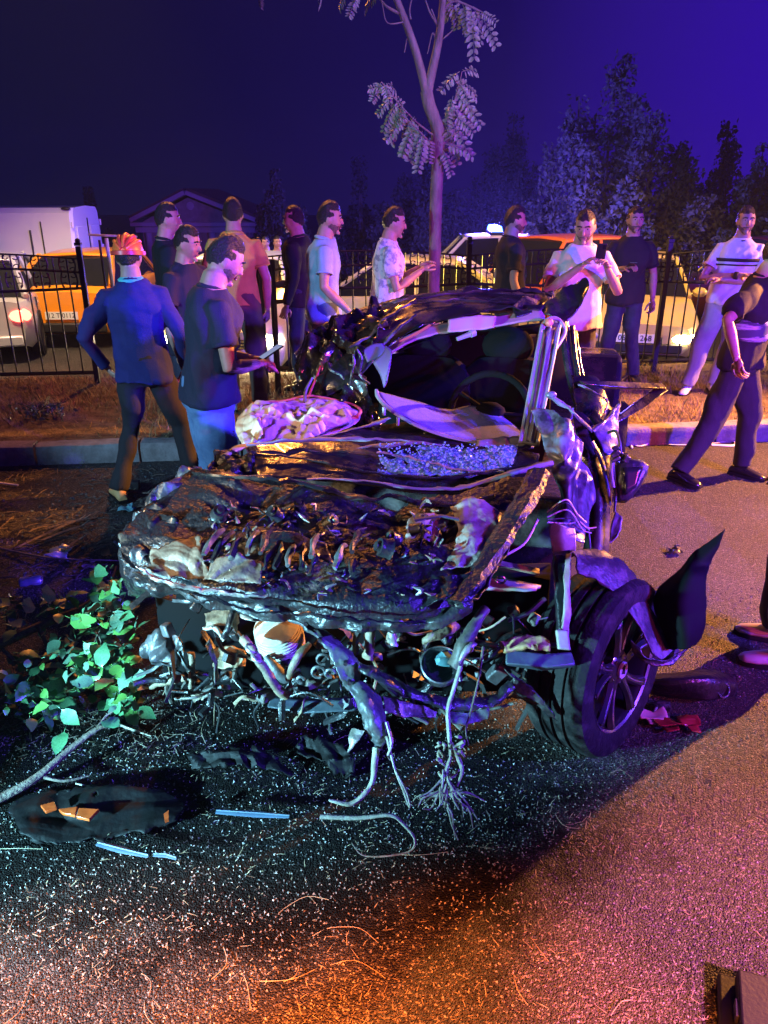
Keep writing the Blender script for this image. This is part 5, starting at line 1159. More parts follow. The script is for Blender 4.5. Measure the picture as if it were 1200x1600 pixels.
beam('rear_bulkhead', P(560, 560, 5.2), P(900, 520, 5.4), P(540, 690, 4.9), P(930, 690, 5.0), .02, M_seat)

# right wing and door: tall crumpled strip
panel('right_wing', [[P(830, 640, 3.06), P(852, 634, 3.05), P(878, 648, 3.00), P(898, 672, 3.00)], [P(850, 690, 2.96), P(872, 682, 2.92), P(898, 700, 2.90), P(914, 730, 2.92)], [P(866, 740, 2.84), P(885, 735, 2.80), P(905, 755, 2.79), P(920, 775, 2.83)], [P(872, 790, 2.76), P(888, 790, 2.72), P(905, 800, 2.71), P(918, 810, 2.74)], [P(862, 835, 2.66), P(880, 835, 2.62), P(898, 840, 2.61), P(914, 850, 2.64)]], M_fend, wk, 60, 110, .045, 7, 141, .005, .008, .08, 9, 6, 22, octs=6)
panel('right_wing_foot', [[P(858, 812, 2.66), P(880, 822, 2.60), P(898, 826, 2.60)], [P(862, 850, 2.56), P(880, 852, 2.53), P(900, 850, 2.53)], [P(866, 872, 2.52), P(884, 874, 2.49), P(898, 868, 2.49)]], M_primer, wk, 24, 26, .014, 9, 142, .006, .004)
panel('right_door', [[P(893, 640, 3.12), P(915, 650, 3.10), P(938, 680, 3.06)], [P(904, 700, 3.02), P(928, 712, 2.98), P(950, 740, 2.98)], [P(914, 770, 2.92), P(935, 775, 2.88), P(953, 790, 2.9)], [P(915, 830, 2.82), P(935, 835, 2.78), P(951, 845, 2.8)], [P(908, 880, 2.72), P(930, 888, 2.68), P(946, 886, 2.72)]], M_body, wk, 30, 60, .008, 5, 143, .006, .003)
mb = MB(); mb.tube([P(925, 690, 2.98), P(940, 720, 2.94), P(950, 760, 2.88), P(954, 790, 2.86)], [.012, .012, .010, .004], 7, smooth=6, flat=.7); mb.build('door_edge', M_fend, wk, 40, True)
mb = MB(); mb.tube([P(918, 815, 2.78), P(922, 850, 2.70), P(922, 872, 2.66)], .004, 6); mb.build('door_edge', M_fend, wk, 40, True)
panel('right_door_skin', [[P(893, 590, 3.42), P(930, 592, 3.40), P(955, 640, 3.30), P(967, 625, 3.32)], [P(900, 640, 3.24), P(925, 650, 3.18), P(945, 668, 3.12), P(966, 650, 3.18)], [P(912, 672, 3.12), P(926, 676, 3.08), P(942, 690, 3.05), P(964, 700, 3.06)]], M_body, wk, 30, 24, .022, 8, 145, .005, .006)
panel('mirror_base', [[P(926, 672, 3.04), P(945, 655, 3.10), P(966, 630, 3.18)], [P(936, 690, 3.0), P(955, 690, 3.02), P(966, 690, 3.05)], [P(945, 712, 2.96), P(955, 710, 2.97), P(960, 705, 2.98)]], M_fend, wk, 20, 20, .010, 9, 146, .006, .004)
for (pts, rad, m_) in (([(860, 618, 3.10), (895, 645, 3.04), (926, 674, 2.99)], [.013, .010, .012], M_fend), ([(926, 674, 2.99), (948, 655, 3.06), (966, 634, 3.14)], [.010, .008, .008], M_fend), ([(904, 600, 3.30), (935, 615, 3.22), (948, 635, 3.15), (940, 655, 3.08)], [.006, .006, .006, .006], M_fend), ([(895, 640, 3.05), (888, 665, 2.98), (905, 690, 2.94)], [.005, .004, .003], M_fend)):
    mb = MB(); mb.tube([P(*p) for p in pts], rad, 7, smooth=5, flat=.75); mb.build('window_channel', m_, wk, 45, True)
mb = MB(); mb.ell(P(861, 617, 3.09), (.024, .014, .016), None, 10); mb.build('channel_end', M_fend, wk, 50, True)
for (a, b) in ((P(905, 600, 3.34), P(1036, 604, 3.52)), (P(1034, 606, 3.52), P(958, 660, 3.26))):
    mb = MB(); mb.tube([a, (a + b) / 2 + Vector((0, 0, -.004)), b], [.030, .032, .026], 4, flat=.55); mb.build('window_bar', M_body, wk, 30, True, .004)
# mirror on its cable
mc = P(985, 752, 2.90); vR = Vector((1, 0, 0)); vU = UPV
poly = [(-22, 28), (-8, 36), (18, 33), (27, 26), (25, 14), (10, -14), (-8, -34), (-22, -33), (-26, -12)]
mp = [mc + vR * (x * .0026) + vU * (y * .0026) for x, y in poly]
mb = MB(); n = len(mp); layers = []
for (k, o_, s_) in ((0, -.05, .55), (1, -.035, .9), (2, .0, 1.0), (3, .035, .92), (4, .05, .6)): layers.append([mc + (p - mc) * s_ + FWD * o_ for p in mp])
vs = [p for l in layers for p in l]; fs = [(i * n + a, i * n + (a + 1) % n, (i + 1) * n + (a + 1) % n, (i + 1) * n + a) for i in range(4) for a in range(n)] + [tuple(range(n)), tuple(4 * n + a for a in range(n))]
mb.add(vs, fs); mo = mb.build('door_mirror', M_bplas, wk, 50, True, .004)
panel('mirror_glass', [[mc + vR * (-18 * .0026) + vU * (20 * .0026) - FWD * .052, mc + vR * (14 * .0026) + vU * (22 * .0026) - FWD * .052], [mc + vR * (-14 * .0026) + vU * (-22 * .0026) - FWD * .052, mc + vR * (2 * .0026) + vU * (-10 * .0026) - FWD * .052]], mat('mirror_back', (.01, .01, .012), .25), mo, 4, 4, 0, 1, 1, .003)
mb = MB(); mb.tube([P(950, 676, 2.98), P(962, 674, 2.95), P(968, 690, 2.92), P(970, 706, 2.90)], .006, 6, smooth=6); mb.build('mirror_cable', M_wire, mo, 50, True)
for k in range(9):
    rr = random.Random(k); mb = MB(); p = P(rr.uniform(956, 980), rr.uniform(698, 718), 2.90 + rr.uniform(-.02, .03)); mb.box(p, (rr.uniform(.02, .045), .02, rr.uniform(.012, .03)), Matrix.Rotation(rr.uniform(-1, 1), 3, 'Y')); mb.build('mirror_motor', M_bplas, mo, 30, True, .003)
for (pts, rad, m_) in (([(958, 720, 2.9), (960, 745, 2.88), (962, 770, 2.86), (960, 800, 2.82)], .005, M_wire), ([(957, 715, 2.9), (955, 738, 2.88), (958, 762, 2.85)], .008, M_trim)):
    mb = MB(); mb.tube([P(*p) for p in pts], rad, 6, smooth=5); mb.build('hanging_wire', m_, wk, 50, True)
panel('hanging_scrap', [[P(962, 800, 2.82), P(972, 808, 2.80)], [P(954, 828, 2.78), P(970, 826, 2.77)], [P(952, 850, 2.74), P(962, 838, 2.75)]], M_fend, wk, 8, 12, .012, 14, 9, .004, .006)
for k in range(5):
    rr = random.Random(90 + k); mb = MB(); x, y = 860 + 4 * k, 792 + 4 * k; pts = [P(855, 800 + 4 * k, 2.62)] + [P(x + j * 14, y - 10 * math.sin(j * .8 + k) + 6 * (j > 2) * j, 2.58 + .02 * k) for j in range(1, 5)]
    mb.tube(pts, .0028, 5, smooth=5); mb.build('wire', M_wire if k % 2 else M_wirep, wk, 50, True)

# wheel-arch liner, torn
arch = [[P(888, 862, 2.50), P(900, 872, 2.44), P(905, 895, 2.40)], [P(940, 862, 2.56), P(945, 885, 2.48), P(940, 912, 2.42)], [P(985, 890, 2.56), P(978, 915, 2.48), P(968, 940, 2.42)], [P(1010, 940, 2.54), P(1000, 955, 2.46), P(988, 965, 2.42)], [P(1038, 985, 2.50), P(1025, 995, 2.44), P(1005, 990, 2.40)], [P(1062, 1022, 2.46), P(1045, 1036, 2.40), P(1020, 1020, 2.38)]]
panel('wheel_arch_liner', arch, mat('scuffed_plastic', (.022, .022, .025), .5, (.10, .095, .10), 12, lo=.5, hi=.62, bump=.35), wk, 14, 70, .010, 9, 151, .006, .008)
panel('wheel_arch_liner', [[P(985, 1000, 2.40), P(1000, 1012, 2.38)], [P(992, 1022, 2.38), P(1008, 1026, 2.36)], [P(1020, 1040, 2.36), P(1040, 1030, 2.38)], [P(1050, 1040, 2.38), P(1078, 1010, 2.44)]], M_bplas, wk, 8, 30, .008, 12, 152, .005, .006)
bp = panel('torn_bumper_corner', [[P(1132, 828, 2.62), P(1126, 848, 2.60), P(1112, 872, 2.60)], [P(1086, 862, 2.62), P(1090, 880, 2.58), P(1108, 885, 2.58)], [P(1060, 893, 2.60), P(1075, 900, 2.52), P(1104, 905, 2.52)], [P(1025, 928, 2.58), P(1060, 940, 2.46), P(1104, 950, 2.46)], [P(1028, 968, 2.52), P(1065, 985, 2.40), P(1098, 990, 2.42)], [P(1046, 1014, 2.44), P(1070, 1014, 2.38), P(1088, 1006, 2.40)]], mat('torn_black', (.004, .004, .005), .7, spec=.06), wk, 24, 60, .006, 7, 153, .006, .005)

# headlamp support post beside the wheel, cross beam in front of the tyre
beam('lamp_support', P(866, 870, 2.42), P(888, 868, 2.42), P(872, 1000, 2.24), P(886, 1006, 2.24), .03, M_bplas)
beam('lamp_support_flange', P(884, 868, 2.40), P(893, 866, 2.40), P(876, 1010, 2.20), P(888, 1014, 2.20), .012, M_primer)
beam('lamp_support_foot', P(868, 985, 2.22), P(886, 985, 2.22), P(872, 1014, 2.18), P(890, 1016, 2.18), .02, M_primer)
mb = MB(); mb.tube([P(790, 1026, 2.22), P(850, 1034, 2.20), P(895, 1030, 2.22)], [.042, .044, .040], 4, flat=.8); mb.build('bumper_beam', mat('blue_grey_beam', (.06, .08, .10), .4, (.03, .04, .05), 6, bump=.2), wk, 30, True, .006)
panel('torn_foam', [[P(780, 1004, 2.24), P(820, 996, 2.24), P(858, 1000, 2.22)], [P(788, 1016, 2.20), P(822, 1014, 2.19), P(860, 1016, 2.18)]], mat('ochre_foam', (.50, .33, .14), .8, (.28, .17, .07), 14, bump=.4), wk, 26, 10, .016, 14, 155, .02, .01)
panel('tyre_scrap', [[P(786, 1040, 2.26), P(800, 1055, 2.24), P(795, 1075, 2.24)], [P(810, 1066, 2.24), P(835, 1080, 2.22), P(860, 1110, 2.20)], [P(790, 1090, 2.26), P(830, 1100, 2.22), P(870, 1125, 2.2)]], M_bplas, wk, 16, 20, .012, 14, 156, .004, .014, .2, 12)

# front wheel, turned outwards
wc = P(934, 1032, 2.50); wc.z = .345; ax = Vector((.74, -.67, .07)).normalized(); side_ = Vector((0, 0, 1)).cross(ax).normalized(); upw = ax.cross(side_)
WM = Matrix.Translation(wc) @ Matrix((side_, upw, ax)).transposed().to_4x4()
wheel = thing('wheel', None, None, wc); wheel.parent = wk; wheel.matrix_parent_inverse = Matrix.Translation(-WO)
r, hwid = .345, .118
prof = [(.232, -.115), (.30, -.122), (.332, -.112), (.342, -.092)]
for k in range(4):
    a = -.072 + k * .048; prof += [(.345, a - .016 if k else -.086), (.345, a + .016), (.334, a + .018), (.334, a + .030)]
prof = prof[:-2] + [(.342, .095), (.331, .114), (.305, .122), (.27, .119), (.240, .112), (.232, .10)]
t = MB(); t.lathe(prof, WM, 72, closed=True); t.build('tyre', mat('dusty_tyre', (.007, .007, .007), .75, (.05, .045, .04), 14, lo=.5, hi=.75, bump=.3, bscale=60, spec=.25), wheel, 25, True)
M_rimd = mat('machined_rim', (.012, .012, .014), .3, metal=.2, coat=.4); M_rime = mat('machined_edge', (.45, .45, .47), .25, metal=.9)
t = MB(); t.lathe([(.240, .112), (.232, .104), (.222, .085), (.215, .0), (.212, -.10), (.232, -.115)], WM, 48); rim = t.build('rim', M_rimd, wheel, 40, True)
t = MB(); t.lathe([(.236, .110), (.240, .1145), (.230, .108)], WM, 48, closed=True); t.build('rim_edge', M_rime, rim, 40, True)
t = MB(); t.lathe([(0, -.02), (.15, -.02), (.155, -.035), (0, -.035)], WM, 36, closed=False); t.build('brake_disc', M_steel, wheel, 40, True)
t = MB(); t.box((.11, .06, -.005), (.07, .12, .05)); t.v = [WM @ v for v in t.v]; t.build('brake_caliper', M_bplas, wheel, 30, True, .006)
for k in range(5):
    A = 2 * math.pi * k / 5 + .35
    for s_ in (-1, 1):
        t = MB(); pts = []
        for j in range(7):
            u = j / 6; rad_ = .05 + .178 * u; an = A + s_ * (.10 + .16 * u ** 1.5 + .25 * (1 - u) ** 3 * .2); pts.append(WM @ Vector((rad_ * math.cos(an), rad_ * math.sin(an), .075 + .025 * u)))
        t.tube(pts, [.024, .022, .019, .018, .019, .021, .024], 6, flat=.8, up=tuple(ax)); t.build('spoke', M_rimd, rim, 40, True)
        t = MB(); t.tube([p + ax * .013 for p in pts[1:]], .0035, 5); t.build('spoke_edge', M_rime, rim, 40, True)
    a2 = A + math.pi / 5
    t = MB(); t.lathe([(0, .006), (.008, .006), (.010, -.004)], WM @ Matrix.Translation((.052 * math.cos(a2), .052 * math.sin(a2), .088)), 8); t.build('wheel_bolt', M_rime, rim, 40, True)
t = MB(); t.lathe([(0, .096), (.055, .094), (.070, .082), (.072, .05)], WM, 32); t.build('hub', M_rimd, rim, 40, True)
t = MB(); t.lathe([(0, .104), (.026, .104), (.027, .1065), (.033, .1065), (.034, .098)], WM, 28); cap = t.build('hub_cap', mat('pale_cap', (.55, .52, .55), .35, metal=.4), rim, 40, True)
t = MB(); t.tube([WM @ Vector(v) for v in ((.006, -.018, .1065), (.004, .016, .1065))], .0035, 4); t.tube([WM @ Vector(v) for v in ((-.010, -.012, .1065), (-.002, .006, .1065), (.012, .014, .1065), (.004, .018, .1065), (-.008, .010, .1065))], .003, 4); t.build('hub_emblem', M_ink, cap, 30, True)

# engine bay ------------------------------------------------------
def tb(name, pts, rad, m_, n=8, sm=6, flat=1.0): mb = MB(); mb.tube([P(*p) for p in pts], rad, n, smooth=sm, flat=flat); return mb.build(name, m_, wk, 50, True)
beam('bay_shade_sheet', P(240, 900, 2.75), P(860, 880, 2.80), P(260, 1075, 2.62), P(850, 1080, 2.66), .02, M_void)  # black sheet put behind the engine parts as the shade of the bay
dc = P(438, 998, 2.36); Md = Matrix.Translation(dc) @ Vector((-.12, -.34, .93)).to_track_quat('Z', 'Y').to_matrix().to_4x4()
prof = [(0, .088), (.045, .086), (.068, .078)]
for k in range(10): z_ = .070 - .013 * k; prof += [(.084 + .006 * math.sin(k * .34), z_), (.084 + .006 * math.sin(k * .34), z_ - .006), (.078, z_ - .008), (.078, z_ - .012)]
prof += [(.070, -.075), (.04, -.092), (0, -.094)]
mb = MB(); mb.lathe(prof, Md @ Matrix.Scale(.95, 4, (1, 0, 0)), 40); al = mb.build('alternator', mat('pale_casting', (.62, .56, .46), .5, (.40, .35, .28), 10, bump=.2), wk, 30, True)
mb = MB(); mb.box(Md @ Vector((.040, -.076, -.030)), (.05, .03, .03), Md.to_3x3()); mb.build('connector', M_bplas, al, 30, True, .004)
for y_ in (-.02, .0, .02):
    mb = MB(); mb.box(Md @ Vector((.040 + y_, -.093, -.030)), (.008, .006, .02), Md.to_3x3()); mb.build('connector_pin', M_cork, al, 30, True)
tb('hose', [(380, 998, 2.24), (392, 1012, 2.20), (402, 1028, 2.18), (420, 1056, 2.17), (436, 1078, 2.18), (448, 1088, 2.2)], [.018, .014, .015, .017, .017, .014], M_cork)
for (x, y) in ((393, 1014), (402, 1028)):
    p = P(x, y, 2.18); mb = MB(); mb.lathe([(.020, -.008), (.024, -.004), (.024, .004), (.020, .008)], Matrix.Translation(p) @ Matrix.Rotation(R(35), 4, 'Y'), 12, closed=True); mb.build('hose_clip', M_alu, wk, 40, True)
tb('hose', [(484, 1006, 2.22), (470, 1020, 2.19), (458, 1040, 2.18), (450, 1062, 2.2)], [.010, .014, .015, .010], M_cork)
tb('hose', [(416, 1024, 2.26), (430, 1044, 2.24), (446, 1058, 2.24), (470, 1050, 2.26)], [.012, .02, .024, .016], M_steel)
for (x, y, r_) in ((462, 1068, .018), (470, 1062, .012), (498, 1050, .022), (505, 1030, .020), (516, 1052, .016), (455, 1078, .014)):
    mb = MB(); p = P(x, y, 2.2); mb.tube([p + Vector((r_ * math.cos(a), -.0, r_ * math.sin(a))) for a in [k * .42 for k in range(13)]], .006, 6); mb.build('bracket_ring', M_steel, wk, 40, True)
panel('engine_plate', [[P(448, 962, 2.20), P(480, 968, 2.22), P(502, 984, 2.24)], [P(490, 990, 2.17), P(515, 998, 2.18), P(530, 1004, 2.2)], [P(520, 1030, 2.13), P(545, 1030, 2.14), P(562, 1042, 2.16)], [P(538, 1074, 2.10), P(550, 1078, 2.10), P(560, 1070, 2.12)]], M_steel, wk, 20, 36, .010, 8, 161, .012, .008)
for (x, y) in ((500, 1000), (540, 1036), (546, 1066), (478, 974)):
    mb = MB(); mb.lathe([(0, .010), (.007, .010), (.009, -.006)], Matrix.Translation(P(x, y, 2.09 + (1066 - y) * .0009)) @ Matrix.Rotation(R(80), 4, 'X'), 8); mb.build('bolt', M_bplas, wk, 40, True)
panel('torn_strut', [[P(548, 1074, 2.08), P(572, 1066, 2.10), P(592, 1090, 2.10)], [P(558, 1110, 2.02), P(578, 1100, 2.02), P(600, 1120, 2.04)], [P(570, 1150, 1.99), P(588, 1146, 1.98), P(604, 1140, 2.0)], [P(586, 1168, 1.99), P(596, 1170, 1.98), P(602, 1160, 1.99)]], M_steel, wk, 20, 36, .022, 9, 163, .010, .008)
tb('torn_strut_tip', [(560, 1140, 2.0), (552, 1158, 1.97), (544, 1176, 1.95)], [.022, .016, .003], M_alu, 6, 4, .4)
mb = MB(); mb.tube([P(424, 1096, 2.42), P(480, 1104, 2.38), P(560, 1100, 2.36)], [.045, .05, .045], 4, flat=.5); mb.build('subframe', mat('blue_grey_beam', (.06, .08, .1)), wk, 30, True, .008)
tb('subframe', [(560, 1040, 2.12), (600, 1060, 2.10), (650, 1086, 2.10), (710, 1100, 2.12), (770, 1094, 2.16), (800, 1070, 2.2)], [.020, .026, .022, .027, .022, .02], M_bplas, 10, 14, .6)
panel('underbody_scrap', [[P(596, 1086, 2.10), P(625, 1092, 2.10), P(680, 1110, 2.10)], [P(600, 1116, 2.06), P(632, 1120, 2.06), P(684, 1122, 2.08)]], M_alu, wk, 18, 10, .02, 12, 165, .005, .012)
panel('underbody_scrap', [[P(700, 1110, 2.12), P(735, 1112, 2.13), P(765, 1102, 2.15)], [P(690, 1128, 2.10), P(730, 1132, 2.1), P(760, 1122, 2.13)]], M_steel, wk, 18, 10, .02, 12, 166, .005, .012)
for (px, y0, y1, d, m_, w_) in ((576, 978, 1028, 2.24, M_cork, .020), (610, 988, 1006, 2.26, M_cork, .014)):
    tb('coolant_pipe', [(px, y0, d), (px + 2, (y0 + y1) / 2, d - .02), (px, y1, d - .02)], [w_, w_, w_ * .9], m_)
    mb = MB(); mb.lathe([(w_ * 1.25, -.02), (w_ * 1.3, .0), (w_ * 1.1, .03), (w_ * .6, .035)], Matrix.Translation(P(px, y0 - 4, d)), 14); mb.build('pipe_collar', M_bplas, wk, 40, True)
tb('coolant_pipe', [(660, 1004, 2.22), (690, 990, 2.24), (712, 976, 2.30)], [.016, .018, .016], M_cork)
tb('strut_tube', [(712, 1040, 2.14), (724, 1010, 2.16), (740, 980, 2.2), (758, 950, 2.26)], [.026, .024, .022, .018], M_rubber)
tb('strut_tube', [(716, 1036, 2.10), (734, 1014, 2.12), (742, 1004, 2.14)], [.010, .012, .008], M_alu)
fo = P(688, 1040, 2.16); Mf = Matrix.Translation(fo) @ Vector((.05, -.55, .83)).to_track_quat('Z', 'Y').to_matrix().to_4x4()
mb = MB(); mb.lathe([(.0, -.03), (.03, -.024), (.052, -.004), (.060, .010), (.064, .004), (.064, -.03), (.04, -.05), (0, -.05)], Mf, 32); fl = mb.build('fog_lamp', M_bplas, wk, 35, True)
mb = MB(); mb.lathe([(.060, .008), (.064, .013), (.068, .008), (.064, .003)], Mf, 32, closed=True); mb.build('lamp_ring', M_steel, fl, 40, True)
mb = MB(); mb.ell(Mf @ Vector((0.02, .02, .005)), (.035, .025, .016), Mf.to_3x3(), 10, fn=lambda v: v * (1 + .5 * noise.noise(v * 60))); mb.build('lamp_shell', mat('teal_shell', (.08, .2, .22), .4), fl, 30, True)
panel('lamp_mount', [[P(322, 960, 2.40), P(350, 948, 2.42), P(372, 958, 2.42)], [P(325, 985, 2.36), P(352, 980, 2.36), P(370, 990, 2.38)]], M_cork, wk, 18, 14, .03, 12, 171, .006, .012, .12, 14)
panel('lamp_mount', [[P(330, 1016, 2.42), P(358, 1010, 2.42), P(384, 1018, 2.42)], [P(332, 1042, 2.38), P(360, 1044, 2.38), P(382, 1040, 2.4)]], mat('tan_block', (.42, .30, .18), .7, (.2, .14, .09), 12, bump=.4), wk, 20, 14, .022, 14, 172, .015, .01)
panel('resonator_foil', [[P(374, 945, 2.32), P(392, 950, 2.30), P(408, 962, 2.30)], [P(376, 966, 2.28), P(392, 970, 2.26), P(410, 972, 2.28)]], M_alu, wk, 18, 14, .02, 16, 173, .005, .01)
tb('bracket', [(366, 950, 2.3), (358, 975, 2.26), (348, 998, 2.26)], [.010, .012, .008], M_bplas); tb('bracket', [(318, 980, 2.36), (338, 984, 2.34), (352, 998, 2.33)], [.008, .012, .008], M_alu)
panel('lamp_carrier', [[P(232, 1000, 2.44), P(255, 985, 2.42), P(282, 995, 2.42)], [P(228, 1018, 2.42), P(258, 1020, 2.38), P(288, 1020, 2.40)], [P(240, 1032, 2.42), P(262, 1036, 2.38), P(285, 1032, 2.40)]], mat('grey_carrier', (.07, .07, .08), .4, (.02, .02, .02), 12, bump=.3), wk, 34, 30, .05, 16, 174, .005, .016, .22, 18)
for (pts, rad, m_) in (([(300, 1020, 2.4), (298, 1046, 2.38), (300, 1076, 2.36), (312, 1092, 2.34)], [.014, .010, .012, .018], M_cork), ([(235, 1074, 2.34), (262, 1066, 2.32), (288, 1058, 2.30)], [.008, .013, .010], M_cork), ([(314, 1088, 2.34), (330, 1084, 2.36), (345, 1086, 2.38)], .014, M_primer), ([(605, 975, 2.2), (612, 992, 2.18), (616, 1008, 2.18)], [.008, .012, .010], M_alu)):
    tb('bracket', pts, rad, m_)
# horizontal trays visible right of the bonnet
beam('battery_tray', P(738, 898, 2.52), P(846, 916, 2.54), P(724, 920, 2.44), P(838, 922, 2.46), .012, M_primer)
beam('battery_tray_rim', P(762, 874, 2.56), P(842, 890, 2.56), P(762, 880, 2.54), P(842, 898, 2.54), .012, M_cork)
tb('pale_cable', [(778, 872, 2.46), (800, 862, 2.48), (822, 846, 2.52), (840, 812, 2.6)], .005, M_wirep)
mb = MB(); mb.tube([P(782 + 8 * math.cos(a), 906 + 5 * math.sin(a), 2.42) for a in [k * .5 for k in range(14)]], .004, 6); mb.build('clamp', M_chrome, wk, 40, True)
er = random.Random(77)
for k in range(150):
    x, y = er.uniform(250, 860), er.uniform(935, 1100) + (er.random() < .2) * er.uniform(0, 50)
    if 380 < x < 495 and 950 < y < 1060: continue
    d = er.uniform(2.30, 2.55); an = er.choice([er.gauss(0, .35), er.gauss(1.5, .4), er.uniform(0, 3.14)]); L = er.uniform(18, 90); b_ = er.uniform(-.25, .25) * L
    pts = [(x, y, d), (x + L * .5 * math.cos(an) - b_ * math.sin(an), y + L * .5 * math.sin(an) + b_ * math.cos(an), max(2.24, d + er.uniform(-.03, .03))), (x + L * math.cos(an), y + L * math.sin(an), max(2.26, d + er.uniform(-.06, .06)))]
    m_ = er.choice([M_rubber, M_bplas, M_wire, M_bplas, M_rubber, M_steel, M_bplas, M_cork, M_wire]); rad = er.choice([.003, .004, .005, .007, .010, .013])
    if m_ in (M_cork, M_steel): rad = min(rad, .007)
    if er.random() < .35: mb = MB(); mb.tube([P(*p) for p in pts], rad * 1.8, 4, flat=.3); mb.build('bracket', m_, wk, 30, True)
    else: tb('hose' if rad > .006 else 'wire', pts, rad, m_, 6, 5)
for k in range(70):
    x, y, d = er.uniform(260, 850), er.uniform(930, 1095), er.uniform(2.32, 2.6); s_ = er.uniform(.02, .05)
    if 385 < x < 490 and 960 < y < 1060: continue
    mb = MB(); mb.box(P(x, y, d), (s_ * er.uniform(.6, 1.8), s_, s_ * er.uniform(.5, 1.4)), Matrix.Rotation(er.uniform(-1, 1), 3, 'Y') @ Matrix.Rotation(er.uniform(-.6, .6), 3, 'X') @ Matrix.Rotation(er.uniform(-1, 1), 3, 'Z'), taper=er.uniform(.6, 1)); mb.build('engine_block_piece', er.choice([M_bplas, M_bplas, M_bplas, M_rubber, M_rubber, M_steel]), wk, 30, True, .006)
# small scraps standing up on the bonnet
for k in range(150):
    u, v = er.random(), er.random(); x = 320 + 380 * u; y = 800 + 120 * v + 40 * u * v; d = 2.52 - (y - 800) * .0027; pts = [P(x, y, d) + Vector((0, 0, .02))]
    for j in range(2): pts.append(pts[-1] + Vector((er.uniform(-.03, .03), er.uniform(-.04, .03), er.uniform(-.006, .025))))
    mb = MB(); mb.tube(pts, [.004, er.uniform(.004, .010), .002], 5, smooth=3, flat=er.uniform(.3, 1)); mb.build('torn_scrap', er.choice([M_bare, M_body, M_fend, M_mud, M_cork]), wk, 30, True)

# dents and kinks in everything tubular
for o in list(wk.children):
    if o.type != 'MESH': continue
    nm = o.name.split('.')[0]
    if nm in ('subframe', 'torn_strut', 'bonnet_edge', 'nose_trim', 'strut_tube', 'coolant_pipe', 'hose', 'bonnet_flange', 'roof_crease', 'window_bar', 'bumper_beam', 'bracket', 'windscreen_trim', 'wiper_rail', 'door_frame', 'window_channel', 'engine_plate', 'intake_rib', 'lamp_support', 'lamp_support_flange', 'battery_tray', 'right_pillar', 'torn_strut_tip'):
        k = .35 if nm in ('hose', 'door_frame', 'right_pillar') else 1.0
        for v in o.data.vertices:
            p = v.co
            v.co = p + Vector((noise.noise(p * 24), noise.noise(p * 24 + Vector((9, 1, 0))), noise.noise(p * 24 + Vector((0, 5, 8))))) * .010 * k + Vector((noise.noise(p * 75), noise.noise(p * 75 + Vector((9, 1, 0))), noise.noise(p * 75 + Vector((0, 5, 8))))) * .004 * k
# ================================================================== GROUND COVER AND DEBRIS
dr = random.Random(99)
M_straw = mat('straw', (.30, .25, .15), .8, (.10, .08, .05), 30)
M_straw2 = mat('dry_grass', (.40, .29, .12), .8, (.20, .15, .06), 3)
M_green = mat('grass_green', (.08, .14, .04), .7)
def blade(mb, p, d, L, w, up, mi=0, bend=.3):
    d = Vector(d).normalized(); s = d.cross(Vector((0, 0, 1))); s = s.normalized() if s.length > 1e-4 else Vector((1, 0, 0))
    m = p + d * L * .5 + Vector((0, 0, up * .6)); e = p + d * L + Vector((0, 0, up)) + s * bend * L * .3
    mb.add([p - s * w, p + s * w, m + s * w * .9, m - s * w * .9, e], [(0, 1, 2, 3), (3, 2, 4)], mi)
# verge grass
mb = MB()
for k in range(26000):
    s_ = dr.uniform(-6, 8.5); t = .16 + 2.5 * dr.random(); p = kp(s_, t); dens = noise.noise(p * .9) + .5 * noise.noise(p * 2.6)
    if dens < -.28 and dr.random() < .8: continue
    p.z = vz(p) - .008; L = dr.uniform(.03, .11) * (1.2 + dens)
    a = dr.uniform(0, 6.28); blade(mb, p, (math.cos(a), math.sin(a), dr.uniform(.1, 1.2)), L, .0028, L * .25, 1 if dr.random() < .07 else 0)
o = mb.build('dry_grass', [M_straw2, M_green], None, 0); tag(o, 'dry yellow grass covering the verge behind the kerb', 'grass', kind='stuff')
# straw scattered on the road
mb = MB(); cnt = 0
def road_density(p):
    v = .12 + .25 * max(0, noise.noise(p * 1.1 + Vector((5, 0, 0))))
    if 1.9 < p.y < 3.0 and p.x > -.2: v += .75 * max(0, 1 - abs((p.y - (1.75 + .32 * max(0, p.x))) / .55))
    if p.x < -.6 and p.y > 2.3: v += .35
    if p.y < 2.1 and p.x < 0: v += .04
    if p.y > 5.0: v += .15
    return v
while cnt < 8500:
    y = 1.2 + 5.0 * dr.random() ** 1.9; x = dr.uniform(-.62, .62) * (y * .93 + .9); p = Vector((x, y, 0))
    if y > 6.0 or dr.random() > road_density(p) * (.25 + 1.6 * max(0, noise.noise(p * 5.5) + .25)): continue
    cnt += 1; a = dr.gauss(.5, .9) if dr.random() < .5 else dr.uniform(0, 6.28); L = dr.choice([.005, .006, .008, .010, .012, .014, .020, .034]) * dr.uniform(.7, 1.3); L *= 1 + .25 * max(0, y - 2.5)
    p.z = .004 + dr.random() * .012
    blade(mb, p, (math.cos(a), math.sin(a), dr.uniform(-.02, .15)), L, .0006 + .0003 * y, dr.uniform(0, .006), 0, dr.uniform(-.35, .35))
o = mb.build('straw', M_straw, None, 0); tag(o, 'loose straw and cut grass strewn over the road', 'straw', kind='stuff')
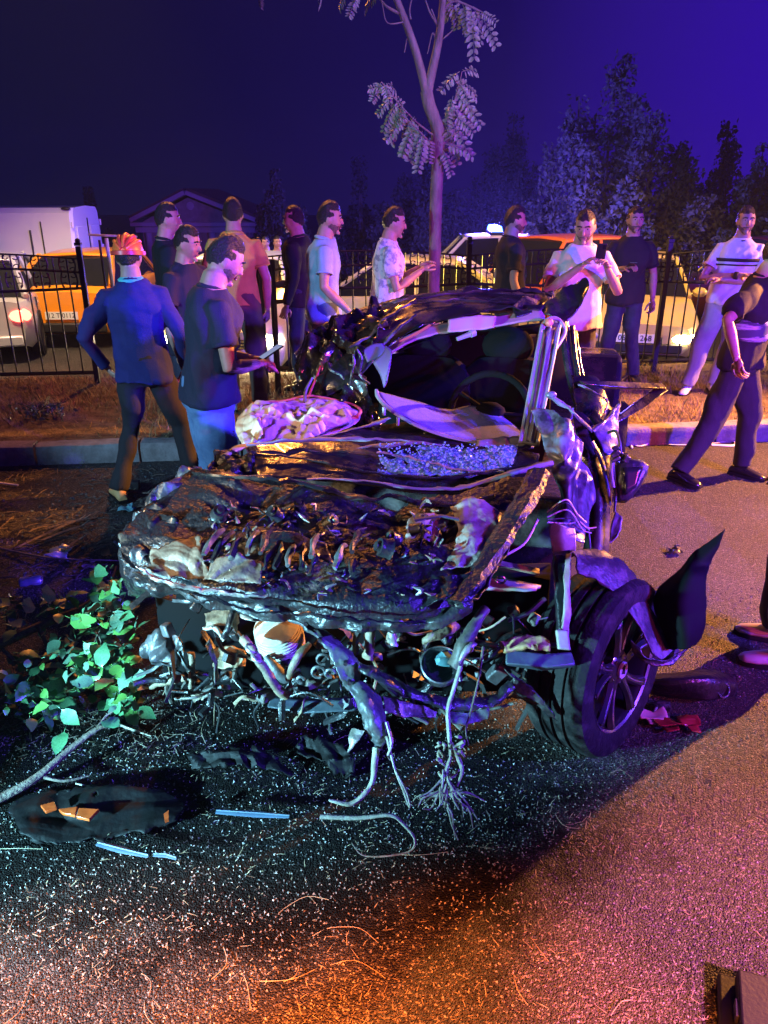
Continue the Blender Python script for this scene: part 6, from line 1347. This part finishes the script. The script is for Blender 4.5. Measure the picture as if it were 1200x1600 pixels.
# longer single stalks
mb = MB()
for k in range(46):
    y = 1.3 + 2.6 * dr.random() ** 1.5; x = dr.uniform(-.6, .6) * (y * .93 + .9); a = dr.uniform(0, 6.28); L = dr.uniform(.06, .17); p = Vector((x, y, .008)); d = Vector((math.cos(a), math.sin(a), 0)); s = Vector((-d.y, d.x, 0)) * dr.uniform(-.03, .03)
    mb.tube([p, p + d * L * .4 + s + Vector((0, 0, .008)), p + d * L * .8 + s * .5 + Vector((0, 0, .004)), p + d * L], .0013, 4, smooth=3)
o = mb.build('straw_stalks', M_straw, None, 0); tag(o, 'long bent straw stalks lying singly on the road', 'straw', kind='stuff')
# loose chippings on the near asphalt
mb = MB(); M_chip = mat('chippings', (.26, .25, .23), .55, (.04, .04, .038), 60, lo=.38, hi=.52)
for k in range(26000):
    y = 1.15 + 2.6 * dr.random() ** 1.7; x = dr.uniform(-.62, .62) * (y * .93 + .9); s_ = dr.uniform(.0018, .0052) * (1 + .2 * max(0, y - 2)); p = Vector((x, y, 0)); a = dr.uniform(0, 6.28)
    vs = [p + Vector((s_ * math.cos(a + i * 2.1) * dr.uniform(.7, 1.3), s_ * math.sin(a + i * 2.1) * dr.uniform(.7, 1.3), 0)) for i in range(3)] + [p + Vector((dr.uniform(-.4, .4) * s_, dr.uniform(-.4, .4) * s_, s_ * dr.uniform(.6, 1.3)))]
    mb.add(vs, [(0, 1, 3), (1, 2, 3), (2, 0, 3)])
o = mb.build('chippings', M_chip, None, 0); tag(o, 'loose stone chippings on the near asphalt', 'gravel', kind='stuff')

M_twig = mat('twig_bark', (.13, .10, .075), .8, (.06, .045, .03), 18, bump=.5, bscale=70)
M_twigp = mat('pale_root', (.30, .28, .22), .7, (.16, .14, .10), 20, bump=.3)
# torn-off leafy branch
lb = thing('leafy_branch', 'torn-off branch with broad green leaves lying left of the wreck', 'branch', tuple(G(110, 1090)))
def gt(name, pts, rad, m_, parent, n=6, sm=5, flat=1.0):
    mb = MB(); mb.tube([G(*p) for p in pts], rad, n, smooth=sm, flat=flat); return mb.build(name, m_, parent, 60, True)
gt('stem', [(-20, 1016, .22), (40, 988, .26), (90, 966, .30), (130, 948, .33), (170, 915, .38), (182, 885, .42)], [.022, .020, .016, .012, .008, .004], M_twig, lb)
for pts, r_ in (([(60, 980, .28), (75, 1010, .22), (90, 1040, .14), (80, 1080, .08)], [.010, .008, .006, .004]), ([(115, 955, .32), (150, 985, .30), (165, 1030, .24), (150, 1070, .16)], [.008, .006, .005, .003]),
                ([(0, 1010, .22), (20, 1030, .18), (38, 1042, .12)], [.010, .008, .006]), ([(130, 1075, .20), (140, 1030, .26), (160, 980, .32), (205, 940, .36)], [.004, .005, .005, .003]),
                ([(100, 990, .26), (120, 1000, .26), (150, 965, .32), (185, 950, .34)], [.006, .005, .004, .003]), ([(10, 960, .24), (14, 990, .16), (30, 960, .22)], [.003, .003, .002]),
                ([(108, 1000, .24), (118, 970, .3), (142, 940, .36), (160, 905, .42)], [.007, .006, .005, .003])):
    gt('twig', pts, r_, M_twig, lb)
M_lf = [mat('leaf_green', (.07, .20, .09), .38, (.035, .12, .05), 14, spec=.8), mat('leaf_bright', (.10, .26, .05), .4, (.06, .18, .04), 14, spec=.8), mat('leaf_dull', (.12, .22, .14), .42, (.06, .13, .08), 14)]
def broad_leaf(sd):
    rr = random.Random(sd); mb = MB(); n = 6; vs = []
    for i in range(n + 1):
        t = i / n; w_ = .34 * math.sin(math.pi * t ** .85) ** .9; dz = -.22 * t * t + rr.uniform(-.03, .03)
        vs += [(-w_ + rr.uniform(-.03, .03), t, dz + .14 * w_ + rr.uniform(-.05, .05)), (0, t, dz), (w_ + rr.uniform(-.03, .03), t, dz + .14 * w_ + rr.uniform(-.05, .05))]
    mb.add(vs, [(3 * i + a, 3 * i + a + 1, 3 * i + a + 4, 3 * i + a + 3) for i in range(n) for a in (0, 1)])
    mb.tube([(0, -.25, .04), (0, 0, 0)], .018, 4)
    return mb
LM = [broad_leaf(i).mesh('leaf', M_lf[i % 3], 180) for i in range(7)]
clusters = [((170, 905, .40), 7, 26), ((182, 940, .36), 6, 30), ((85, 948, .30), 4, 20), ((150, 960, .33), 9, 34), ((185, 985, .28), 8, 34), ((95, 1000, .24), 6, 30), ((150, 1015, .24), 9, 36), ((60, 1080, .12), 14, 40), ((85, 1100, .08), 8, 34),
            ((175, 1045, .18), 10, 36), ((200, 1020, .2), 5, 24), ((185, 1085, .10), 8, 30), ((205, 1105, .06), 5, 20), ((8, 955, .24), 8, 30), ((110, 1060, .14), 6, 30), ((20, 1095, .06), 10, 30), ((130, 1040, .22), 6, 24), ((40, 1040, .14), 9, 36)]
for (c, n, spread) in clusters:
    for k in range(int(n * 3.4)):
        p = G(c[0] + dr.gauss(0, spread * .6), c[1] + dr.gauss(0, spread * .5), max(.05, c[2] * 1.15 + dr.gauss(0, .07)))
        o = link('leaf', dr.choice(LM), None, lb); s_ = dr.uniform(.035, .095); o.scale = (s_, s_, s_)
        o.location = p - lb.location; o.rotation_euler = (dr.gauss(-.1, .6), dr.gauss(0, .5), dr.uniform(0, 6.28))
# long bare branch in front
b2 = thing('bare_branch', 'long bare brown branch running to the left edge below the leafy branch', 'branch', tuple(G(60, 1215)))
gt('stem', [(-30, 1262, .03), (30, 1232, .05), (70, 1205, .07), (110, 1170, .10), (150, 1140, .14), (172, 1132, .15)], [.017, .016, .014, .012, .010, .005], M_twig, b2, 8)
gt('twig', [(60, 1212, .06), (100, 1220, .04), (140, 1212, .03)], [.008, .006, .003], M_twig, b2); gt('twig', [(150, 1140, .14), (165, 1120, .16), (178, 1110, .18)], [.006, .005, .002], M_twig, b2)
b3 = thing('stick', 'thin straight stick lying behind the leafy branch beside the can', 'stick', tuple(G(60, 890)))
gt('stem', [(-10, 855, .02), (80, 872, .05), (180, 876, .10), (196, 878, .1)], [.007, .006, .004, .002], M_twigp, b3)
b4 = thing('pale_stick', 'pale thin stick pointing out right from under the green leaves', 'stick', tuple(G(210, 1140)))
gt('stem', [(186, 1132, .02), (212, 1142, .012), (236, 1150, .01)], [.006, .005, .003], M_twigp, b4)
b5 = thing('long_twig', 'long thin pale twig lying on the black plastic sheet', 'twig', tuple(G(160, 1236)))
gt('stem', [(118, 1224, .03), (150, 1232, .03), (200, 1246, .02)], [.003, .004, .002], M_twigp, b5)

# uprooted roots and stems hanging in front of the bumper
rt = thing('torn_roots', 'pale torn roots and stems hanging from the front of the wreck', 'roots', tuple(G(690, 1270)))
def pr(pts, rad, m_=None):
    mb = MB(); mb.tube([P(*p) for p in pts], rad, 6, smooth=5); mb.build('root', m_ or M_twigp, rt, 60, True)
pr([(720, 1040, 2.04), (708, 1080, 2.02), (700, 1110, 2.0), (702, 1150, 1.96), (704, 1180, 1.93), (696, 1210, 1.9), (698, 1240, 1.86), (694, 1262, 1.84)], [.008, .007, .008, .008, .006, .006, .005, .004])
pr([(704, 1160, 1.95), (716, 1185, 1.93), (722, 1205, 1.9), (714, 1228, 1.88)], [.007, .008, .007, .004]); pr([(755, 1010, 2.1), (748, 1060, 2.06), (736, 1110, 2.02), (728, 1140, 2.0), (732, 1165, 1.97)], [.005, .004, .004, .003, .002], M_twig)
for k in range(16):
    x, y = dr.uniform(690, 704), dr.uniform(1200, 1258); d = 1.93 - (y - 1180) * .001; a = dr.uniform(-1, 1)
    pr([(x, y, d), (x + a * 14, y + 16, d - .03), (x + a * 34 + dr.uniform(-6, 6), y + 34 + dr.uniform(-8, 8), d - .05), (x + a * 46, y + 48 + dr.uniform(-10, 16), d - .07)], [.003, .0035, .003, .0015])
for k in range(12):
    x, y = dr.uniform(676, 726), dr.uniform(1150, 1220); pts = [(x, y, 1.93)]
    for j in range(3): x += dr.uniform(-12, 12); y += dr.uniform(-10, 12); pts.append((x, y, 1.92 + dr.uniform(-.02, .02)))
    pr(pts, [.003, .006, .003])
pr([(588, 1168, 1.98), (585, 1195, 1.95), (582, 1220, 1.93), (570, 1240, 1.9), (548, 1256, 1.88), (522, 1252, 1.88), (514, 1250, 1.88)], [.012, .011, .008, .008, .008, .006, .004])
pr([(604, 1150, 1.98), (610, 1175, 1.96), (618, 1205, 1.93), (630, 1235, 1.9), (640, 1262, 1.86), (636, 1240, 1.87), (616, 1200, 1.9)], [.005, .005, .004, .004, .003, .003, .002]); pr([(604, 1128, 2.0), (612, 1160, 1.96), (606, 1180, 1.95)], [.006, .006, .004])
pr([(500, 1276, 1.86), (560, 1278, 1.86), (610, 1274, 1.86), (632, 1290, 1.85), (648, 1312, 1.83), (640, 1330, 1.82), (600, 1338, 1.80), (566, 1336, 1.80), (550, 1318, 1.80)], [.008, .008, .006, .005, .004, .003, .003, .002, .002])
for k in range(5):
    x = 640 + 12 * k; pr([(x, 1262 - 4 * k, 1.87), (x + 12, 1245, 1.89), (x + 40, 1238, 1.9), (x + 70, 1228 + 6 * k, 1.91)], [.0025, .003, .003, .002])

# black bumper cover lying flat in front of the wreck, with broken reflector
bc = thing('bumper_cover', 'torn black plastic bumper cover with amber reflector pieces lying on the road at left', 'bumper', tuple(G(300, 1230)))
M_flat = mat('black_sheet', (.0035, .0035, .004), .6, (.008, .007, .006), 6, lo=.5, hi=.8, bump=.2, rough2=.8, spec=.15)
panel('cover', [[G(40, 1240, .03), G(110, 1232, .04), G(180, 1230, .04), G(260, 1240, .03)], [G(20, 1264, .025), G(100, 1258, .04), G(190, 1256, .04), G(290, 1254, .025)], [G(30, 1300, .02), G(110, 1288, .025), G(190, 1286, .03), G(280, 1274, .03)], [G(60, 1316, .01), G(120, 1314, .012), G(200, 1302, .02), G(262, 1290, .015)]], M_flat, bc, 80, 50, .028, 9, 181, .005, .035, .22, 8, 5, 24)
panel('shade_sheet', [[G(300, 1176, .05), G(360, 1166, .08), G(430, 1180, .05)], [G(290, 1200, .02), G(370, 1196, .05), G(450, 1206, .02)]], M_flat, bc, 30, 16, .05, 12, 182, .005, .03, .15, 9, 6, 24)  # black sheets put where the road is only in shade
panel('shade_sheet', [[G(470, 1150, .06), G(520, 1160, .07), G(556, 1190, .04)], [G(456, 1176, .02), G(510, 1190, .04), G(548, 1214, .02)]], M_flat, bc, 30, 16, .05, 12, 183, .005, .03, .15, 9, 7, 24)
M_refl = mat('amber_reflector', (.55, .10, .02), .25, (.35, .05, .01), 20)
for q in (((64, 1262), (86, 1256), (90, 1266), (72, 1272)), ((92, 1268), (122, 1264), (118, 1278), (98, 1274)), ((124, 1266), (156, 1268), (140, 1284), (120, 1280))):
    mb = MB(); mb.prism([G(x, y, .058) for x, y in q], (0, 0, 0), (0, 0, .012)); mb.build('reflector_piece', M_refl, bc, 30, True, .002)
mb = MB(); mb.prism([G(x, y, .058) for x, y in ((256, 1276), (264, 1270), (264, 1284), (258, 1286))], (0, 0, 0), (0, 0, .012)); mb.build('reflector_piece', M_refl, bc, 30, True)
M_strip = mat('pale_blue_plastic', (.05, .10, .16), .6, (.03, .06, .10), 14)
for (lab, pts, w_) in (('pale blue plastic strip lying at the edge of the black bumper cover nearest the roots', [(338, 1268), (400, 1272), (452, 1276)], .016), ('broken pale blue plastic strip at the near left edge of the bumper cover', [(152, 1318), (190, 1328), (232, 1338)], .014), ('short pale blue splinter right beside the broken plastic strip on the straw', [(240, 1336), (258, 1336), (276, 1342)], .010)):
    t = thing('plastic_strip', lab, 'plastic strip', tuple(G(*pts[1])), 0, 'pale plastic splinters'); mb = MB(); mb.tube([G(x, y, .045) for x, y in pts], [w_ * .7, w_, w_ * .5], 6, flat=.35); mb.build('strip', M_strip, t, 40, True)
    mb = MB(); mb.tube([G(x, y - 2, .053) for x, y in pts], .003, 5); mb.build('ridge', M_strip, t, 40, True)
# torn bumper piece on the road right of the wheel
bf = thing('bumper_fragment', 'curved black bumper fragment with bluish lamp socket on the road right of the wheel', 'bumper piece', tuple(G(1080, 1075)))
panel('shell', [[G(996, 1055, .05), G(1050, 1050, .10), G(1100, 1046, .12), G(1148, 1056, .06)], [G(1000, 1064, .07), G(1050, 1064, .13), G(1105, 1062, .14), G(1152, 1070, .06)], [G(1010, 1084, .01), G(1060, 1090, .03), G(1110, 1094, .04), G(1146, 1088, .01)]], M_bplas, bf, 36, 16, .008, 8, 191, .006, .006)
mb = MB(); c = G(1128, 1078, .07); mb.lathe([(.0, .0), (.018, .0), (.026, .012), (.034, .012), (.036, -.02)], Matrix.Translation(c) @ Vector((.35, -.8, .45)).to_track_quat('Z', 'Y').to_matrix().to_4x4(), 20); mb.build('lamp_socket', M_bplas, bf, 40, True)
# red shards below the wheel
for k, (x, y, s_, lab) in enumerate(((1018, 1122, .05, 'pale pink paper-like shard on the road below the wheel'), (1032, 1112, .04, 'dark curled scrap standing behind the pink shard below the wheel'), (1042, 1136, .045, 'dark red lens shard right below the pink shard'), (1076, 1134, .05, 'long dark red lens shard farthest right of the small debris by the wheel'))):
    c = G(x, y); t = thing('shard', lab, 'shard', tuple(c), 0, 'lens shards by the wheel'); rr = random.Random(k + 3)
    g = [[c + Vector((a * s_ + rr.uniform(-.3, .3) * s_, b * s_ * .7, .012 + rr.uniform(0, .025))) for a in (-1, 0, 1)] for b in (-1, 0, 1)]
    panel('fragment', g, [mat('pink_shard', (.55, .35, .35), .5), M_bplas, mat('red_shard', (.35, .03, .03), .25), mat('red_shard', (.35, .03, .03))][k], t, 10, 10, .008, 16, k, .003, .006)
    panel('splinter', [[p + Vector((.5 * s_, -.6 * s_, -.006)) for p in r[:2]] for r in g[:2]], [mat('pink_shard', (.55, .35, .35), .5), M_bplas, mat('red_shard', (.35, .03, .03), .25), mat('red_shard', (.35, .03, .03))][k], t, 5, 5, .006, 16, k, .003, .004)
# crushed can
cn = thing('drinks_can', 'crushed bluish drinks can lying left of the bonnet corner', 'can', tuple(G(48, 908)))
Mc = Matrix.Translation(G(48, 908, .035)) @ Matrix.Rotation(R(15), 4, 'Z') @ Matrix.Rotation(R(90), 4, 'Y')
mb = MB(); mb.lathe([(0, -.058), (.024, -.058), (.033, -.05), (.033, -.02), (.027, .0), (.033, .02), (.033, .045), (.026, .056)], Mc @ Matrix.Scale(.8, 4, (1, 0, 0)), 20); mb.build('body', mat('can_blue', (.20, .32, .60), .3, (.5, .55, .7), 20, metal=.5), cn, 40, True)
mb = MB(); mb.lathe([(0, .054), (.022, .054), (.025, .060), (.027, .056)], Mc @ Matrix.Scale(.8, 4, (1, 0, 0)), 20); mb.build('lid', M_alu, cn, 40, True)
# twigs, boards and scraps on the dark ground at left
labs = ['splintered lath lying among the twigs at the left edge', 'thin brown lath crossing the straw by the can', 'bent grey lath beside the wing of the wreck', 'short broken lath in front of the kerb at left', 'long weathered lath pointing at the wing of the wreck']
for k, (x0, y0, x1, y1) in enumerate(((20, 858, 158, 798), (60, 846, 150, 815), (100, 862, 130, 838), (178, 770, 250, 772), (70, 826, 152, 808))):
    a, b = G(x0, y0, .02), G(x1, y1, .03); t = thing('lath', labs[k], 'lath', tuple((a + b) / 2 * Vector((1, 1, 0)).length / Vector((1, 1, 0)).length), 0, 'broken laths left of the wreck')
    mb = MB(); mb.tube([a, a.lerp(b, .5) + Vector((0, 0, .01)), b], [.012, .014, .008], 4, flat=.5); mb.build('slat', M_twig, t, 30, True)
    mb = MB(); p = a.lerp(b, .7); mb.tube([p, p + Vector((.05, .04, .03))], [.005, .001], 5); mb.build('splinter', M_twigp, t, 30, True)
mb = MB()
for k in range(420):
    x, y = dr.uniform(-60, 260), dr.uniform(730, 905); p = G(x, y, .01); a = dr.uniform(0, 6.28); L = dr.uniform(.03, .16); d = Vector((math.cos(a), math.sin(a), dr.uniform(-.1, .2)))
    mb.tube([p, p + d * L * .5 + Vector((0, 0, .01)), p + d * L], [.003, .0035, .0015], 4)
for k in range(260):
    x, y = dr.uniform(-40, 330), dr.uniform(1110, 1180); p = G(x, y, .01); a = dr.uniform(0, 6.28); L = dr.uniform(.01, .05); d = Vector((math.cos(a), math.sin(a), dr.uniform(-.1, .3)))
    mb.tube([p, p + d * L], [.002, .001], 4)
o = mb.build('twig_litter', M_twig, None, 30); tag(o, 'litter of small twigs left of the wreck', 'twigs', kind='stuff')
mb = MB()
for k in range(500):
    x, y = dr.uniform(-40, 300), dr.uniform(725, 900); p = G(x, y, .006); s_ = dr.uniform(.004, .016)
    mb.box(p, (s_, s_ * dr.uniform(.4, 1.5), s_ * .4), Matrix.Rotation(dr.uniform(0, 6), 3, 'Z') @ Matrix.Rotation(dr.uniform(-.7, .7), 3, 'X'))
o = mb.build('glass_litter', mat('dark_glass_bits', (.10, .14, .14), .08, spec=.9), None, 0); tag(o, 'small glittering glass bits on the ground left of the wreck', 'glass bits', kind='stuff')
def scrap(name, label, cat, x, y, s_, m_, seed, z=.01):
    c = G(x, y, z); rr = random.Random(seed); t = thing(name, label, cat, tuple(c * Vector((1, 1, 0)).normalized().length) if False else (c.x, c.y, 0))
    g = [[c + Vector((a * s_, b * s_ * .8, rr.uniform(.0, .5) * s_)) for a in (-1, -.3, .4, 1)] for b in (-1, 0, 1)]
    panel('sheet', g, m_, t, 16, 12, s_ * .25, 1.2 / s_, seed, .003, s_ * .2); 
    panel('flap', [[p + Vector((.3 * s_, .2 * s_, .35 * s_)) for p in r[1:3]] for r in g[1:]], m_, t, 6, 6, s_ * .15, 1.5 / s_, seed, .003, s_ * .1)
scrap('plastic_scrap', 'crumpled teal plastic scrap beside the left wing of the wreck', 'plastic scrap', 198, 798, .05, mat('teal_plastic', (.15, .40, .42), .3), 5)
scrap('plastic_bag', 'crumpled greyish plastic bag among twigs at left', 'plastic bag', 92, 868, .07, mat('grey_film', (.30, .36, .36), .25), 6)
scrap('foil_scrap', 'dull foil scrap near the can at left', 'foil', 140, 884, .04, M_alu, 7)
scrap('torn_lining', 'dark torn lining flake on the road behind the bumper corner', 'flake', 1054, 862, .045, M_bplas, 8)
t = thing('black_device', 'small black plastic box on the road below the orange shoe', 'plastic box', tuple(G(202, 760)))
mb = MB(); c = G(202, 758, .03); mb.box(c, (.15, .06, .06), Matrix.Rotation(.1, 3, 'Z')); mb.build('case', M_black, t, 30, True, .006)
for k in (-.04, .01):
    mb = MB(); mb.lathe([(.012, 0), (.016, .004), (.016, -.004)], Matrix.Translation(c + Vector((k, -.033, 0))) @ Matrix.Rotation(R(90), 4, 'X'), 12); mb.build('socket', M_steel, t, 30, True)
t = thing('lit_strip', 'short white plastic strip with red end on the road at the left edge', 'plastic strip', tuple(G(20, 756)))
mb = MB(); mb.tube([G(-4, 754, .015), G(28, 758, .015)], .012, 6, flat=.5); mb.build('strip', mat('white_strip', (.7, .68, .66), .4), t, 40, True)
mb = MB(); mb.tube([G(-16, 752, .015), G(-4, 754, .015)], .013, 6, flat=.5); mb.build('tip', mat('red_tip', (.5, .05, .05), .4), t, 40, True)
# white tape by the kerb
t = thing('barrier_tape', 'white twisted tape lying along the foot of the kerb at right', 'tape', tuple(G(1060, 692)))
mb = MB(); mb.tube([G(984, 690, .012), G(1000, 697, .008), (G(1022, 689, .02)), G(1040, 694, .008), G(1080, 695, .008), G(1120, 692, .008), G(1140, 689, .01), G(1150, 692, .012), G(1144, 696, .01), G(1112, 695, .008)], .014, 6, smooth=6, flat=.35); mb.build('tape', mat('tape_white', (.75, .70, .66), .5), t, 60, True)
mb = MB(); mb.tube([G(984, 690, .012), G(988, 700, .01)], .008, 6, flat=.4); mb.build('end', mat('tape_white', (.75, .7, .66)), t, 60, True)
# bent board on the verge
t = thing('bent_board', 'bent brown board lying on the verge at the feet of the slim man in black', 'board', tuple(G(930, 592, VZ)))
panel('board', [[G(905, 574, VZ + .04), G(945, 572, VZ + .04), G(984, 560, VZ + .10)], [G(892, 598, VZ + .03), G(945, 598, VZ + .03), G(976, 590, VZ + .05)]], mat('brown_board', (.30, .20, .12), .7, (.18, .12, .07), 4, stretch=(1, 6, 1)), t, 20, 8, .006, 5, 3, .02, .004)
mb = MB(); mb.tube([G(890, 600, VZ + .03), G(945, 600, VZ + .03), G(974, 592, VZ + .06), G(986, 570, VZ + .12), G(988, 540, VZ + .2)], .016, 6, smooth=5); mb.build('edge', M_iron, t, 50, True)
# weed on the left verge
wd = thing('weed', 'small leafy green weed on the left verge below the railing', 'plant', tuple(kp(-3.0, .9, VZ)))
wm = MB()
for k in range(130):
    a = dr.uniform(0, 6.28); p = Vector((dr.gauss(0, .13), dr.gauss(0, .10), dr.uniform(0, .12))); leaf_mesh_into(wm, p, dr.uniform(.03, .07), dr)
wm.build('foliage', M_lf[2], wd, 0)
mb = MB()
for k in range(6): mb.tube([(0, 0, 0), (dr.gauss(0, .06), dr.gauss(0, .05), .08), (dr.gauss(0, .12), dr.gauss(0, .1), .14)], .004, 5)
mb.build('stem', M_green, wd, 60)
# black case at the bottom right corner
cs = thing('black_case', 'black plastic case cut off by the bottom right corner', 'case', tuple(G(1190, 1580)))
mb = MB(); c = G(1182, 1562, .05); rot = Matrix.Rotation(R(-20), 3, 'Z'); mb.box(c + rot @ Vector((.06, -.07, .012)), (.22, .24, .05), rot); mb.build('lid', M_black, cs, 30, True, .008)
mb = MB(); mb.box(c + rot @ Vector((.045, -.07, -.032)), (.27, .27, .034), rot); mb.build('base', M_black, cs, 30, True, .008)
mb = MB(); mb.box(c + rot @ Vector((-.052, -.06, .012)), (.012, .05, .03), rot); mb.build('latch', M_steel, cs, 30, True, .003)
# ------------------------------------------------------------------ night haze lit by the beacons
HAZE = 0.0007
if HAZE:
    mb = MB(); mb.box((0, 60, 5.0), (360, 290, 20)); hz = mb.build('haze', None, None, 0); hz['kind'] = 'stuff'
    hm = bpy.data.materials.new('haze'); hm.use_nodes = True; t = hm.node_tree; t.nodes.clear()
    o_ = t.nodes.new('ShaderNodeOutputMaterial'); v_ = t.nodes.new('ShaderNodeVolumePrincipled'); v_.inputs['Density'].default_value = HAZE
    v_.inputs['Color'].default_value = (.8, .8, .85, 1); v_.inputs['Anisotropy'].default_value = 0.2
    t.links.new(v_.outputs[0], o_.inputs['Volume']); hz.data.materials.clear(); hz.data.materials.append(hm)
